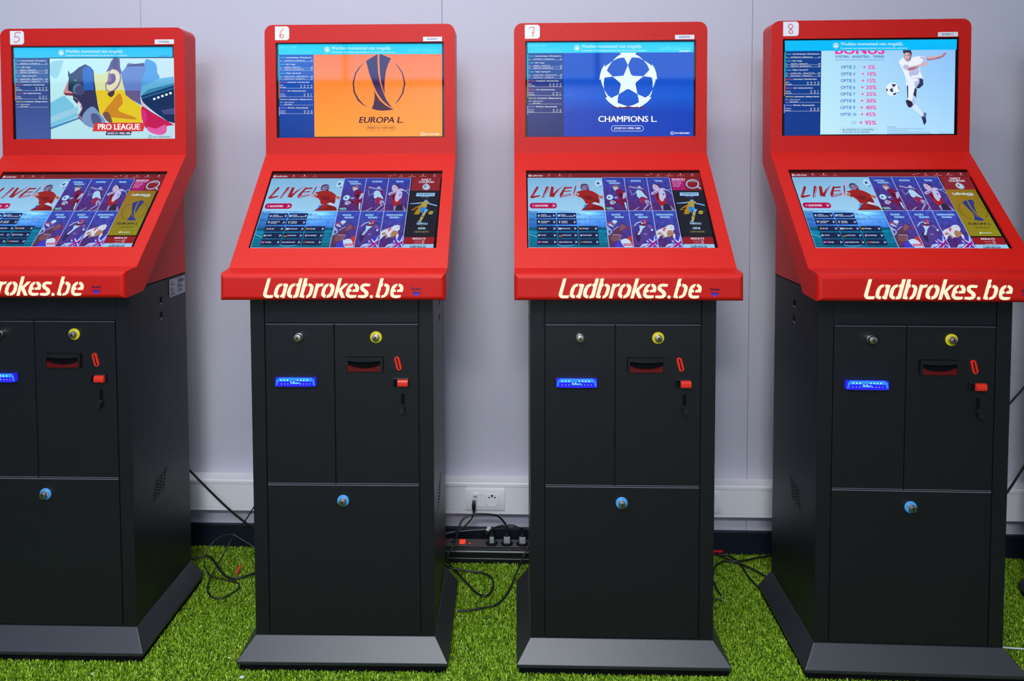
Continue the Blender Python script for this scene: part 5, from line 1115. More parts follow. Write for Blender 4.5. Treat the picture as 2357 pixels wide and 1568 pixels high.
["P",[150,198,236],0,[[8621,2992],[9670,2997],[9636,3439],[8597,3434]]],
["T",[28,38,80],"TOP MATCH",[8685,3302],[9563,3306],221,1.2,0],
["P",[34,40,86],0,[[8764,3450],[9502,3453],[9501,3621],[8764,3618]]],
["T",[150,190,235],"10/12 18:55",[8915,3582],[9336,3584],95,0,0],
["P",[172,128,22],0,[[8417,5272],[8649,4881],[8956,4525],[8969,5025],[8996,5379],[8866,5801],[8596,5800],[8701,5308]]],
["P",[60,45,20],0,[[8499,5201],[8838,4811],[8775,5166],[8671,5308]]],
["P",[122,168,222],0,[[8314,4378],[8890,4251],[8890,4417],[8321,4472]]],
["P",[122,168,222],0,[[9384,4346],[9830,4599],[9849,4771],[9355,4490]]],
["P",[122,168,222],0,[[9094,3962],[9296,3839],[9281,4151],[9195,4252],[9098,4150]]],
["P",[38,48,80],0,[[9092,3889],[9218,3693],[9313,3817],[9285,3948],[9127,4006]]],
["P",[168,148,78],0,[[8891,4236],[9098,4150],[9386,4166],[9399,4346],[9294,4490],[9249,4955],[8956,4847],[8956,4525]]],
["P",[24,132,216],0,[[8937,4882],[9249,4955],[9288,5168],[9087,5380],[9080,5767],[8912,5308]]],
["P",[122,168,222],0,[[9201,5132],[9391,5204],[9247,5591],[9134,5521]]],
["P",[168,162,112],0,[[9137,5486],[9269,5521],[9169,6081],[9030,5976]]],
["P",[172,162,90],0,[[8991,6067],[9164,6137],[9003,6875],[8933,6669]]],
["P",[130,175,225],0,[[8877,6635],[9016,6738],[9033,6875],[8848,6786]]],
["P",[170,164,52],0,[[9671,5593],[9657,5664],[9631,5729],[9595,5780],[9554,5812],[9510,5824],[9468,5812],[9433,5779],[9407,5728],[9394,5664],[9395,5592],[9408,5520],[9435,5455],[9470,5404],[9512,5371],[9556,5360],[9598,5371],[9633,5405],[9659,5456],[9672,5521]]],
["P",[40,35,40],0,[[9494,5592],[9490,5612],[9484,5629],[9476,5643],[9467,5652],[9457,5655],[9448,5652],[9441,5643],[9436,5629],[9433,5612],[9434,5592],[9437,5572],[9443,5555],[9451,5541],[9460,5532],[9470,5529],[9479,5532],[9487,5541],[9492,5555],[9494,5573]]],
["P",[40,35,40],0,[[9644,5593],[9640,5614],[9633,5634],[9624,5649],[9613,5659],[9601,5663],[9590,5659],[9581,5649],[9575,5634],[9572,5614],[9572,5592],[9576,5571],[9583,5551],[9593,5536],[9604,5526],[9615,5522],[9626,5526],[9635,5536],[9642,5551],[9645,5571]]],
["S",[110,90,150],0.00151,0,[[9653,5452],[9851,5276]]],
["T",[172,218,250],"NAPOLI",[8818,7101],[9411,7102],233,1.5,0],
["T",[110,110,120],"VS",[9062,7339],[9186,7340],136,0,0],
["T",[172,218,250],"GENK",[8903,7671],[9339,7672],230,1.5,0],
["S",[130,120,90],0.00088,0,[[8733,8107],[8713,8098],[8698,8071],[8690,8031],[8690,7984],[8699,7936],[8714,7896],[8735,7869],[8756,7859],[9524,7860],[9544,7870],[9559,7897],[9567,7937],[9566,7984],[9557,8032],[9541,8072],[9521,8099],[9499,8108],[8733,8107]]],
["T",[170,165,110],"JOUEZ ICI / SPEEL HIER",[8768,8027],[9479,8028],94,1,0]],
"RES":[
["P",[146,26,34],0,[[8249,8633],[9861,8634],[9841,9466],[8240,9467]]],
["T",[214,222,244],"RESULTS",[8684,8910],[9383,8911],198,1.5,0],
["P",[205,170,195],0,[[8773,9114],[9150,9114],[9146,9153],[8769,9153]]],
["S",[205,190,225],0.00203,0,[[9224,9042],[9317,9042],[9303,9238],[9210,9238],[9224,9042]]],
["P",[205,170,195],0,[[8776,9375],[9153,9375],[9150,9408],[8773,9408]]],
["S",[205,190,225],0.00203,0,[[9207,9447],[9217,9317],[9307,9317],[9299,9447]]],
["P",[150,202,238],0,[[8240,9473],[9843,9473],[9838,10003],[8217,10004]]],
["T",[24,40,76],"Ladbrokes.be",[8581,9901],[9446,9900],259,1.5,0.15],
["P",[60,90,140],0,[[8612,9584],[8656,9583],[8652,9616],[8608,9616]]],
["P",[60,90,140],0,[[8666,9583],[8745,9583],[8742,9616],[8663,9616]]],
["P",[60,90,140],0,[[8756,9583],[8799,9583],[8796,9616],[8752,9616]]],
["P",[60,90,140],0,[[8809,9583],[8891,9583],[8888,9616],[8806,9616]]],
["P",[60,90,140],0,[[8901,9583],[8960,9583],[8957,9616],[8898,9616]]],
["P",[60,90,140],0,[[8970,9583],[9035,9583],[9032,9616],[8967,9616]]],
["P",[60,90,140],0,[[9046,9583],[9119,9583],[9116,9616],[9042,9616]]],
["P",[60,90,140],0,[[9130,9583],[9190,9583],[9187,9616],[9126,9616]]],
["P",[60,90,140],0,[[9200,9583],[9248,9583],[9245,9616],[9197,9616]]],
["P",[60,90,140],0,[[9258,9583],[9300,9583],[9297,9616],[9255,9616]]],
["P",[60,90,140],0,[[9310,9583],[9347,9583],[9343,9616],[9307,9616]]],
["P",[60,90,140],0,[[9357,9583],[9429,9583],[9426,9616],[9353,9616]]],
["P",[60,90,140],0,[[9439,9583],[9450,9583],[9447,9616],[9436,9616]]]],
"DAILY":[
["P",[128,26,38],0,[[8271,922],[9907,933],[9894,2689],[8283,2680]]],
["P",[150,44,60],0,[[8328,954],[8357,954],[8272,2650],[8243,2650]]],
["P",[150,44,60],0,[[8437,954],[8466,955],[8382,2651],[8354,2650]]],
["P",[150,44,60],0,[[8546,955],[8575,955],[8492,2651],[8464,2651]]],
["P",[150,44,60],0,[[8655,956],[8684,956],[8602,2652],[8574,2652]]],
["P",[150,44,60],0,[[8765,957],[8794,957],[8712,2652],[8684,2652]]],
["P",[150,44,60],0,[[8874,957],[8903,957],[8822,2653],[8794,2653]]],
["P",[150,44,60],0,[[8983,958],[9012,958],[8932,2654],[8904,2654]]],
["P",[150,44,60],0,[[9092,959],[9121,959],[9042,2654],[9014,2654]]],
["P",[150,44,60],0,[[9201,959],[9230,960],[9152,2655],[9124,2655]]],
["P",[150,44,60],0,[[9311,960],[9340,960],[9262,2656],[9234,2655]]],
["P",[150,44,60],0,[[9420,961],[9449,961],[9372,2656],[9344,2656]]],
["P",[150,44,60],0,[[9529,962],[9558,962],[9482,2657],[9454,2657]]],
["P",[150,44,60],0,[[9638,962],[9667,962],[9592,2657],[9564,2657]]],
["P",[150,44,60],0,[[9747,963],[9776,963],[9702,2658],[9674,2658]]],
["P",[150,44,60],0,[[9856,964],[9885,964],[9812,2659],[9783,2659]]],
["T",[205,222,242],"DAILY",[8816,1297],[9376,1301],255,1.5,0],
["T",[205,222,242],"COUPON",[8665,1627],[9533,1632],254,1.5,0],
["P",[168,206,230],0,[[9337,2195],[9332,2319],[9306,2431],[9262,2519],[9204,2576],[9139,2595],[9071,2575],[9009,2518],[8957,2429],[8922,2317],[8905,2193],[8910,2069],[8936,1956],[8979,1867],[9037,1810],[9103,1791],[9171,1811],[9234,1869],[9286,1958],[9321,2071]]],
["S",[60,50,80],0.00127,0,[[9293,2195],[9290,2276],[9276,2350],[9252,2414],[9218,2463],[9179,2494],[9135,2504],[9090,2493],[9047,2462],[9010,2413],[8980,2349],[8959,2274],[8950,2193],[8952,2113],[8966,2038],[8990,1973],[9023,1924],[9063,1893],[9107,1882],[9152,1893],[9195,1925],[9233,1974],[9263,2039],[9283,2115],[9293,2195]]],
["P",[150,20,50],0,[[9121,2194],[9013,2262],[9020,2057],[9111,1958]]],
["P",[168,206,230],0,[[9079,1737],[9149,1737],[9153,1837],[9083,1836]]],
["P",[168,206,230],0,[[9052,1721],[9174,1722],[9176,1768],[9054,1767]]]],
"CUP":[
["G",[[150,108,30],[132,104,24],[138,136,26],[140,128,26]],[[8180,2671],[9833,2677],[9822,8494],[8200,8500]],[1,1],0],
["T",[196,222,236],"Ladbrokes.be",[8486,3372],[9581,3374],334,1.3,0.12],
["T",[196,222,236],"/SPORT",[9222,3518],[9582,3519],123,1,0],
["P",[44,54,132],0,[[8745,4340],[9037,4041],[9023,4764],[9077,5532],[9186,6049],[9435,6574],[9265,6322],[9087,5980],[8974,5601],[8870,5045]]],
["P",[44,54,132],0,[[9107,4020],[9273,3999],[9403,4198],[9279,4764],[9225,5393],[9230,5863],[9125,5324],[9097,4694]]],
["P",[44,54,132],0,[[8968,5726],[9092,6083],[9430,6594],[9156,6662],[8879,6561],[8975,6152]]],
["S",[62,58,40],0.00264,1,[[8655,4481],[8482,4764],[8387,5184],[8408,5671],[8529,6152],[8777,6507]]],
["S",[62,58,40],0.00234,1,[[9527,4482],[9706,4835],[9792,5324],[9739,5808],[9530,6322]]],
["T",[20,22,44],"EUROPA L.",[8469,7155],[9652,7153],269,1.4,0],
["S",[70,66,40],0.00085,0,[[8701,7543],[8688,7536],[8680,7517],[8679,7489],[8684,7456],[8695,7423],[8709,7395],[8726,7376],[8741,7369],[9469,7367],[9481,7374],[9489,7393],[9490,7421],[9485,7454],[9474,7487],[9459,7515],[9443,7534],[9427,7541],[8701,7543]]],
["P",[70,66,50],0,[[8746,7436],[8868,7435],[8852,7502],[8730,7502]]],
["P",[70,66,50],0,[[8887,7435],[9026,7435],[9011,7502],[8872,7502]]],
["P",[70,66,50],0,[[9046,7435],[9140,7435],[9124,7501],[9030,7502]]],
["P",[70,66,50],0,[[9160,7435],[9278,7434],[9262,7501],[9144,7501]]],
["P",[70,66,50],0,[[9298,7434],[9427,7434],[9411,7501],[9282,7501]]],
["P",[190,220,235],0,[[8878,8111],[8867,8143],[8853,8173],[8836,8196],[8819,8211],[8802,8216],[8787,8211],[8777,8196],[8771,8173],[8771,8144],[8776,8111],[8786,8079],[8800,8049],[8817,8026],[8835,8011],[8852,8006],[8866,8011],[8877,8026],[8883,8049],[8883,8078]]],
["S",[200,225,235],0.00339,0,[[8836,8131],[9403,8116]]]],
"LOGO":[
["P","logo",0,[[-1566,550],[-1489,551],[-1588,179],[-1585,155],[-1570,144],[-1427,146],[-1440,94],[-1458,74],[-1601,74],[-1644,91],[-1676,136],[-1677,179]]],
["P","logo",0,[[-1206,426],[-1222,363],[-1251,357],[-1283,328],[-1304,275],[-1328,190],[-1323,156],[-1281,140],[-1300,72],[-1347,79],[-1395,105],[-1412,147],[-1408,222],[-1386,291],[-1347,365],[-1299,408],[-1251,423]]],
["P","logo",0,[[-1177,424],[-1129,423],[-1069,411],[-1070,381],[-1157,76],[-1218,76],[-1233,103],[-1263,84],[-1252,145],[-1217,169],[-1164,356],[-1194,360]]],
["P","logo",0,[[-886,427],[-902,363],[-934,358],[-963,329],[-987,270],[-1008,196],[-1003,154],[-961,138],[-977,73],[-1024,79],[-1072,111],[-1094,153],[-1090,222],[-1066,297],[-1029,366],[-981,408],[-934,423]]],
["P","logo",0,[[-791,552],[-709,552],[-818,133],[-839,93],[-882,80],[-949,73],[-932,143],[-908,150],[-897,175],[-847,358],[-876,361],[-860,423],[-825,427]]],
["P","logo",0,[[-672,552],[-589,552],[-619,433],[-593,425],[-609,362],[-635,356],[-699,149],[-667,138],[-683,74],[-744,83],[-794,98]]],
["P","logo",0,[[-561,427],[-516,422],[-468,393],[-447,351],[-450,308],[-469,234],[-495,160],[-533,112],[-580,80],[-636,74],[-620,138],[-596,149],[-569,186],[-540,276],[-529,329],[-545,356],[-580,364]]],
["P","logo",0,[[-384,425],[-318,424],[-310,407],[-268,425],[-207,428],[-226,364],[-284,356],[-321,335],[-337,303],[-398,76],[-477,76]]],
["P","logo",0,[[-75,428],[-91,362],[-126,335],[-149,293],[-173,208],[-176,171],[-148,147],[-168,75],[-216,92],[-253,129],[-264,176],[-247,256],[-215,335],[-173,388],[-131,417]]],
["P","logo",0,[[-46,428],[1,420],[49,383],[64,336],[56,272],[32,193],[0,135],[-58,92],[-137,75],[-123,145],[-84,161],[-57,198],[-31,261],[-23,309],[-36,346],[-65,365]]],
["P","logo",0,[[162,553],[244,553],[175,296],[307,423],[402,425],[238,267],[314,80],[227,79],[153,233],[111,75],[33,75]]],
["P","logo",0,[[517,426],[501,363],[464,336],[441,284],[480,278],[469,225],[419,220],[414,183],[438,149],[597,146],[582,88],[511,75],[437,73],[380,93],[338,141],[335,199],[354,278],[391,358],[444,408]]],
["P","logo",0,[[546,427],[596,419],[638,384],[657,337],[654,279],[633,223],[493,223],[506,278],[564,284],[572,316],[559,353],[533,366]]],
["P","logo",0,[[935,415],[916,355],[790,359],[764,336],[790,303],[864,250],[890,191],[875,131],[826,86],[744,72],[621,89],[640,144],[774,144],[800,168],[782,205],[704,258],[682,310],[693,370],[738,415],[812,430]]],
["P","logo",0,[[995,110],[994,100],[990,90],[983,82],[975,76],[965,72],[955,71],[945,72],[935,76],[927,82],[920,90],[916,100],[915,110],[916,120],[920,129],[927,137],[935,143],[945,147],[955,149],[966,147],[975,144],[984,137],[990,129],[994,120]]],
["P","logo",0,[[1177,550],[1259,551],[1225,434],[1248,427],[1229,360],[1203,356],[1143,150],[1172,140],[1157,77],[1094,86],[1053,101]]],
["P","logo",0,[[1281,427],[1348,416],[1393,371],[1400,319],[1377,229],[1340,147],[1280,94],[1187,77],[1206,139],[1258,154],[1292,214],[1314,304],[1311,341],[1265,360]]],
["P","logo",0,[[1593,425],[1575,360],[1537,330],[1515,282],[1554,276],[1541,222],[1496,222],[1492,177],[1518,145],[1674,144],[1655,86],[1563,72],[1496,76],[1433,109],[1411,177],[1426,281],[1467,364],[1526,409]]],
["P","logo",0,[[1627,425],[1682,409],[1727,357],[1730,297],[1712,222],[1570,222],[1589,278],[1645,286],[1651,323],[1638,349],[1608,360]]]],
"SCAN":[
["T",[40,0,66],"Scan",[1923,267],[2163,268],-66,1.8,0],
["G",[[14,0,110],[14,0,110],[74,74,250],[74,74,250]],[[1931,219],[2157,219],[2044,114],[2036,114]],[1,1],0]]}''')
ST = json.loads(r'''{"box7":[[-0.2432,0.3672],[-0.2006,0.3277]],"asset7":[[0.183,0.3352],[0.2373,0.3227]],"box6":[[-0.2437,0.3676],[-0.2027,0.3284]],"box5":[[-0.2438,0.3655],[-0.2022,0.3257]],"box8":[[-0.2421,0.3693],[-0.1991,0.3289]],"a5":[[0.187,0.3372],[0.2439,0.3239]],"dig":{"7":[[[-0.2322,0.3572],[-0.2278,0.359],[-0.2219,0.3601],[-0.2168,0.3597],[-0.2179,0.3531],[-0.2193,0.3458],[-0.2205,0.3385],[-0.2214,0.333]],[[-0.2238,0.3445],[-0.2197,0.3458],[-0.2146,0.3471]]],"6":[[[-0.2186,0.3608],[-0.2231,0.3571],[-0.2269,0.3523],[-0.2288,0.3464],[-0.2293,0.3406],[-0.2263,0.3354],[-0.223,0.3342],[-0.2196,0.3368],[-0.2192,0.3412],[-0.2225,0.3442],[-0.2262,0.3435],[-0.2293,0.3398],[-0.2319,0.338]]],"5":[[[-0.2107,0.3604],[-0.2206,0.3611],[-0.2267,0.3599],[-0.2293,0.3476],[-0.221,0.3482],[-0.2161,0.3436],[-0.2172,0.3371],[-0.2247,0.3327],[-0.2329,0.3347]]],"8":[[[-0.2161,0.3584],[-0.2215,0.3623],[-0.2269,0.3602],[-0.2278,0.3554],[-0.223,0.3496],[-0.2172,0.3441],[-0.2159,0.3387],[-0.2212,0.3355],[-0.226,0.3394],[-0.2245,0.3442],[-0.2192,0.3505],[-0.2152,0.3559],[-0.2136,0.3578]]]}}''')
GEO = json.loads(r'''{"c1":[[-0.989,-0.2,0.373],[-0.971,-0.183,0.334],[-0.921,-0.167,0.266],[-0.866,-0.15,0.196],[-0.819,-0.133,0.142],[-0.795,-0.117,0.111],[-0.774,-0.1,0.084]],"c2":[[-0.775,-0.1,0.22],[-0.802,-0.101,0.17],[-0.832,-0.102,0.124],[-0.865,-0.103,0.084],[-0.884,-0.13,0.043],[-0.893,-0.17,0.02],[-0.898,-0.2,0.006],[-0.887,-0.253,0.004],[-0.86,-0.296,0.004],[-0.83,-0.312,0.004],[-0.805,-0.299,0.004],[-0.789,-0.265,0.004],[-0.795,-0.24,0.004],[-0.821,-0.228,0.005],[-0.887,-0.218,0.012],[-0.915,-0.198,0.02],[-0.92,-0.2,0.047],[-0.922,-0.18,0.067],[-0.909,-0.16,0.089],[-0.884,-0.15,0.103],[-0.851,-0.15,0.108],[-0.823,-0.15,0.094],[-0.781,-0.15,0.069],[-0.756,-0.15,0.05]],"c3":[[-1.02,-0.128,0.006],[-1.004,-0.116,0.006],[-0.965,-0.098,0.006],[-0.94,-0.109,0.006],[-0.901,-0.152,0.006],[-0.858,-0.199,0.006],[-0.825,-0.216,0.006],[-0.797,-0.208,0.006],[-0.767,-0.186,0.006],[-0.749,-0.17,0.006]],"tag":[[-0.82,-0.203,0.006],[-0.828,-0.172,0.006]],"data":[[-0.083,-0.085,0.186],[-0.083,-0.09,0.172],[-0.088,-0.1,0.158],[-0.102,-0.12,0.139],[-0.129,-0.14,0.126],[-0.166,-0.16,0.124],[-0.187,-0.18,0.128]],"pA":[[0.025,-0.085,0.087],[0.021,-0.09,0.121],[0.0,-0.1,0.152],[-0.028,-0.11,0.165],[-0.079,-0.12,0.17],[-0.113,-0.13,0.16],[-0.125,-0.14,0.142],[-0.131,-0.15,0.122],[-0.143,-0.16,0.089],[-0.161,-0.18,0.065],[-0.16,-0.122,0.008],[-0.123,-0.177,0.006],[-0.091,-0.225,0.005],[-0.064,-0.264,0.005],[-0.04,-0.278,0.005],[-0.022,-0.263,0.005],[-0.015,-0.218,0.005],[-0.026,-0.183,0.005],[-0.052,-0.163,0.005],[-0.099,-0.158,0.008],[-0.147,-0.158,0.015],[-0.173,-0.148,0.02]],"pB":[[0.077,-0.085,0.088],[0.064,-0.085,0.109],[0.042,-0.08,0.114],[-0.001,-0.075,0.108],[-0.027,-0.07,0.093],[-0.043,-0.07,0.079],[-0.05,-0.07,0.066]],"thin":[[-0.199,-0.03,0.055],[-0.181,-0.03,0.059],[-0.119,-0.03,0.067],[-0.078,-0.035,0.073],[-0.039,-0.06,0.087]],"pC":[[0.106,-0.12,0.096],[0.093,-0.13,0.075],[0.074,-0.15,0.045],[0.058,-0.19,0.03],[0.043,-0.22,0.01],[0.026,-0.271,0.005],[-0.003,-0.317,0.004],[-0.031,-0.329,0.004],[-0.071,-0.341,0.004],[-0.114,-0.348,0.004]],"r1":[[0.677,-0.027,0.006],[0.703,-0.035,0.006],[0.728,-0.056,0.006],[0.761,-0.076,0.006],[0.799,-0.07,0.006],[0.84,-0.055,0.006],[0.885,-0.043,0.006],[0.912,-0.031,0.006]],"r2":[[0.655,-0.186,0.008],[0.673,-0.141,0.008],[0.688,-0.11,0.008],[0.716,-0.086,0.008],[0.744,-0.083,0.008],[0.772,-0.097,0.008],[0.799,-0.122,0.008],[0.824,-0.154,0.008],[0.841,-0.171,0.008]],"r3":[[0.675,-0.036,0.005],[0.702,-0.038,0.005],[0.744,-0.043,0.005],[0.762,-0.061,0.005],[0.772,-0.098,0.005],[0.775,-0.143,0.005],[0.778,-0.177,0.005],[0.785,-0.203,0.005],[0.79,-0.22,0.005]],"r4":[[0.652,-0.157,0.005],[0.66,-0.19,0.005],[0.66,-0.228,0.005],[0.664,-0.255,0.005]],"r5":[[0.62,-0.263,0.005],[0.636,-0.269,0.005],[0.66,-0.277,0.005]],"clip":[[0.7,-0.012,0.006],[0.737,-0.011,0.006]],"e1":[[1.504,-0.2,0.549],[1.56,-0.15,0.556],[1.636,-0.1,0.589],[1.714,-0.05,0.63]],"e2":[[1.489,-0.2,0.257],[1.559,-0.15,0.279],[1.643,-0.1,0.337],[1.721,-0.05,0.383]],"white":[[1.327,-0.451,0.004],[1.347,-0.455,0.004],[1.397,-0.459,0.004],[1.447,-0.461,0.004]],"s1":[[-0.632,-0.616,0.0]],"s2":[[-0.693,-0.549,0.0]],"s3":[[-1.016,-0.615,0.0]],"s4":[[-0.68,-0.533,0.0]],"plug1":[[-0.025,-0.09,0.058]],"plug2":[[0.024,-0.09,0.059]],"plug3":[[0.076,-0.09,0.052]]}''')

# ------------------------------------------------------------------ the room
def struct(name, mb_or_me, smoothit=False):
    me = mb_or_me.mesh(name) if isinstance(mb_or_me, MB) else mb_or_me
    o = link(name, me); o['kind'] = 'structure'; return o
X0, X1, Y0 = -5.6, 4.6, -4.7
b = MB(); b.box(X0, X1, Y0, 0.10, FLOOR - 0.05, FLOOR, M['floor']); struct('floor', b)
b = MB(); xs = [-5.6] + [-1.1912 + 1.0052 * k for k in range(-4, 6)] + [4.6]; xs = sorted(set(x for x in xs if X0 <= x <= X1))
b.box(X0, X1, 0.004, 0.10, FLOOR, CEIL, M['void'])
for i in range(len(xs) - 1):
    b.box(xs[i] + (0.0007 if i else 0), xs[i + 1] - (0.0007 if i < len(xs) - 2 else 0), 0.0, 0.004, FLOOR, CEIL, M['wall'])
struct('wall_back', b)
b = MB(); b.box(X0 - 0.1, X0, Y0, 0.10, FLOOR, CEIL, M['wall2']); struct('wall_left', b)
b = MB(); b.box(X1, X1 + 0.1, Y0, 0.10, FLOOR, CEIL, M['wall2']); struct('wall_right', b)
b = MB(); b.box(X0, X1, Y0 - 0.1, Y0, FLOOR, CEIL, M['wall2']); struct('wall_front', b)
b = MB(); b.box(X0 - 0.1, X1 + 0.1, Y0 - 0.1, 0.10, CEIL, CEIL + 0.05, M['ceil']); struct('ceiling', b)
b = MB(); b.box(X0, X1, -0.0145, 0.0, FLOOR, 0.0675, M['skirt'], 0.002); struct('baseboard_back', b)

# cable trunking along the wall, with its socket frame
t = tag(empty('cable_trunking', (0, -0.03, 0.14)), 'long white plastic cable trunking along the grey wall behind the terminals', 'trunking')
b = MB(); prof = [(-0.0, 0.1335), (-0.048, 0.1335), (-0.052, 0.137), (-0.052, 0.1455), (-0.049, 0.1460), (-0.049, 0.2270), (-0.0535, 0.2285), (-0.0535, 0.2375), (-0.050, 0.2410), (-0.0, 0.2410)]
b.prism(prof, lambda p, d: (d, p[0] + 0.03, p[1] - 0.14), X0, X1, M['trunk']); link('trunking_body', smooth(b.mesh('trunking_body'), 30), t)
def cover(x0, x1):
    b = MB(); b.box(x0, x1, -0.0515 + 0.03, -0.049 + 0.03, 0.1468 - 0.14, 0.2262 - 0.14, M['trunk'], 0.0008); link('cover_strip', b.mesh('cover_strip'), t)
cover(X0, -0.1135); cover(0.0183, 0.5); cover(0.722, X1)

def socket_frame(x0, x1, label, data=True):
    zc = 0.188; xc = (x0 + x1) / 2
    s = tag(empty('wall_socket', (xc, -0.049, zc)), label, 'socket')
    b = MB(); hw = (x1 - x0) / 2
    pr = [(-0.036, 0.0), (-0.0385, -0.003), (-0.0365, -0.008), (-0.030, -0.0105), (0.030, -0.0105), (0.0365, -0.008), (0.0385, -0.003), (0.036, 0.0)]
    b.prism(pr, lambda p, d: (d, p[1], p[0]), -hw, hw, M['trunk']); link('frame', smooth(b.mesh('frame'), 30), s)
    return s
s = socket_frame(-0.1118, 0.0168, 'white wall socket on the trunking between terminals 6 and 7')
b = MB(); cx, cz = 0.0227, -0.0002       # French power socket
b.box(cx - 0.0225, cx + 0.0225, -0.0118, -0.0105, cz - 0.0225, cz + 0.0225, M['trunk'], 0.0008)
n = 36; vs = []; fs = []
for k, (r, y) in enumerate(((0.0198, -0.0122), (0.0192, -0.0135), (0.0186, -0.0122), (0.0182, -0.0095 + 0.0))):
    for i in range(n): a = 2 * math.pi * i / n; vs.append((cx + r * math.cos(a), y, cz + r * math.sin(a)))
for k in range(3):
    for i in range(n): j = (i + 1) % n; fs.append([k * n + i, k * n + j, (k + 1) * n + j, (k + 1) * n + i])
b.add(vs, fs, M['trunk'])
for dx in (-0.0095, 0.0095): b.cyl((cx + dx, -0.0116, cz + 0.0085), (0, -1, 0), 0.0026, 0.0006, M['socketdark'])
b.cyl((cx, -0.0116, cz + 0.0140), (0, -1, 0), 0.0038, 0.0007, M['socketdark']); b.cyl((cx, -0.0118, cz + 0.0135), (0, -1, 0), 0.0018, 0.004, M['metal'])
link('power_outlet', smooth(b.mesh('power_outlet')), s)
b = MB(); b.box(-0.0455, -0.0225, -0.0118, -0.0105, -0.0225, 0.0225, M['trunk'], 0.0006); b.box(-0.0225 + 0.0005, -0.0005, -0.0116, -0.0105, -0.0225, 0.0225, M['trunk'], 0.0006)
b.box(-0.0405, -0.0235, -0.0150, -0.0118, 0.0020, 0.0215, M['trunk'], 0.0008); b.box(-0.0385, -0.0255, -0.0152, -0.0150, 0.0085, 0.0150, M['plug'])
link('data_outlet', b.mesh('data_outlet'), s)
s2 = socket_frame(0.585, 0.7185, 'white wall socket half hidden behind the right edge of terminal 7')
b = MB(); b.box(0.010, 0.0515, -0.0118, -0.0105, -0.0225, 0.0225, M['trunk'], 0.0008); link('power_outlet', b.mesh('power_outlet'), s2)

# ------------------------------------------------------------------ artificial turf
rs = np.random.RandomState(7)
def turf():
    N = 480000
    x = rs.uniform(-1.70, 1.90, N); y = -0.02 - 0.84 * rs.uniform(0, 1, N)
    tuft = 0.0046                                   # fibres grow in small curly tufts
    gx = np.round(x / tuft) * tuft + rs.normal(0, 0.0013, N); gy = np.round(y / tuft) * tuft + rs.normal(0, 0.0013, N)
    y2 = np.minimum(gy, -0.0165); h = rs.uniform(0.0030, 0.0095, N); w = rs.uniform(0.0007, 0.0014, N)
    a = rs.uniform(0, 2 * np.pi, N); lean = rs.uniform(0.002, 0.0075, N); la = rs.uniform(0, 2 * np.pi, N)
    dx, dy = np.cos(a) * w, np.sin(a) * w; lx, ly = np.cos(la) * lean, np.sin(la) * lean
    keep = np.ones(N, bool)                          # nothing grows under the terminals
    for tx, ty, tr in ((-1.18385, -0.52862, 0.0075), (-0.38787, -0.54379, 0.0154), (0.32777, -0.53577, 0.0068), (1.05093, -0.53734, -0.0128), (1.768, -0.555, -0.20)):
        ux, uy = gx - tx, y2 - ty; qx = ux * np.cos(tr) + uy * np.sin(tr); qy = -ux * np.sin(tr) + uy * np.cos(tr)
        keep &= ~((np.abs(qx) < 0.262) & (qy > -0.032) & (qy < 0.303))
    keep &= ~((gx > -0.385) & (gx < 0.285) & (y2 > -0.094) & (y2 < -0.038))
    gx, gy, y2, h, w, dx, dy, lx, ly, x, y = (q[keep] for q in (gx, gy, y2, h, w, dx, dy, lx, ly, x, y)); N = len(gx)
    V = np.empty((N, 5, 3), np.float32); z0 = FLOOR
    V[:, 0] = np.stack([gx - dx, y2 - dy, np.full(N, z0)], 1); V[:, 1] = np.stack([gx + dx, y2 + dy, np.full(N, z0)], 1)
    V[:, 2] = np.stack([gx + dx * .9 + lx * .45, y2 + dy * .9 + ly * .45, z0 + h * .85], 1); V[:, 3] = np.stack([gx - dx * .9 + lx * .45, y2 - dy * .9 + ly * .45, z0 + h * .85], 1)
    V[:, 4] = np.stack([gx + lx, y2 + ly, z0 + h], 1)
    V[:, :, 1] = np.minimum(V[:, :, 1], -0.0155)
    me = bpy.data.meshes.new('artificial_turf')
    me.vertices.add(N * 5); me.vertices.foreach_set('co', V.reshape(-1))
    idx = np.arange(N, dtype=np.int32)[:, None] * 5
    loops = np.concatenate([idx + np.array([[0, 1, 2, 3]]), idx + np.array([[3, 2, 4]])], 1).astype(np.int32).reshape(-1)
    me.loops.add(N * 7); me.loops.foreach_set('vertex_index', loops)
    me.polygons.add(N * 2); st = (np.arange(N)[:, None] * 7 + np.array([[0, 4]])).reshape(-1).astype(np.int32)
    me.polygons.foreach_set('loop_start', st)
    me.update(calc_edges=True)
    tone = np.clip(0.62 * rs.uniform(0, 1, N) + 0.38 * (((np.round(x / tuft) * 12.9898 + np.round(y / tuft) * 78.233) * 0.618) % 1.0), 0, 1)[:, None]
    pal = np.array([[0.036, 0.110, 0.001], [0.225, 0.430, 0.006], [0.660, 0.840, 0.140]])
    k = np.clip(tone * 2, 0, 2); c = np.where(k < 1, pal[0] * (1 - k) + pal[1] * k, pal[1] * (2 - k) + pal[2] * (k - 1))
    C = np.ones((N, 5, 4), np.float32); C[:, :, :3] = c[:, None, :]
    at = me.attributes.new('picture', 'FLOAT_COLOR', 'POINT'); at.data.foreach_set('color', C.reshape(-1))
    m = attr_mat('turf_fibre', 0); bs = m.node_tree.nodes['Principled BSDF']; bs.inputs['Roughness'].default_value = 0.45; bs.inputs['Specular IOR Level'].default_value = 0.2
    me.materials.append(m)
    return me
tag(link('artificial_turf', turf()), 'short bright green artificial turf covering the floor', 'turf', kind='stuff')

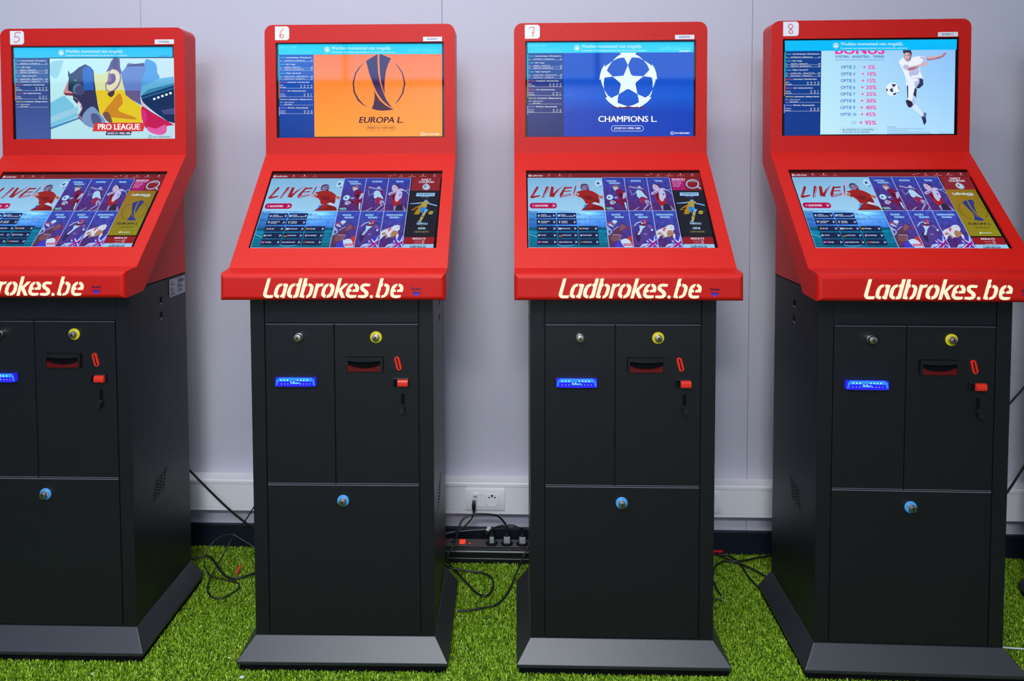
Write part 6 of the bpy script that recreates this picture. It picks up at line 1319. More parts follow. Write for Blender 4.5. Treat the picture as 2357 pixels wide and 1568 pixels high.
# ------------------------------------------------------------------ betting terminal
ZO = -FLOOR                     # part coordinates are measured from the tips of the pile
WR, WC, WB, DC, ZS, YF, ZB = 0.2743, 0.2339, 0.2704, 0.3116, 0.0631, -0.0405, 0.020
pA, pB, pC, pD, pE, pF, pG, pH = (-0.0886, 0.9577), (-0.0855, 1.0236), (-0.0286, 1.0290), (0.2490, 1.3178), (0.2537, 1.6898), (0.3248, 1.6898), (0.3146, 1.2896), (0.0004, 0.9617)
SU0, SU1, SL0, SL1, WU, WLO, CXL = 0.1282, 0.8624, 0.1573, 0.8357, 0.2425, 0.2416, 0.0004
V3 = Vector
def on_panel(P, Q, x, t): return V3((x, P[0] + (Q[0] - P[0]) * t, P[1] + (Q[1] - P[1]) * t))
def panel_normal(P, Q): e = V3((0, Q[0] - P[0], Q[1] - P[1])).normalized(); return V3((1, 0, 0)).cross(e)
RECESS = 0.0035
CACHE = {}
def cached(k, fn):
    if k not in CACHE: CACHE[k] = fn()
    return CACHE[k]

def housing_mesh():
    bm = bmesh.new(); prof = [pA, pB, pC, pD, pE, pF, pG, pH]; n = len(prof)
    L = [bm.verts.new((-WR, p[0], p[1])) for p in prof]; R = [bm.verts.new((WR, p[0], p[1])) for p in prof]
    bm.faces.new(L[::-1]); bm.faces.new(R)
    for i in range(n):
        j = (i + 1) % n
        if (i, j) in ((2, 3), (3, 4)):
            P, Q = prof[i], prof[j]; hw, cx, t0, t1 = (WLO, CXL, SL0, SL1) if i == 2 else (WU, 0.0, SU0, SU1)
            nn = panel_normal(P, Q); up = []; dn = []
            for sx, t in ((-1, t0), (1, t0), (1, t1), (-1, t1)):
                q = on_panel(P, Q, cx + sx * hw, t); up.append(bm.verts.new(q)); dn.append(bm.verts.new(q - nn * (RECESS + 0.004)))
            o = [L[i], R[i], R[j], L[j]]
            for a in range(4):
                c = (a + 1) % 4; bm.faces.new([o[a], o[c], up[c], up[a]]); bm.faces.new([up[a], up[c], dn[c], dn[a]])
            bm.faces.new(dn)
        else: bm.faces.new([L[i], R[i], R[j], L[j]])
    bmesh.ops.recalc_face_normals(bm, faces=bm.faces[:]); bm.edges.ensure_lookup_table()
    def ed(a, b_): return next(e for e in bm.edges if {e.verts[0], e.verts[1]} == {a, b_})
    bmesh.ops.bevel(bm, geom=[ed(L[4], L[5]), ed(R[4], R[5])], offset=0.024, segments=14, profile=0.5, affect='EDGES')
    bm.edges.ensure_lookup_table()
    es = [e for e in bm.edges if abs(e.verts[0].co.x) > WR - 1e-4 and all(abs(abs(v.co.x) - WR) < 1e-4 and v.co.y < -0.08 for v in e.verts)]
    bmesh.ops.bevel(bm, geom=es, offset=0.012, segments=10, profile=0.5, affect='EDGES')
    es = [e for e in bm.edges if len(e.link_faces) == 2 and e.calc_face_angle(0) > math.radians(28) and e.calc_length() > 0.004]
    bmesh.ops.bevel(bm, geom=es, offset=0.0016, segments=3, profile=0.5, affect='EDGES', clamp_overlap=True)
    me = bpy.data.meshes.new('housing'); bm.to_mesh(me); bm.free(); me.materials.append(M['red']); return me
def neck_mesh():
    b = MB(); b.prism([(0.004, 0.9625), (DC, 0.9625), (DC, 1.2880), (0.030, 0.975)], lambda p, d: (d, p[0], p[1]), -WC, WC, M['red']); return b.mesh('neck')
def cabinet_mesh():
    b = MB(); g = 0.006
    b.box(-WC + 0.001, WC - 0.001, g, DC, 0.0, 0.9600, M['black'])
    b.box(-WC, -0.1982, 0.0, 0.03, ZS, 0.9590, M['black'], 0.0012); b.box(0.1982, WC, 0.0, 0.03, ZS, 0.9590, M['black'], 0.0012)
    b.box(-0.1970, 0.1970, 0.0015, 0.03, 0.8840, 0.9590, M['black'], 0.0012)
    b.box(-WC, WC, 0.012, DC, 0.9592, 0.9622, M['void'])
    return b.mesh('cabinet')
def door_mesh(x0, x1, z0, z1):
    def f():
        b = MB(); b.box(x0, x1, 0.0, 0.0058, z0, z1, M['black'], 0.0015, 3)
        if z0 > 0.2: b.box(x0 + 0.001, x1 - 0.001, -0.0004, 0.003, z0 - 0.0002, z0 + 0.0010, M['edge'])       # pale strip painted as light caught along the lower door edge
        b.box(x0 + 0.001, x1 - 0.001, -0.0003 if z0 < 0.2 else 0.0002, 0.003, z1 - 0.0010, z1 + 0.0002, M['edge'])  # same painted highlight along the top edge
        return b.mesh('door')
    return f
def plinth_mesh():
    b = MB(); w0, w1 = WC, WB; y1 = DC
    top = [(-w0 - 0.0005, -0.0005, ZS), (w0 + 0.0005, -0.0005, ZS), (w0 + 0.0005, y1, ZS), (-w0 - 0.0005, y1, ZS)]
    mid = [(-w1, YF, ZB), (w1, YF, ZB), (w1, y1, ZB), (-w1, y1, ZB)]
    low = [(-w1 + 0.001, YF + 0.001, 0.011), (w1 - 0.001, YF + 0.001, 0.011), (w1 - 0.001, y1, 0.011), (-w1 + 0.001, y1, 0.011)]
    vs = top + mid + low; fs = [[3, 2, 1, 0], [8, 9, 10, 11]]
    for k in (0, 4):
        for i in range(4): j = (i + 1) % 4; fs.append([k + i, k + j, k + 4 + j, k + 4 + i])
    bm = bmesh.new(); V = [bm.verts.new(v) for v in vs]
    for f in fs: bm.faces.new([V[i] for i in f])
    bmesh.ops.recalc_face_normals(bm, faces=bm.faces[:])
    bmesh.ops.bevel(bm, geom=[e for e in bm.edges], offset=0.0012, segments=2, profile=0.5, affect='EDGES')
    b.bm(bm, M['plinth']); return b.mesh('plinth')
def foot_mesh():
    b = MB(); b.box(-WB + 0.006, WB - 0.006, YF + 0.006, DC - 0.006, FLOOR, 0.012, M['void']); return b.mesh('foot')
def lock_mesh(out, r, fancy):
    def f():
        b = MB(); b.cyl((0, 0, 0), (0, -1, 0), r * 1.12, out * 0.35, M['metal'], 32, bev=0.0008); b.cyl((0, 0, 0), (0, -1, 0), r, out, M['metal'], 32, bev=0.0014)
        b.box(-0.0010, 0.0010, -out - 0.0002, -out + 0.001, -0.0030, 0.0035, M['void']); b.cyl((0, -out + 0.0008, 0.002), (0, -1, 0), 0.0018, 0.0010, M['void'], 14)
        if fancy:
            for k in range(14):
                a = 2 * math.pi * k / 14; b.cyl((r * math.cos(a), -out * 0.35, r * math.sin(a)), (0, -1, 0), 0.0009, out * 0.5, M['metal'], 8)
        return smooth(b.mesh('lock'), 35)
    return f
def ring_mesh(m):
    def f():
        n = 40; vs = []; fs = []
        for r, y in ((0.0152, 0.0), (0.0150, -0.0016), (0.0142, -0.0022), (0.0085, -0.0022), (0.0080, 0.0)):
            for i in range(n): a = 2 * math.pi * i / n; vs.append((r * math.cos(a), y, r * math.sin(a)))
        for k in range(4):
            for i in range(n): j = (i + 1) % n; fs.append([k * n + i, k * n + j, (k + 1) * n + j, (k + 1) * n + i])
        b = MB(); b.add(vs, fs, m); return smooth(b.mesh('lock_ring'), 35)
    return f
def note_slot_mesh():
    b = MB(); hw, hh = 0.0515, 0.0105
    def pr(pts, y0, y1, m): b.prism(pts, lambda p, d: (p[0], d, p[1]), y0, y1, m)
    pr([(-hw, -hh), (hw, -hh), (hw, hh), (-hw, hh)], 0.0, -0.006, M['led'])
    for sx in (-1, 1):      # angled cheeks
        pr([(sx * hw, -hh), (sx * (hw - 0.0075), -hh), (sx * (hw - 0.0075), hh), (sx * hw, hh)], -0.006, -0.0105, M['led'])
        for k in range(3): pr([(sx * (hw - 0.0015 - 0.002 * k), -0.008 + 0.001 * k), (sx * (hw - 0.0025 - 0.002 * k), -0.008 + 0.001 * k), (sx * (hw - 0.005 - 0.001 * k), 0.008), (sx * (hw - 0.004 - 0.001 * k), 0.008)], -0.0105, -0.0110, M['led2'])
    iw = hw - 0.008
    pr([(-iw, 0.0028), (-0.016, 0.0028), (-0.011, 0.0045), (0.011, 0.0045), (0.016, 0.0028), (iw, 0.0028), (iw - 0.001, hh), (-iw + 0.001, hh)], -0.006, -0.0120, M['led2'])
    pr([(-iw, 0.0008), (-0.016, 0.0008), (-0.011, 0.0028), (0.011, 0.0028), (0.016, 0.0008), (iw, 0.0008), (iw, 0.0024), (0.016, 0.0024), (0.011, 0.0043), (-0.011, 0.0043), (-0.016, 0.0024), (-iw, 0.0024)], -0.006, -0.0064, M['void'])
    pr([(-iw, -0.0022), (-0.018, -0.0022), (-0.010, 0.0022), (0.010, 0.0022), (0.018, -0.0022), (iw, -0.0022), (iw, 0.0004), (0.017, 0.0004), (0.011, 0.0026), (-0.011, 0.0026), (-0.017, 0.0004), (-iw, 0.0004)], -0.006, -0.0125, M['led'])
    pr([(-iw, -0.0065), (iw, -0.0065), (iw, -0.0024), (0.018, -0.0024), (0.010, 0.0018), (-0.010, 0.0018), (-0.018, -0.0024), (-iw, -0.0024)], -0.006, -0.0090, M['led'])
    pr([(-0.0145, -0.0045), (0.0145, -0.0045), (0.010, 0.0010), (-0.010, 0.0010)], -0.009, -0.0096, M['led2'])
    pr([(-iw, -hh), (iw, -hh), (iw, -0.0072), (-iw, -0.0072)], -0.006, -0.0125, M['led'])
    for x in (-0.036, -0.0275, -0.0195, 0.0065, 0.0145, 0.0225, 0.031): b.cyl((x, -0.012, 0.0062), (0, -1, 0), 0.0013, 0.0006, M['ledw'], 10)
    for x in (-0.0105, -0.003): b.cyl((x, -0.0125, 0.0018), (0, -1, 0), 0.0013, 0.0006, M['ledw'], 10)
    for x in (-0.036, -0.027, -0.0195, 0.013, 0.021, 0.029, 0.037): b.cyl((x, -0.009, -0.0044), (0, -1, 0), 0.0007, 0.0006, M['ledw'], 8)
    for k in range(5): b.cyl((-0.0085 + 0.0035 * k, -0.0096, -0.0030), (0, -1, 0), 0.0006, 0.0005, M['ledw'], 8)
    return b.mesh('banknote_slot')
def printer_mesh():
    b = MB(); hw, hh = 0.0472, 0.0182
    def pr(pts, y0, y1, m): b.prism(pts, lambda p, d: (p[0], d, p[1]), y0, y1, m)
    b.box(-hw - 0.0012, hw + 0.0012, -0.0006, 0.0, -hh - 0.0008, hh + 0.0012, M['void'])
    arc = lambda x0, x1, zc, sag, n=10: [(x0 + (x1 - x0) * i / n, zc - sag * (1 - (2 * i / n - 1) ** 2)) for i in range(n + 1)]
    b.box(-hw, hw, -0.001, 0.0, -hh, hh, M['void'])
    top = arc(-hw + 0.0055, hw - 0.0055, 0.0100, 0.0030)
    pr([(-hw, hh), (-hw, -hh), (-hw + 0.0055, -hh), *top, (hw - 0.0055, -hh), (hw, -hh), (hw, hh)], -0.0008, -0.0085, M['plastic'])
    pr([(-hw, hh), (-hw + 0.002, hh - 0.0055), (hw - 0.002, hh - 0.0055), (hw, hh)], -0.0085, -0.0092, M['plastic'])
    lip = arc(-hw + 0.0135, hw - 0.0135, -0.0050, 0.0055)
    pr([(-hw + 0.006, -hh + 0.0004), (hw - 0.006, -hh + 0.0004), (hw - 0.006, -0.0015), (hw - 0.0125, -0.0035), *lip[::-1], (-hw + 0.0125, -0.0035), (-hw + 0.006, -0.0015)], -0.0008, -0.0070, M['redtrans'])
    return b.mesh('ticket_printer')
def coin_slot_mesh():
    b = MB(); n = 14
    def caps(r, hl): return [(r * math.cos(a), hl + r * math.sin(a)) for a in np.linspace(0, math.pi, n)] + [(r * math.cos(a), -hl + r * math.sin(a)) for a in np.linspace(math.pi, 2 * math.pi, n)]
    b.prism(caps(0.0068, 0.0112), lambda p, d: (p[0], d, p[1]), 0.0, -0.0030, M['redplastic']); b.prism(caps(0.0060, 0.0112), lambda p, d: (p[0], d, p[1]), -0.0030, -0.0036, M['redplastic'])
    b.prism([(-0.0014, -0.0145), (0.0014, -0.0145), (0.0014, 0.0145), (-0.0014, 0.0145)], lambda p, d: (p[0], d, p[1]), -0.0036, -0.0039, M['void'])
    return b.mesh('coin_slot')
def button_mesh():
    b = MB(); b.box(-0.0208, 0.0208, -0.0065, 0.0, -0.0113, 0.0113, M['plastic'], 0.0012); b.box(-0.0182, -0.0085, -0.0070, -0.0065, -0.0088, 0.0078, M['void']); return b.mesh('release_button')
def button_cap_mesh():
    b = MB(); pr = [(-0.0088, -0.0065), (-0.0088, -0.0120), (-0.004, -0.0135), (0.0030, -0.0130), (0.0068, -0.0110), (0.0085, -0.0065)]
    b.prism(pr, lambda p, d: (d, p[1], p[0]), -0.0078, 0.0183, M['redplastic']); return b.mesh('red_cap')
def lever_mesh():
    b = MB(); b.box(-0.0042, 0.0042, -0.0008, 0.0, -0.0185, 0.0185, M['void']); b.box(-0.0062, -0.0045, -0.0016, 0.0, -0.0150, 0.0150, M['plastic'], 0.0004)
    b.prism([(-0.0010, 0.0105), (-0.0100, 0.0060), (-0.0170, 0.0040), (-0.0175, -0.0075), (-0.0130, -0.0095), (-0.0090, -0.0040), (-0.0010, 0.0010)], lambda p, d: (d, p[0], p[1] - 0.0200), -0.0052, 0.0048, M['plastic'])
    return b.mesh('coin_return')
def vent_mesh():
    b = MB()
    for i in range(8):
        for k in range(6):
            y = 0.098 + k * 0.0115 + i * 0.0030 - 0.004 * (k % 2); z = 0.352 + i * 0.0072 + k * 0.0025
            b.box(-0.0003, 0.0004, y, y + 0.0036, z, z + 0.0022, M['void'])
    return b.mesh('vent_grille')
def keyhole_mesh():
    b = MB(); b.box(-0.0002, 0.0005, -0.003, 0.003, -0.008, 0.008, M['void']); b.prism([(-0.009, -0.0125), (0.001, -0.0085), (0.002, -0.0075), (-0.009, -0.0112)], lambda p, d: (d, p[0], p[1]), -0.0002, 0.0012, M['plate']); return b.mesh('bracket_slot')
def rating_mesh():
    b = MB(); b.box(0.0, 0.0008, -0.047, 0.047, -0.026, 0.026, M['plate'])
    r = random.Random(3)
    def q(y0, y1, z0, z1): b.box(0.0008, 0.0010, y0, y1, z0, z1, M['print'])
    for i in range(13): q(0.004 + i * 0.0026, 0.004 + i * 0.0026 + r.uniform(0.0008, 0.002), 0.0095, 0.0185)
    for z in (0.0205, 0.0045, 0.0015, -0.0015, -0.0045, -0.0105, -0.0140, -0.0175):
        q(0.001, r.uniform(0.018, 0.038), z - 0.0008, z + 0.0008)
    for z in (0.0190, 0.0120, 0.0085, -0.001, -0.0045, -0.0080, -0.0140):
        q(-0.040, r.uniform(-0.028, -0.014), z - 0.0008, z + 0.0009)
    for y in (-0.041, -0.034, -0.027, -0.020): q(y, y + 0.0045, -0.0215, -0.0170)
    for y in (-0.044, 0.044):
        for z in (-0.023, 0.023): b.cyl((0.0008, y, z), (1, 0, 0), 0.0016, 0.0008, M['metal'], 12)
    return b.mesh('rating_plate')
def bumper_mesh():
    b = MB(); b.cyl((0, 0, 0), (0, 0, -1), 0.006, 0.0055, M['plastic'], 18, bev=0.0012); return b.mesh('bumper')
def logo_mesh():
    b = MB(); e = V3((0, pB[0] - pA[0], pB[1] - pA[1])).normalized(); nn = V3((1, 0, 0)).cross(e)
    for op in ART['LOGO']:
        pts = [(a / 1e4, c / 1e4) for a, c in op[3]]
        b.prism(pts, lambda p, d: V3((p[0], pA[0], pA[1])) + e * p[1] + nn * d, -0.0006, 0.0005, M['logo'])
    return b.mesh('backlit_logo')

def head_matrix(P, Q, x, along, out):
    e = V3((0, Q[0] - P[0], Q[1] - P[1])).normalized(); nn = V3((1, 0, 0)).cross(e)
    m = Matrix((V3((1, 0, 0)), e, nn)).transposed().to_4x4(); m.translation = V3((x, P[0], P[1])) + e * along + nn * out
    return m
LU = math.hypot(pE[0] - pD[0], pE[1] - pD[1]); LL = math.hypot(pD[0] - pC[0], pD[1] - pC[1]); LF = math.hypot(pB[0] - pA[0], pB[1] - pA[1])

def put(name, me, parent, m=None):
    o = link(name, me, parent)
    if m is not None: o.matrix_basis = m
    return o
def sticker_mesh(box, strokes):
    b = MB(); (x0, z1), (x1, z0) = box; r = 0.008; pts = [(x0, z0)]
    pts += [(x1 - r + r * math.sin(a), z0 + r - r * math.cos(a)) for a in np.linspace(0, math.pi / 2, 6)]
    pts += [(x1 - r + r * math.cos(a), z1 - r + r * math.sin(a)) for a in np.linspace(0, math.pi / 2, 6)] + [(x0, z1)]
    b.prism(pts, lambda p, d: (p[0], p[1], d), 0.0001, 0.0004, M['sticker']); return b.mesh('number_sticker')
def digit_mesh(strokes):
    pc = Picture(1, 1)
    pc.draw([['S', '#e0766a', 0.0026, 1, [[(x + 0.5) * 1e4, (0.5 - z) * 1e4] for x, z in st]] for st in strokes])
    return pc.mesh('handwritten_digit', M['printed'])
def label_mesh(x0, x1, z0, z1, txt):
    pc = Picture(x1 - x0, z1 - z0)
    pc.draw([['P', '#e8e8ee', 0, [[0, 0], [10000, 0], [10000, 10000], [0, 10000]]], ['T', '#30303c', txt, [1950, 7000], [7600, 7000], 4100, 0.8, 0.0]])
    return pc.mesh('asset_label', M['printed'])

TOUCH = {5: ['LM', 'SEARCH', 'CUP', 'RES'], 6: ['LM', 'DAILY', 'TOP', 'RES'], 7: ['LM', 'SEARCH', 'TOP', 'RES'], 8: ['LM', 'DAILY', 'CUP', 'RES'], 9: ['LM', 'SEARCH', 'TOP', 'RES']}
INFO = {5: ['U5', 'LIST', 'T5'], 6: ['U6', 'LIST', 'LISTV', 'T6'], 7: ['U7', 'LIST', 'LISTV', 'T7'], 8: ['U8', 'LIST', 'LISTV', 'T8'], 9: ['U7', 'LIST', 'T7']}
ASSET = {5: '20182466', 6: '20182907', 7: '20182910', 8: '20182912'}
def terminal(k, x, y, rz, label):
    T = tag(empty('betting_terminal', (x, y, FLOOR), rz), label, 'terminal', 'betting terminals in a row')
    up = Matrix.Translation((0, 0, ZO))
    def part(name, me, m=None, parent=None, lab=None):
        o = put(name, me, parent or T, (up if parent is None else Matrix()) @ (m or Matrix()))
        if lab: o['label'] = lab
        return o
    part('housing', cached('housing', housing_mesh), lab='bent red sheet-metal housing carrying both screens')
    part('neck', cached('neck', neck_mesh), lab='red neck behind the sloping screen')
    part('cabinet', cached('cabinet', cabinet_mesh), lab='black sheet-metal cabinet body')
    part('plinth', cached('plinth', plinth_mesh), lab='sloping dark grey plinth skirt')
    part('foot', cached('foot', foot_mesh))
    d1 = part('door', cached('d1', door_mesh(-0.1962, -0.0198, 0.4660, 0.8805)), lab='narrow black door with the banknote slot')
    d2 = part('door', cached('d2', door_mesh(-0.0180, 0.1958, 0.4660, 0.8805)), lab='black door with printer and coin slot')
    d3 = part('door', cached('d3', door_mesh(-0.1962, 0.1958, 0.0660, 0.4620)), lab='large black lower door')
    L = Matrix.Translation
    part('lock', cached('lock', lock_mesh(0.018, 0.0096, False)), L((-0.1085, 0, 0.8480)), d1, 'nickel lock')
    part('banknote_slot', cached('note', note_slot_mesh), L((-0.1172, 0, 0.7332)), d1, 'glowing blue banknote slot')
    part('lock_ring', cached('ringy', ring_mesh(M['yellow'])), L((0.0886, 0, 0.8475)), d2, 'yellow ring around the lock')
    part('lock', cached('lock2', lock_mesh(0.0125, 0.0088, False)), L((0.0886, 0, 0.8475)), d2, 'nickel lock')
    part('ticket_printer', cached('printer', printer_mesh), L((0.0588, 0, 0.7782)), d2, 'black ticket outlet with a dark red lip')
    part('coin_slot', cached('coin', coin_slot_mesh), L((0.1444, 0, 0.7802)) @ Matrix.Rotation(math.radians(-14), 4, 'Y'), d2, 'slanted red coin slot')
    bt = part('release_button', cached('btn', button_mesh), L((0.1518, 0, 0.7322)), d2); bt['label'] = 'black button housing with a red button'
    part('coin_return', cached('lever', lever_mesh), L((0.1560, 0, 0.6835)), d2, 'black coin return flap')
    part('red_cap', cached('cap', button_cap_mesh), L((0.1518, 0, 0.7322)), d2, 'red coin release button')
    part('lock_ring', cached('ringb', ring_mesh(M['blue'])), L((-0.0010, 0, 0.4212)), d3, 'blue ring around the lock')
    part('lock', cached('lock3', lock_mesh(0.0140, 0.0088, True)), L((-0.0010, 0, 0.4212)), d3, 'ribbed nickel lock')
    for sx in (-1, 1):
        part('vent_grille', cached('vent', vent_mesh), L((sx * WC, 0, 0)) @ Matrix.Diagonal((sx, 1, 1, 1)))
        part('bumper', cached('bump', bumper_mesh), L((sx * 0.236, -0.045, 0.9590)))
        for z in (0.9055, 0.8625): part('bracket_slot', cached('key', keyhole_mesh), L((sx * WC, 0.166, z)) @ Matrix.Diagonal((sx, 1, 1, 1)))
    part('rating_plate', cached('plate', rating_mesh), L((WC, 0.2590, 0.9282)), lab='silver printed rating plate')
    part('backlit_logo', cached('logo', logo_mesh), lab='glowing cream stencil lettering')
    def scan():
        pc = Picture(2, 2); ops = []
        conv = lambda q: [(q[0] / 1e4 / 2 + 0.5) * 1e4, (0.5 - q[1] / 1e4 / 2) * 1e4]
        for o in ART['SCAN']:
            o = list(o)
            if o[0] == 'T': o[3] = conv(o[3]); o[4] = conv(o[4]); o[5] = abs(o[5]) / 2
            else: o[2] = [conv(q) for q in o[2]]
            ops.append(o)
        pc.draw(ops); return pc.mesh('scan_mark', M['printed'])
    part('scan_mark', cached('scan', scan), head_matrix(pA, pB, 0, 0, 0.0003), lab='dark violet scan mark with a blue arrow')
    # screens: recessed black panel (with bezel) and the lit picture on it
    for nm, (P, Q, hw, cx, t0, t1, ln), ops in (('info_screen', (pD, pE, WU, 0.0, SU0, SU1, LU), INFO[k]), ('touch_screen', (pC, pD, WLO, CXL, SL0, SL1, LL), TOUCH[k])):
        h = (t1 - t0) * ln; m = head_matrix(P, Q, cx, (t0 + t1) / 2 * ln, -RECESS)
        def panel():
            b = MB(); b.box(-hw + 0.0004, hw - 0.0004, -h / 2 + 0.0004, h / 2 - 0.0004, -0.0030, -0.0003, M['glass']); return b.mesh('screen')
        s_ = part(nm, cached(nm, panel), m); s_['label'] = 'upright wide screen' if nm == 'info_screen' else 'sloping touch screen'
        def pic():
            pc = Picture(2 * hw, h)
            for q in ops: pc.draw(ART[q])
            return pc.mesh('display', M['picture'])
        put('display', cached(nm + '|'.join(ops), pic), s_, Matrix())
    if k in ASSET:
        st = part('number_sticker', sticker_mesh(ST['box%d' % k], None), head_matrix(pD, pE, 0, 0, 0.0), lab='white sticker with a handwritten red %d' % k)
        put('handwritten_digit', digit_mesh(ST['dig'][str(k)]), st, Matrix.Translation((0, 0, 0.0006)))
        (x0, z1), (x1, z0) = ST['a5'] if k == 5 else ST['asset7']
        part('asset_label', label_mesh(x0, x1, z0, z1, ASSET[k]), head_matrix(pD, pE, (x0 + x1) / 2, (z0 + z1) / 2, 0.0004), lab='small white label with a number')
    return T
terminal(5, -1.18385, -0.52862, 0.007535, 'red and black betting terminal with sticker 5, leftmost, cut by the left edge')
terminal(6, -0.38787, -0.54379, 0.015371, 'red and black betting terminal with sticker 6 and an orange cup screen')
terminal(7, 0.32777, -0.53577, 0.006798, 'red and black betting terminal with sticker 7 and a blue star ball screen')
terminal(8, 1.05093, -0.53734, -0.012760, 'red and black betting terminal with sticker 8 and a pale blue bonus screen')
MC = tag(empty('machine_cabinet', (1.7680, -0.5550, FLOOR), -0.20), 'black machine cabinet beyond the right edge with only its plinth corner in view', 'machine')
def tall_mesh():  # added upper body out of view, shaped to keep light off the wall
    b = MB(); b.box(-0.262, 0.262, -0.20, DC - 0.02, 0.9622, 1.6900, M['black'], 0.004); return b.mesh('light_blocker')
for nm, me in (('cabinet', cabinet_mesh()), ('plinth', plinth_mesh()), ('foot', foot_mesh()), ('light_blocker', tall_mesh()), ('door', door_mesh(-0.1962, 0.1958, 0.0660, 0.8805)())):
    put(nm, me, MC, Matrix.Translation((0, 0, ZO)))

# ------------------------------------------------------------------ power strip, plugs and cables
strip = tag(empty('power_strip', (-0.02, -0.066, FLOOR)), 'black power strip with lit red switch on the turf between terminals 6 and 7', 'power strip')
b = MB(); b.prism([(-0.026, 0.002), (-0.026, 0.018), (-0.0245, 0.020), (-0.026, 0.0225), (-0.026, 0.040), (-0.0235, 0.044), (-0.024, 0.0475), (-0.022, 0.0560), (0.024, 0.0560), (0.026, 0.054), (0.026, 0.002)], lambda p, d: (d, p[0], p[1]), -0.36, 0.30, M['stripdark']); link('body', smooth(b.mesh('body'), 20), strip)
b = MB(); b.box(-0.355, 0.295, -0.0215, 0.0235, 0.0560, 0.0566, M['strip']); link('socket_face', b.mesh('socket_face'), strip)
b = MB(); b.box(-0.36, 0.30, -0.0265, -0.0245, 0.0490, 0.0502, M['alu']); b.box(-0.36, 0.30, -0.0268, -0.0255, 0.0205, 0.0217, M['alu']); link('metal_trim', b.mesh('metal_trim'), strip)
b = MB(); b.box(-0.1115, -0.0935, -0.0070, 0.0150, 0.0566, 0.0595, M['redglow'], 0.0008); link('switch', b.mesh('switch'), strip)['label'] = 'glowing red rocker switch'
b = MB(); b.cyl((-0.0775, -0.004, 0.0566), (0, 0, 1), 0.0022, 0.0012, M['redglow'], 12); link('indicator_light', b.mesh('indicator_light'), strip)
b = MB(); b.cyl((-0.136, 0.003, 0.0566), (0, 0, 1), 0.0055, 0.003, M['plastic'], 16); link('fuse_cap', b.mesh('fuse_cap'), strip)
for px in (-0.0055, 0.0440, 0.0945, 0.145):
    b = MB(); n = 30; vs = []; fs = []
    for r, z in ((0.0205, 0.0566), (0.0200, 0.0580), (0.0185, 0.0580), (0.0180, 0.0567)):
        for i in range(n): a = 2 * math.pi * i / n; vs.append((px + r * math.cos(a), -0.001 + r * 0.92 * math.sin(a), z))
    for q in range(3):
        for i in range(n): j = (i + 1) % n; fs.append([q * n + i, q * n + j, (q + 1) * n + j, (q + 1) * n + i])
    b.add(vs, fs, M['stripdark']); b.cyl((px, -0.001, 0.0566), (0, 0, 1), 0.0175, 0.0006, M['void'], 30); link('outlet', b.mesh('outlet'), strip)

def plug(parent, x, y, z, slim=False):
    b = MB(); w = 0.0075 if slim else 0.0105
    b.box(-w, w, -0.011, 0.011, 0.0, 0.026, M['plug'], 0.003, 3); b.cyl((0, 0, 0), (0, 0, 1), 0.0155, 0.006, M['plastic'], 24)
    b.cyl((0, 0.002, 0.024), (0, 0, 1), 0.0110, 0.010, M['plastic'], 20, 0.0085); b.cyl((0, 0.002, 0.033), (0, 0, 1), 0.0060, 0.012, M['plastic'], 14, 0.0042)
    o = link('plug', smooth(b.mesh('plug'), 40), parent); o.location = V3((x, y, z)) - parent.location; o['label'] = 'grey and black mains plug'; return o
def cord(parent, pts, r, m=None, name='cord'):
    b = MB(); tube(b, [V3(p) - parent.location for p in pts], r, m or M['cable']); return link(name, smooth(b.mesh(name), 60), parent)
ZP = 0.0470
def cable(name, label, pts, r=0.0036, m=None, cat='cable', plugs=(), group=None):
    c = tag(empty(name, pts[0]), label, cat, group); cord(c, pts, r, m)
    for q in plugs: plug(c, *q)
    return c
def path(k): return [tuple(p) for p in GEO[k]]
pA_ = [(0.024, -0.065, ZP + 0.042), (0.024, -0.066, ZP + 0.056)] + path('pA')[2:]
cable('power_cable', 'black mains cable on the middle plug of the power strip, looping onto the turf', pA_, 0.0031, plugs=[(0.024, -0.067, ZP)])
pB_ = [(0.0745, -0.065, ZP + 0.042), (0.073, -0.066, ZP + 0.050)] + path('pB')[1:-1] + [(-0.049, -0.052, 0.082), (-0.052, -0.034, 0.070), (-0.06, -0.026, 0.045)]
cable('power_cable', 'black mains cable arching from the right plug over the power strip', pB_, 0.0031, plugs=[(0.0745, -0.067, ZP)])
cable('power_cable', 'thin grey cable running left from the leftmost plug of the power strip', [(-0.0255, -0.065, ZP + 0.042), (-0.030, -0.064, 0.094), (-0.045, -0.055, 0.086), (-0.078, -0.035, 0.073), (-0.119, -0.03, 0.067), (-0.181, -0.03, 0.059), (-0.23, -0.03, 0.045)], 0.0016, M['greycable'], plugs=[(-0.0255, -0.067, ZP, True)])
b = MB(); b.box(-0.006, 0.006, -0.005, 0.005, -0.008, 0.008, M['white'], 0.002); tg = tag(link('cable_clip', b.mesh('cable_clip'), None, (-0.0365, -0.0605, 0.0925), (0, 0.5, 0.2)), 'small white clip on the thin grey cable above the power strip', 'clip')
dat = tag(empty('data_cable', (-0.083, -0.075, 0.19)), 'black data cable plugged into the wall socket above the power strip', 'cable')
b = MB(); b.box(-0.0060, 0.0060, -0.020, 0.004, -0.016, 0.002, M['cable'], 0.002); b.cyl((0, -0.010, -0.014), (0, 0, -1), 0.0062, 0.016, M['cable'], 16, 0.0038); link('plug', smooth(b.mesh('plug')), dat)
cord(dat, [(-0.083, -0.085, 0.168), (-0.084, -0.086, 0.158), (-0.088, -0.10, 0.148)] + path('data')[3:] + [(-0.22, -0.19, 0.125)], 0.0026)
cable('power_cable', 'black cable hanging from terminal 7 and trailing across the turf', path('pC'), 0.0027)
cable('power_cable', 'straight pair of black cables slanting down between terminals 5 and 6', path('c1'), 0.0034)
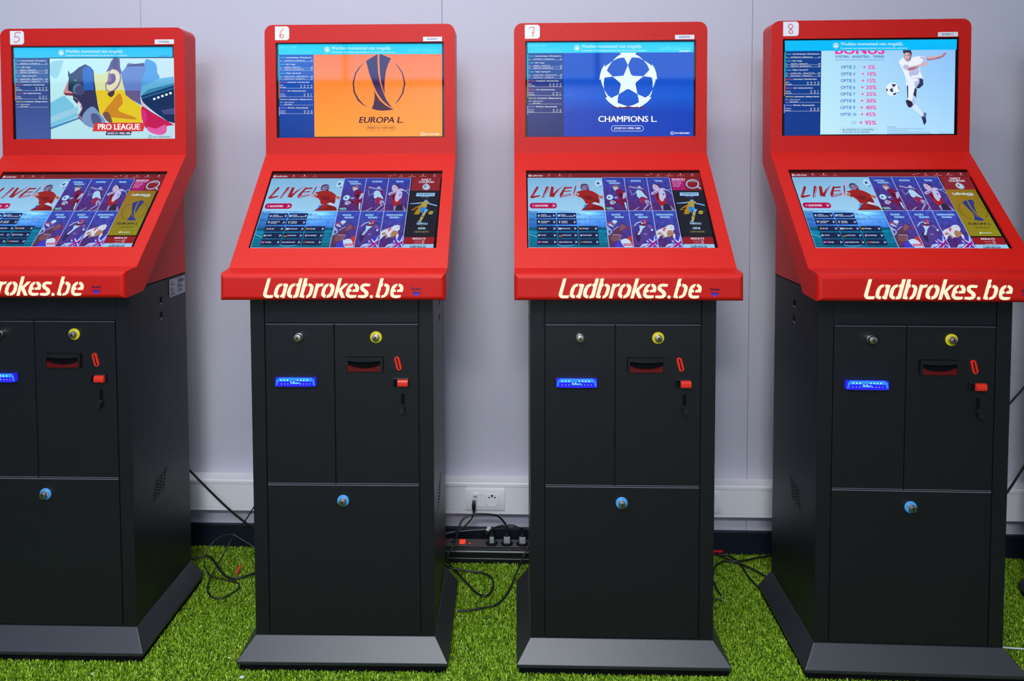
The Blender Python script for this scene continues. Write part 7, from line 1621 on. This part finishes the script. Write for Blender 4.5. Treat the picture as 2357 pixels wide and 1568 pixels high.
cable('data_cable', 'thin black cable coiled in loops on the turf between terminals 5 and 6', path('c2'), 0.0021)
cable('power_cable', 'thick black cable lying along the turf from terminal 5 to terminal 6', path('c3'), 0.0033)
cable('power_cable', 'black cable running rightwards over the turf from terminal 7 to terminal 8', path('r1'), 0.0028)
cable('power_cable', 'black cable curving from terminal 7 to the plinth of terminal 8', path('r2'), 0.0028)
cable('power_cable', 'black cable bending forward on the turf left of terminal 8', path('r3'), 0.0026)
cable('data_cable', 'short black cable end on the turf at the right foot of terminal 7', path('r4'), 0.0026)
cable('data_cable', 'lowest short black cable end on the turf right of terminal 7', path('r5'), 0.0026)
cable('power_cable', 'upper black cable slanting up from terminal 8 at the right edge', path('e1'), 0.0028)
cable('power_cable', 'lower black cable slanting up over the trunking at the right edge', path('e2'), 0.0033)
cable('data_cable', 'white cable lying on the turf right of terminal 8', path('white'), 0.0022, M['white'])
b = MB(); b.box(-0.0035, 0.0035, -0.002, 0.002, 0.0, 0.030, M['redtag'], 0.001); tag(link('cable_tag', b.mesh('cable_tag'), None, (-0.822, -0.196, 0.006), (-1.0, 0.25, 0.0)), 'small red tag on the black cable between terminals 5 and 6', 'tag')
b = MB(); b.box(-0.020, 0.020, -0.004, 0.004, -0.003, 0.003, M['redtag'], 0.001); tag(link('cable_tag', b.mesh('cable_tag'), None, (0.717, -0.021, 0.0055)), 'flat red clip at the baseboard right of terminal 7', 'clip')
def scrap(p, s_, m, label):
    bm = bmesh.new(); bmesh.ops.create_icosphere(bm, subdivisions=2, radius=1.0)
    for v in bm.verts:
        v.co = V3((v.co.x * s_, v.co.y * s_ * 0.7, v.co.z * s_ * 0.4)) * (1 + 0.45 * noise.noise(v.co * 1.7 + V3(p) * 50))
    b = MB(); b.bm(bm, m); tag(link('paper_scrap', b.mesh('paper_scrap'), None, (p[0], p[1], 0.001)), label, 'scrap')
scrap(GEO['s1'][0], 0.0062, M['white'], 'crumpled white paper scrap on the turf below the left corner of terminal 6')
scrap(GEO['s2'][0], 0.0035, M['white'], 'tiny white speck on the turf left of the plinth of terminal 6')
scrap(GEO['s3'][0], 0.0036, M['white'], 'tiny pale speck on the turf in front of terminal 5')
scrap(GEO['s4'][0], 0.0026, M['redtag'], 'tiny red speck on the turf left of the plinth of terminal 6')

# ------------------------------------------------------------------ lamps on the ceiling and monitors on the opposite wall
for i, (lx, ly, wx, wy, st) in enumerate(LAMPS):
    lm = tag(empty('ceiling_light', (lx, ly, CEIL)), ['left slim ceiling light above the terminals', 'middle slim ceiling light above the terminals', 'right slim ceiling light above the terminals',
        'square ceiling light between the terminals and the opposite wall', 'bright square ceiling light near the opposite wall'][i], 'ceiling light', 'ceiling lights')
    b = MB(); b.box(-wx / 2 - 0.02, wx / 2 + 0.02, -wy / 2 - 0.02, wy / 2 + 0.02, -0.03, 0.0, M['trunk']); link('frame', b.mesh('frame'), lm)
    b = MB(); vs = [(-wx / 2, -wy / 2, -0.031), (wx / 2, -wy / 2, -0.031), (wx / 2, wy / 2, -0.031), (-wx / 2, wy / 2, -0.031)]; b.add(vs, [[3, 2, 1, 0]], mat('lit_diffuser', (0.9, 0.9, 0.9), 0.6, emit=LAMP_COL, es=st))
    me = mesh_from('diffuser', vs, [[3, 2, 1, 0]], b.mats); link('diffuser', me, lm)
M['tv'] = mat('monitor_picture', (0.01, 0.01, 0.02), 0.3, emit=(0.40, 0.75, 1.30), es=3.2)
for i in range(6):
    for j in range(2):
        tx = -4.2 + i * 1.12; tz = 2.17 + j * 0.345
        tv = tag(empty('wall_monitor', (tx, Y0 + 0.05, tz)), ('upper' if j else 'lower') + ' row wall monitor on the opposite wall, ' + ['leftmost', 'second from the left', 'third from the left', 'third from the right', 'second from the right', 'rightmost'][i], 'monitor', 'monitors on the opposite wall')
        b = MB(); b.box(-0.55, 0.55, -0.05, 0.0, 0.0, 0.335, M['plastic'], 0.004); link('casing', b.mesh('casing'), tv)
        b = MB(); b.box(-0.54, 0.54, 0.0, 0.002, 0.012, 0.323, M['tv']); link('display', b.mesh('display'), tv)
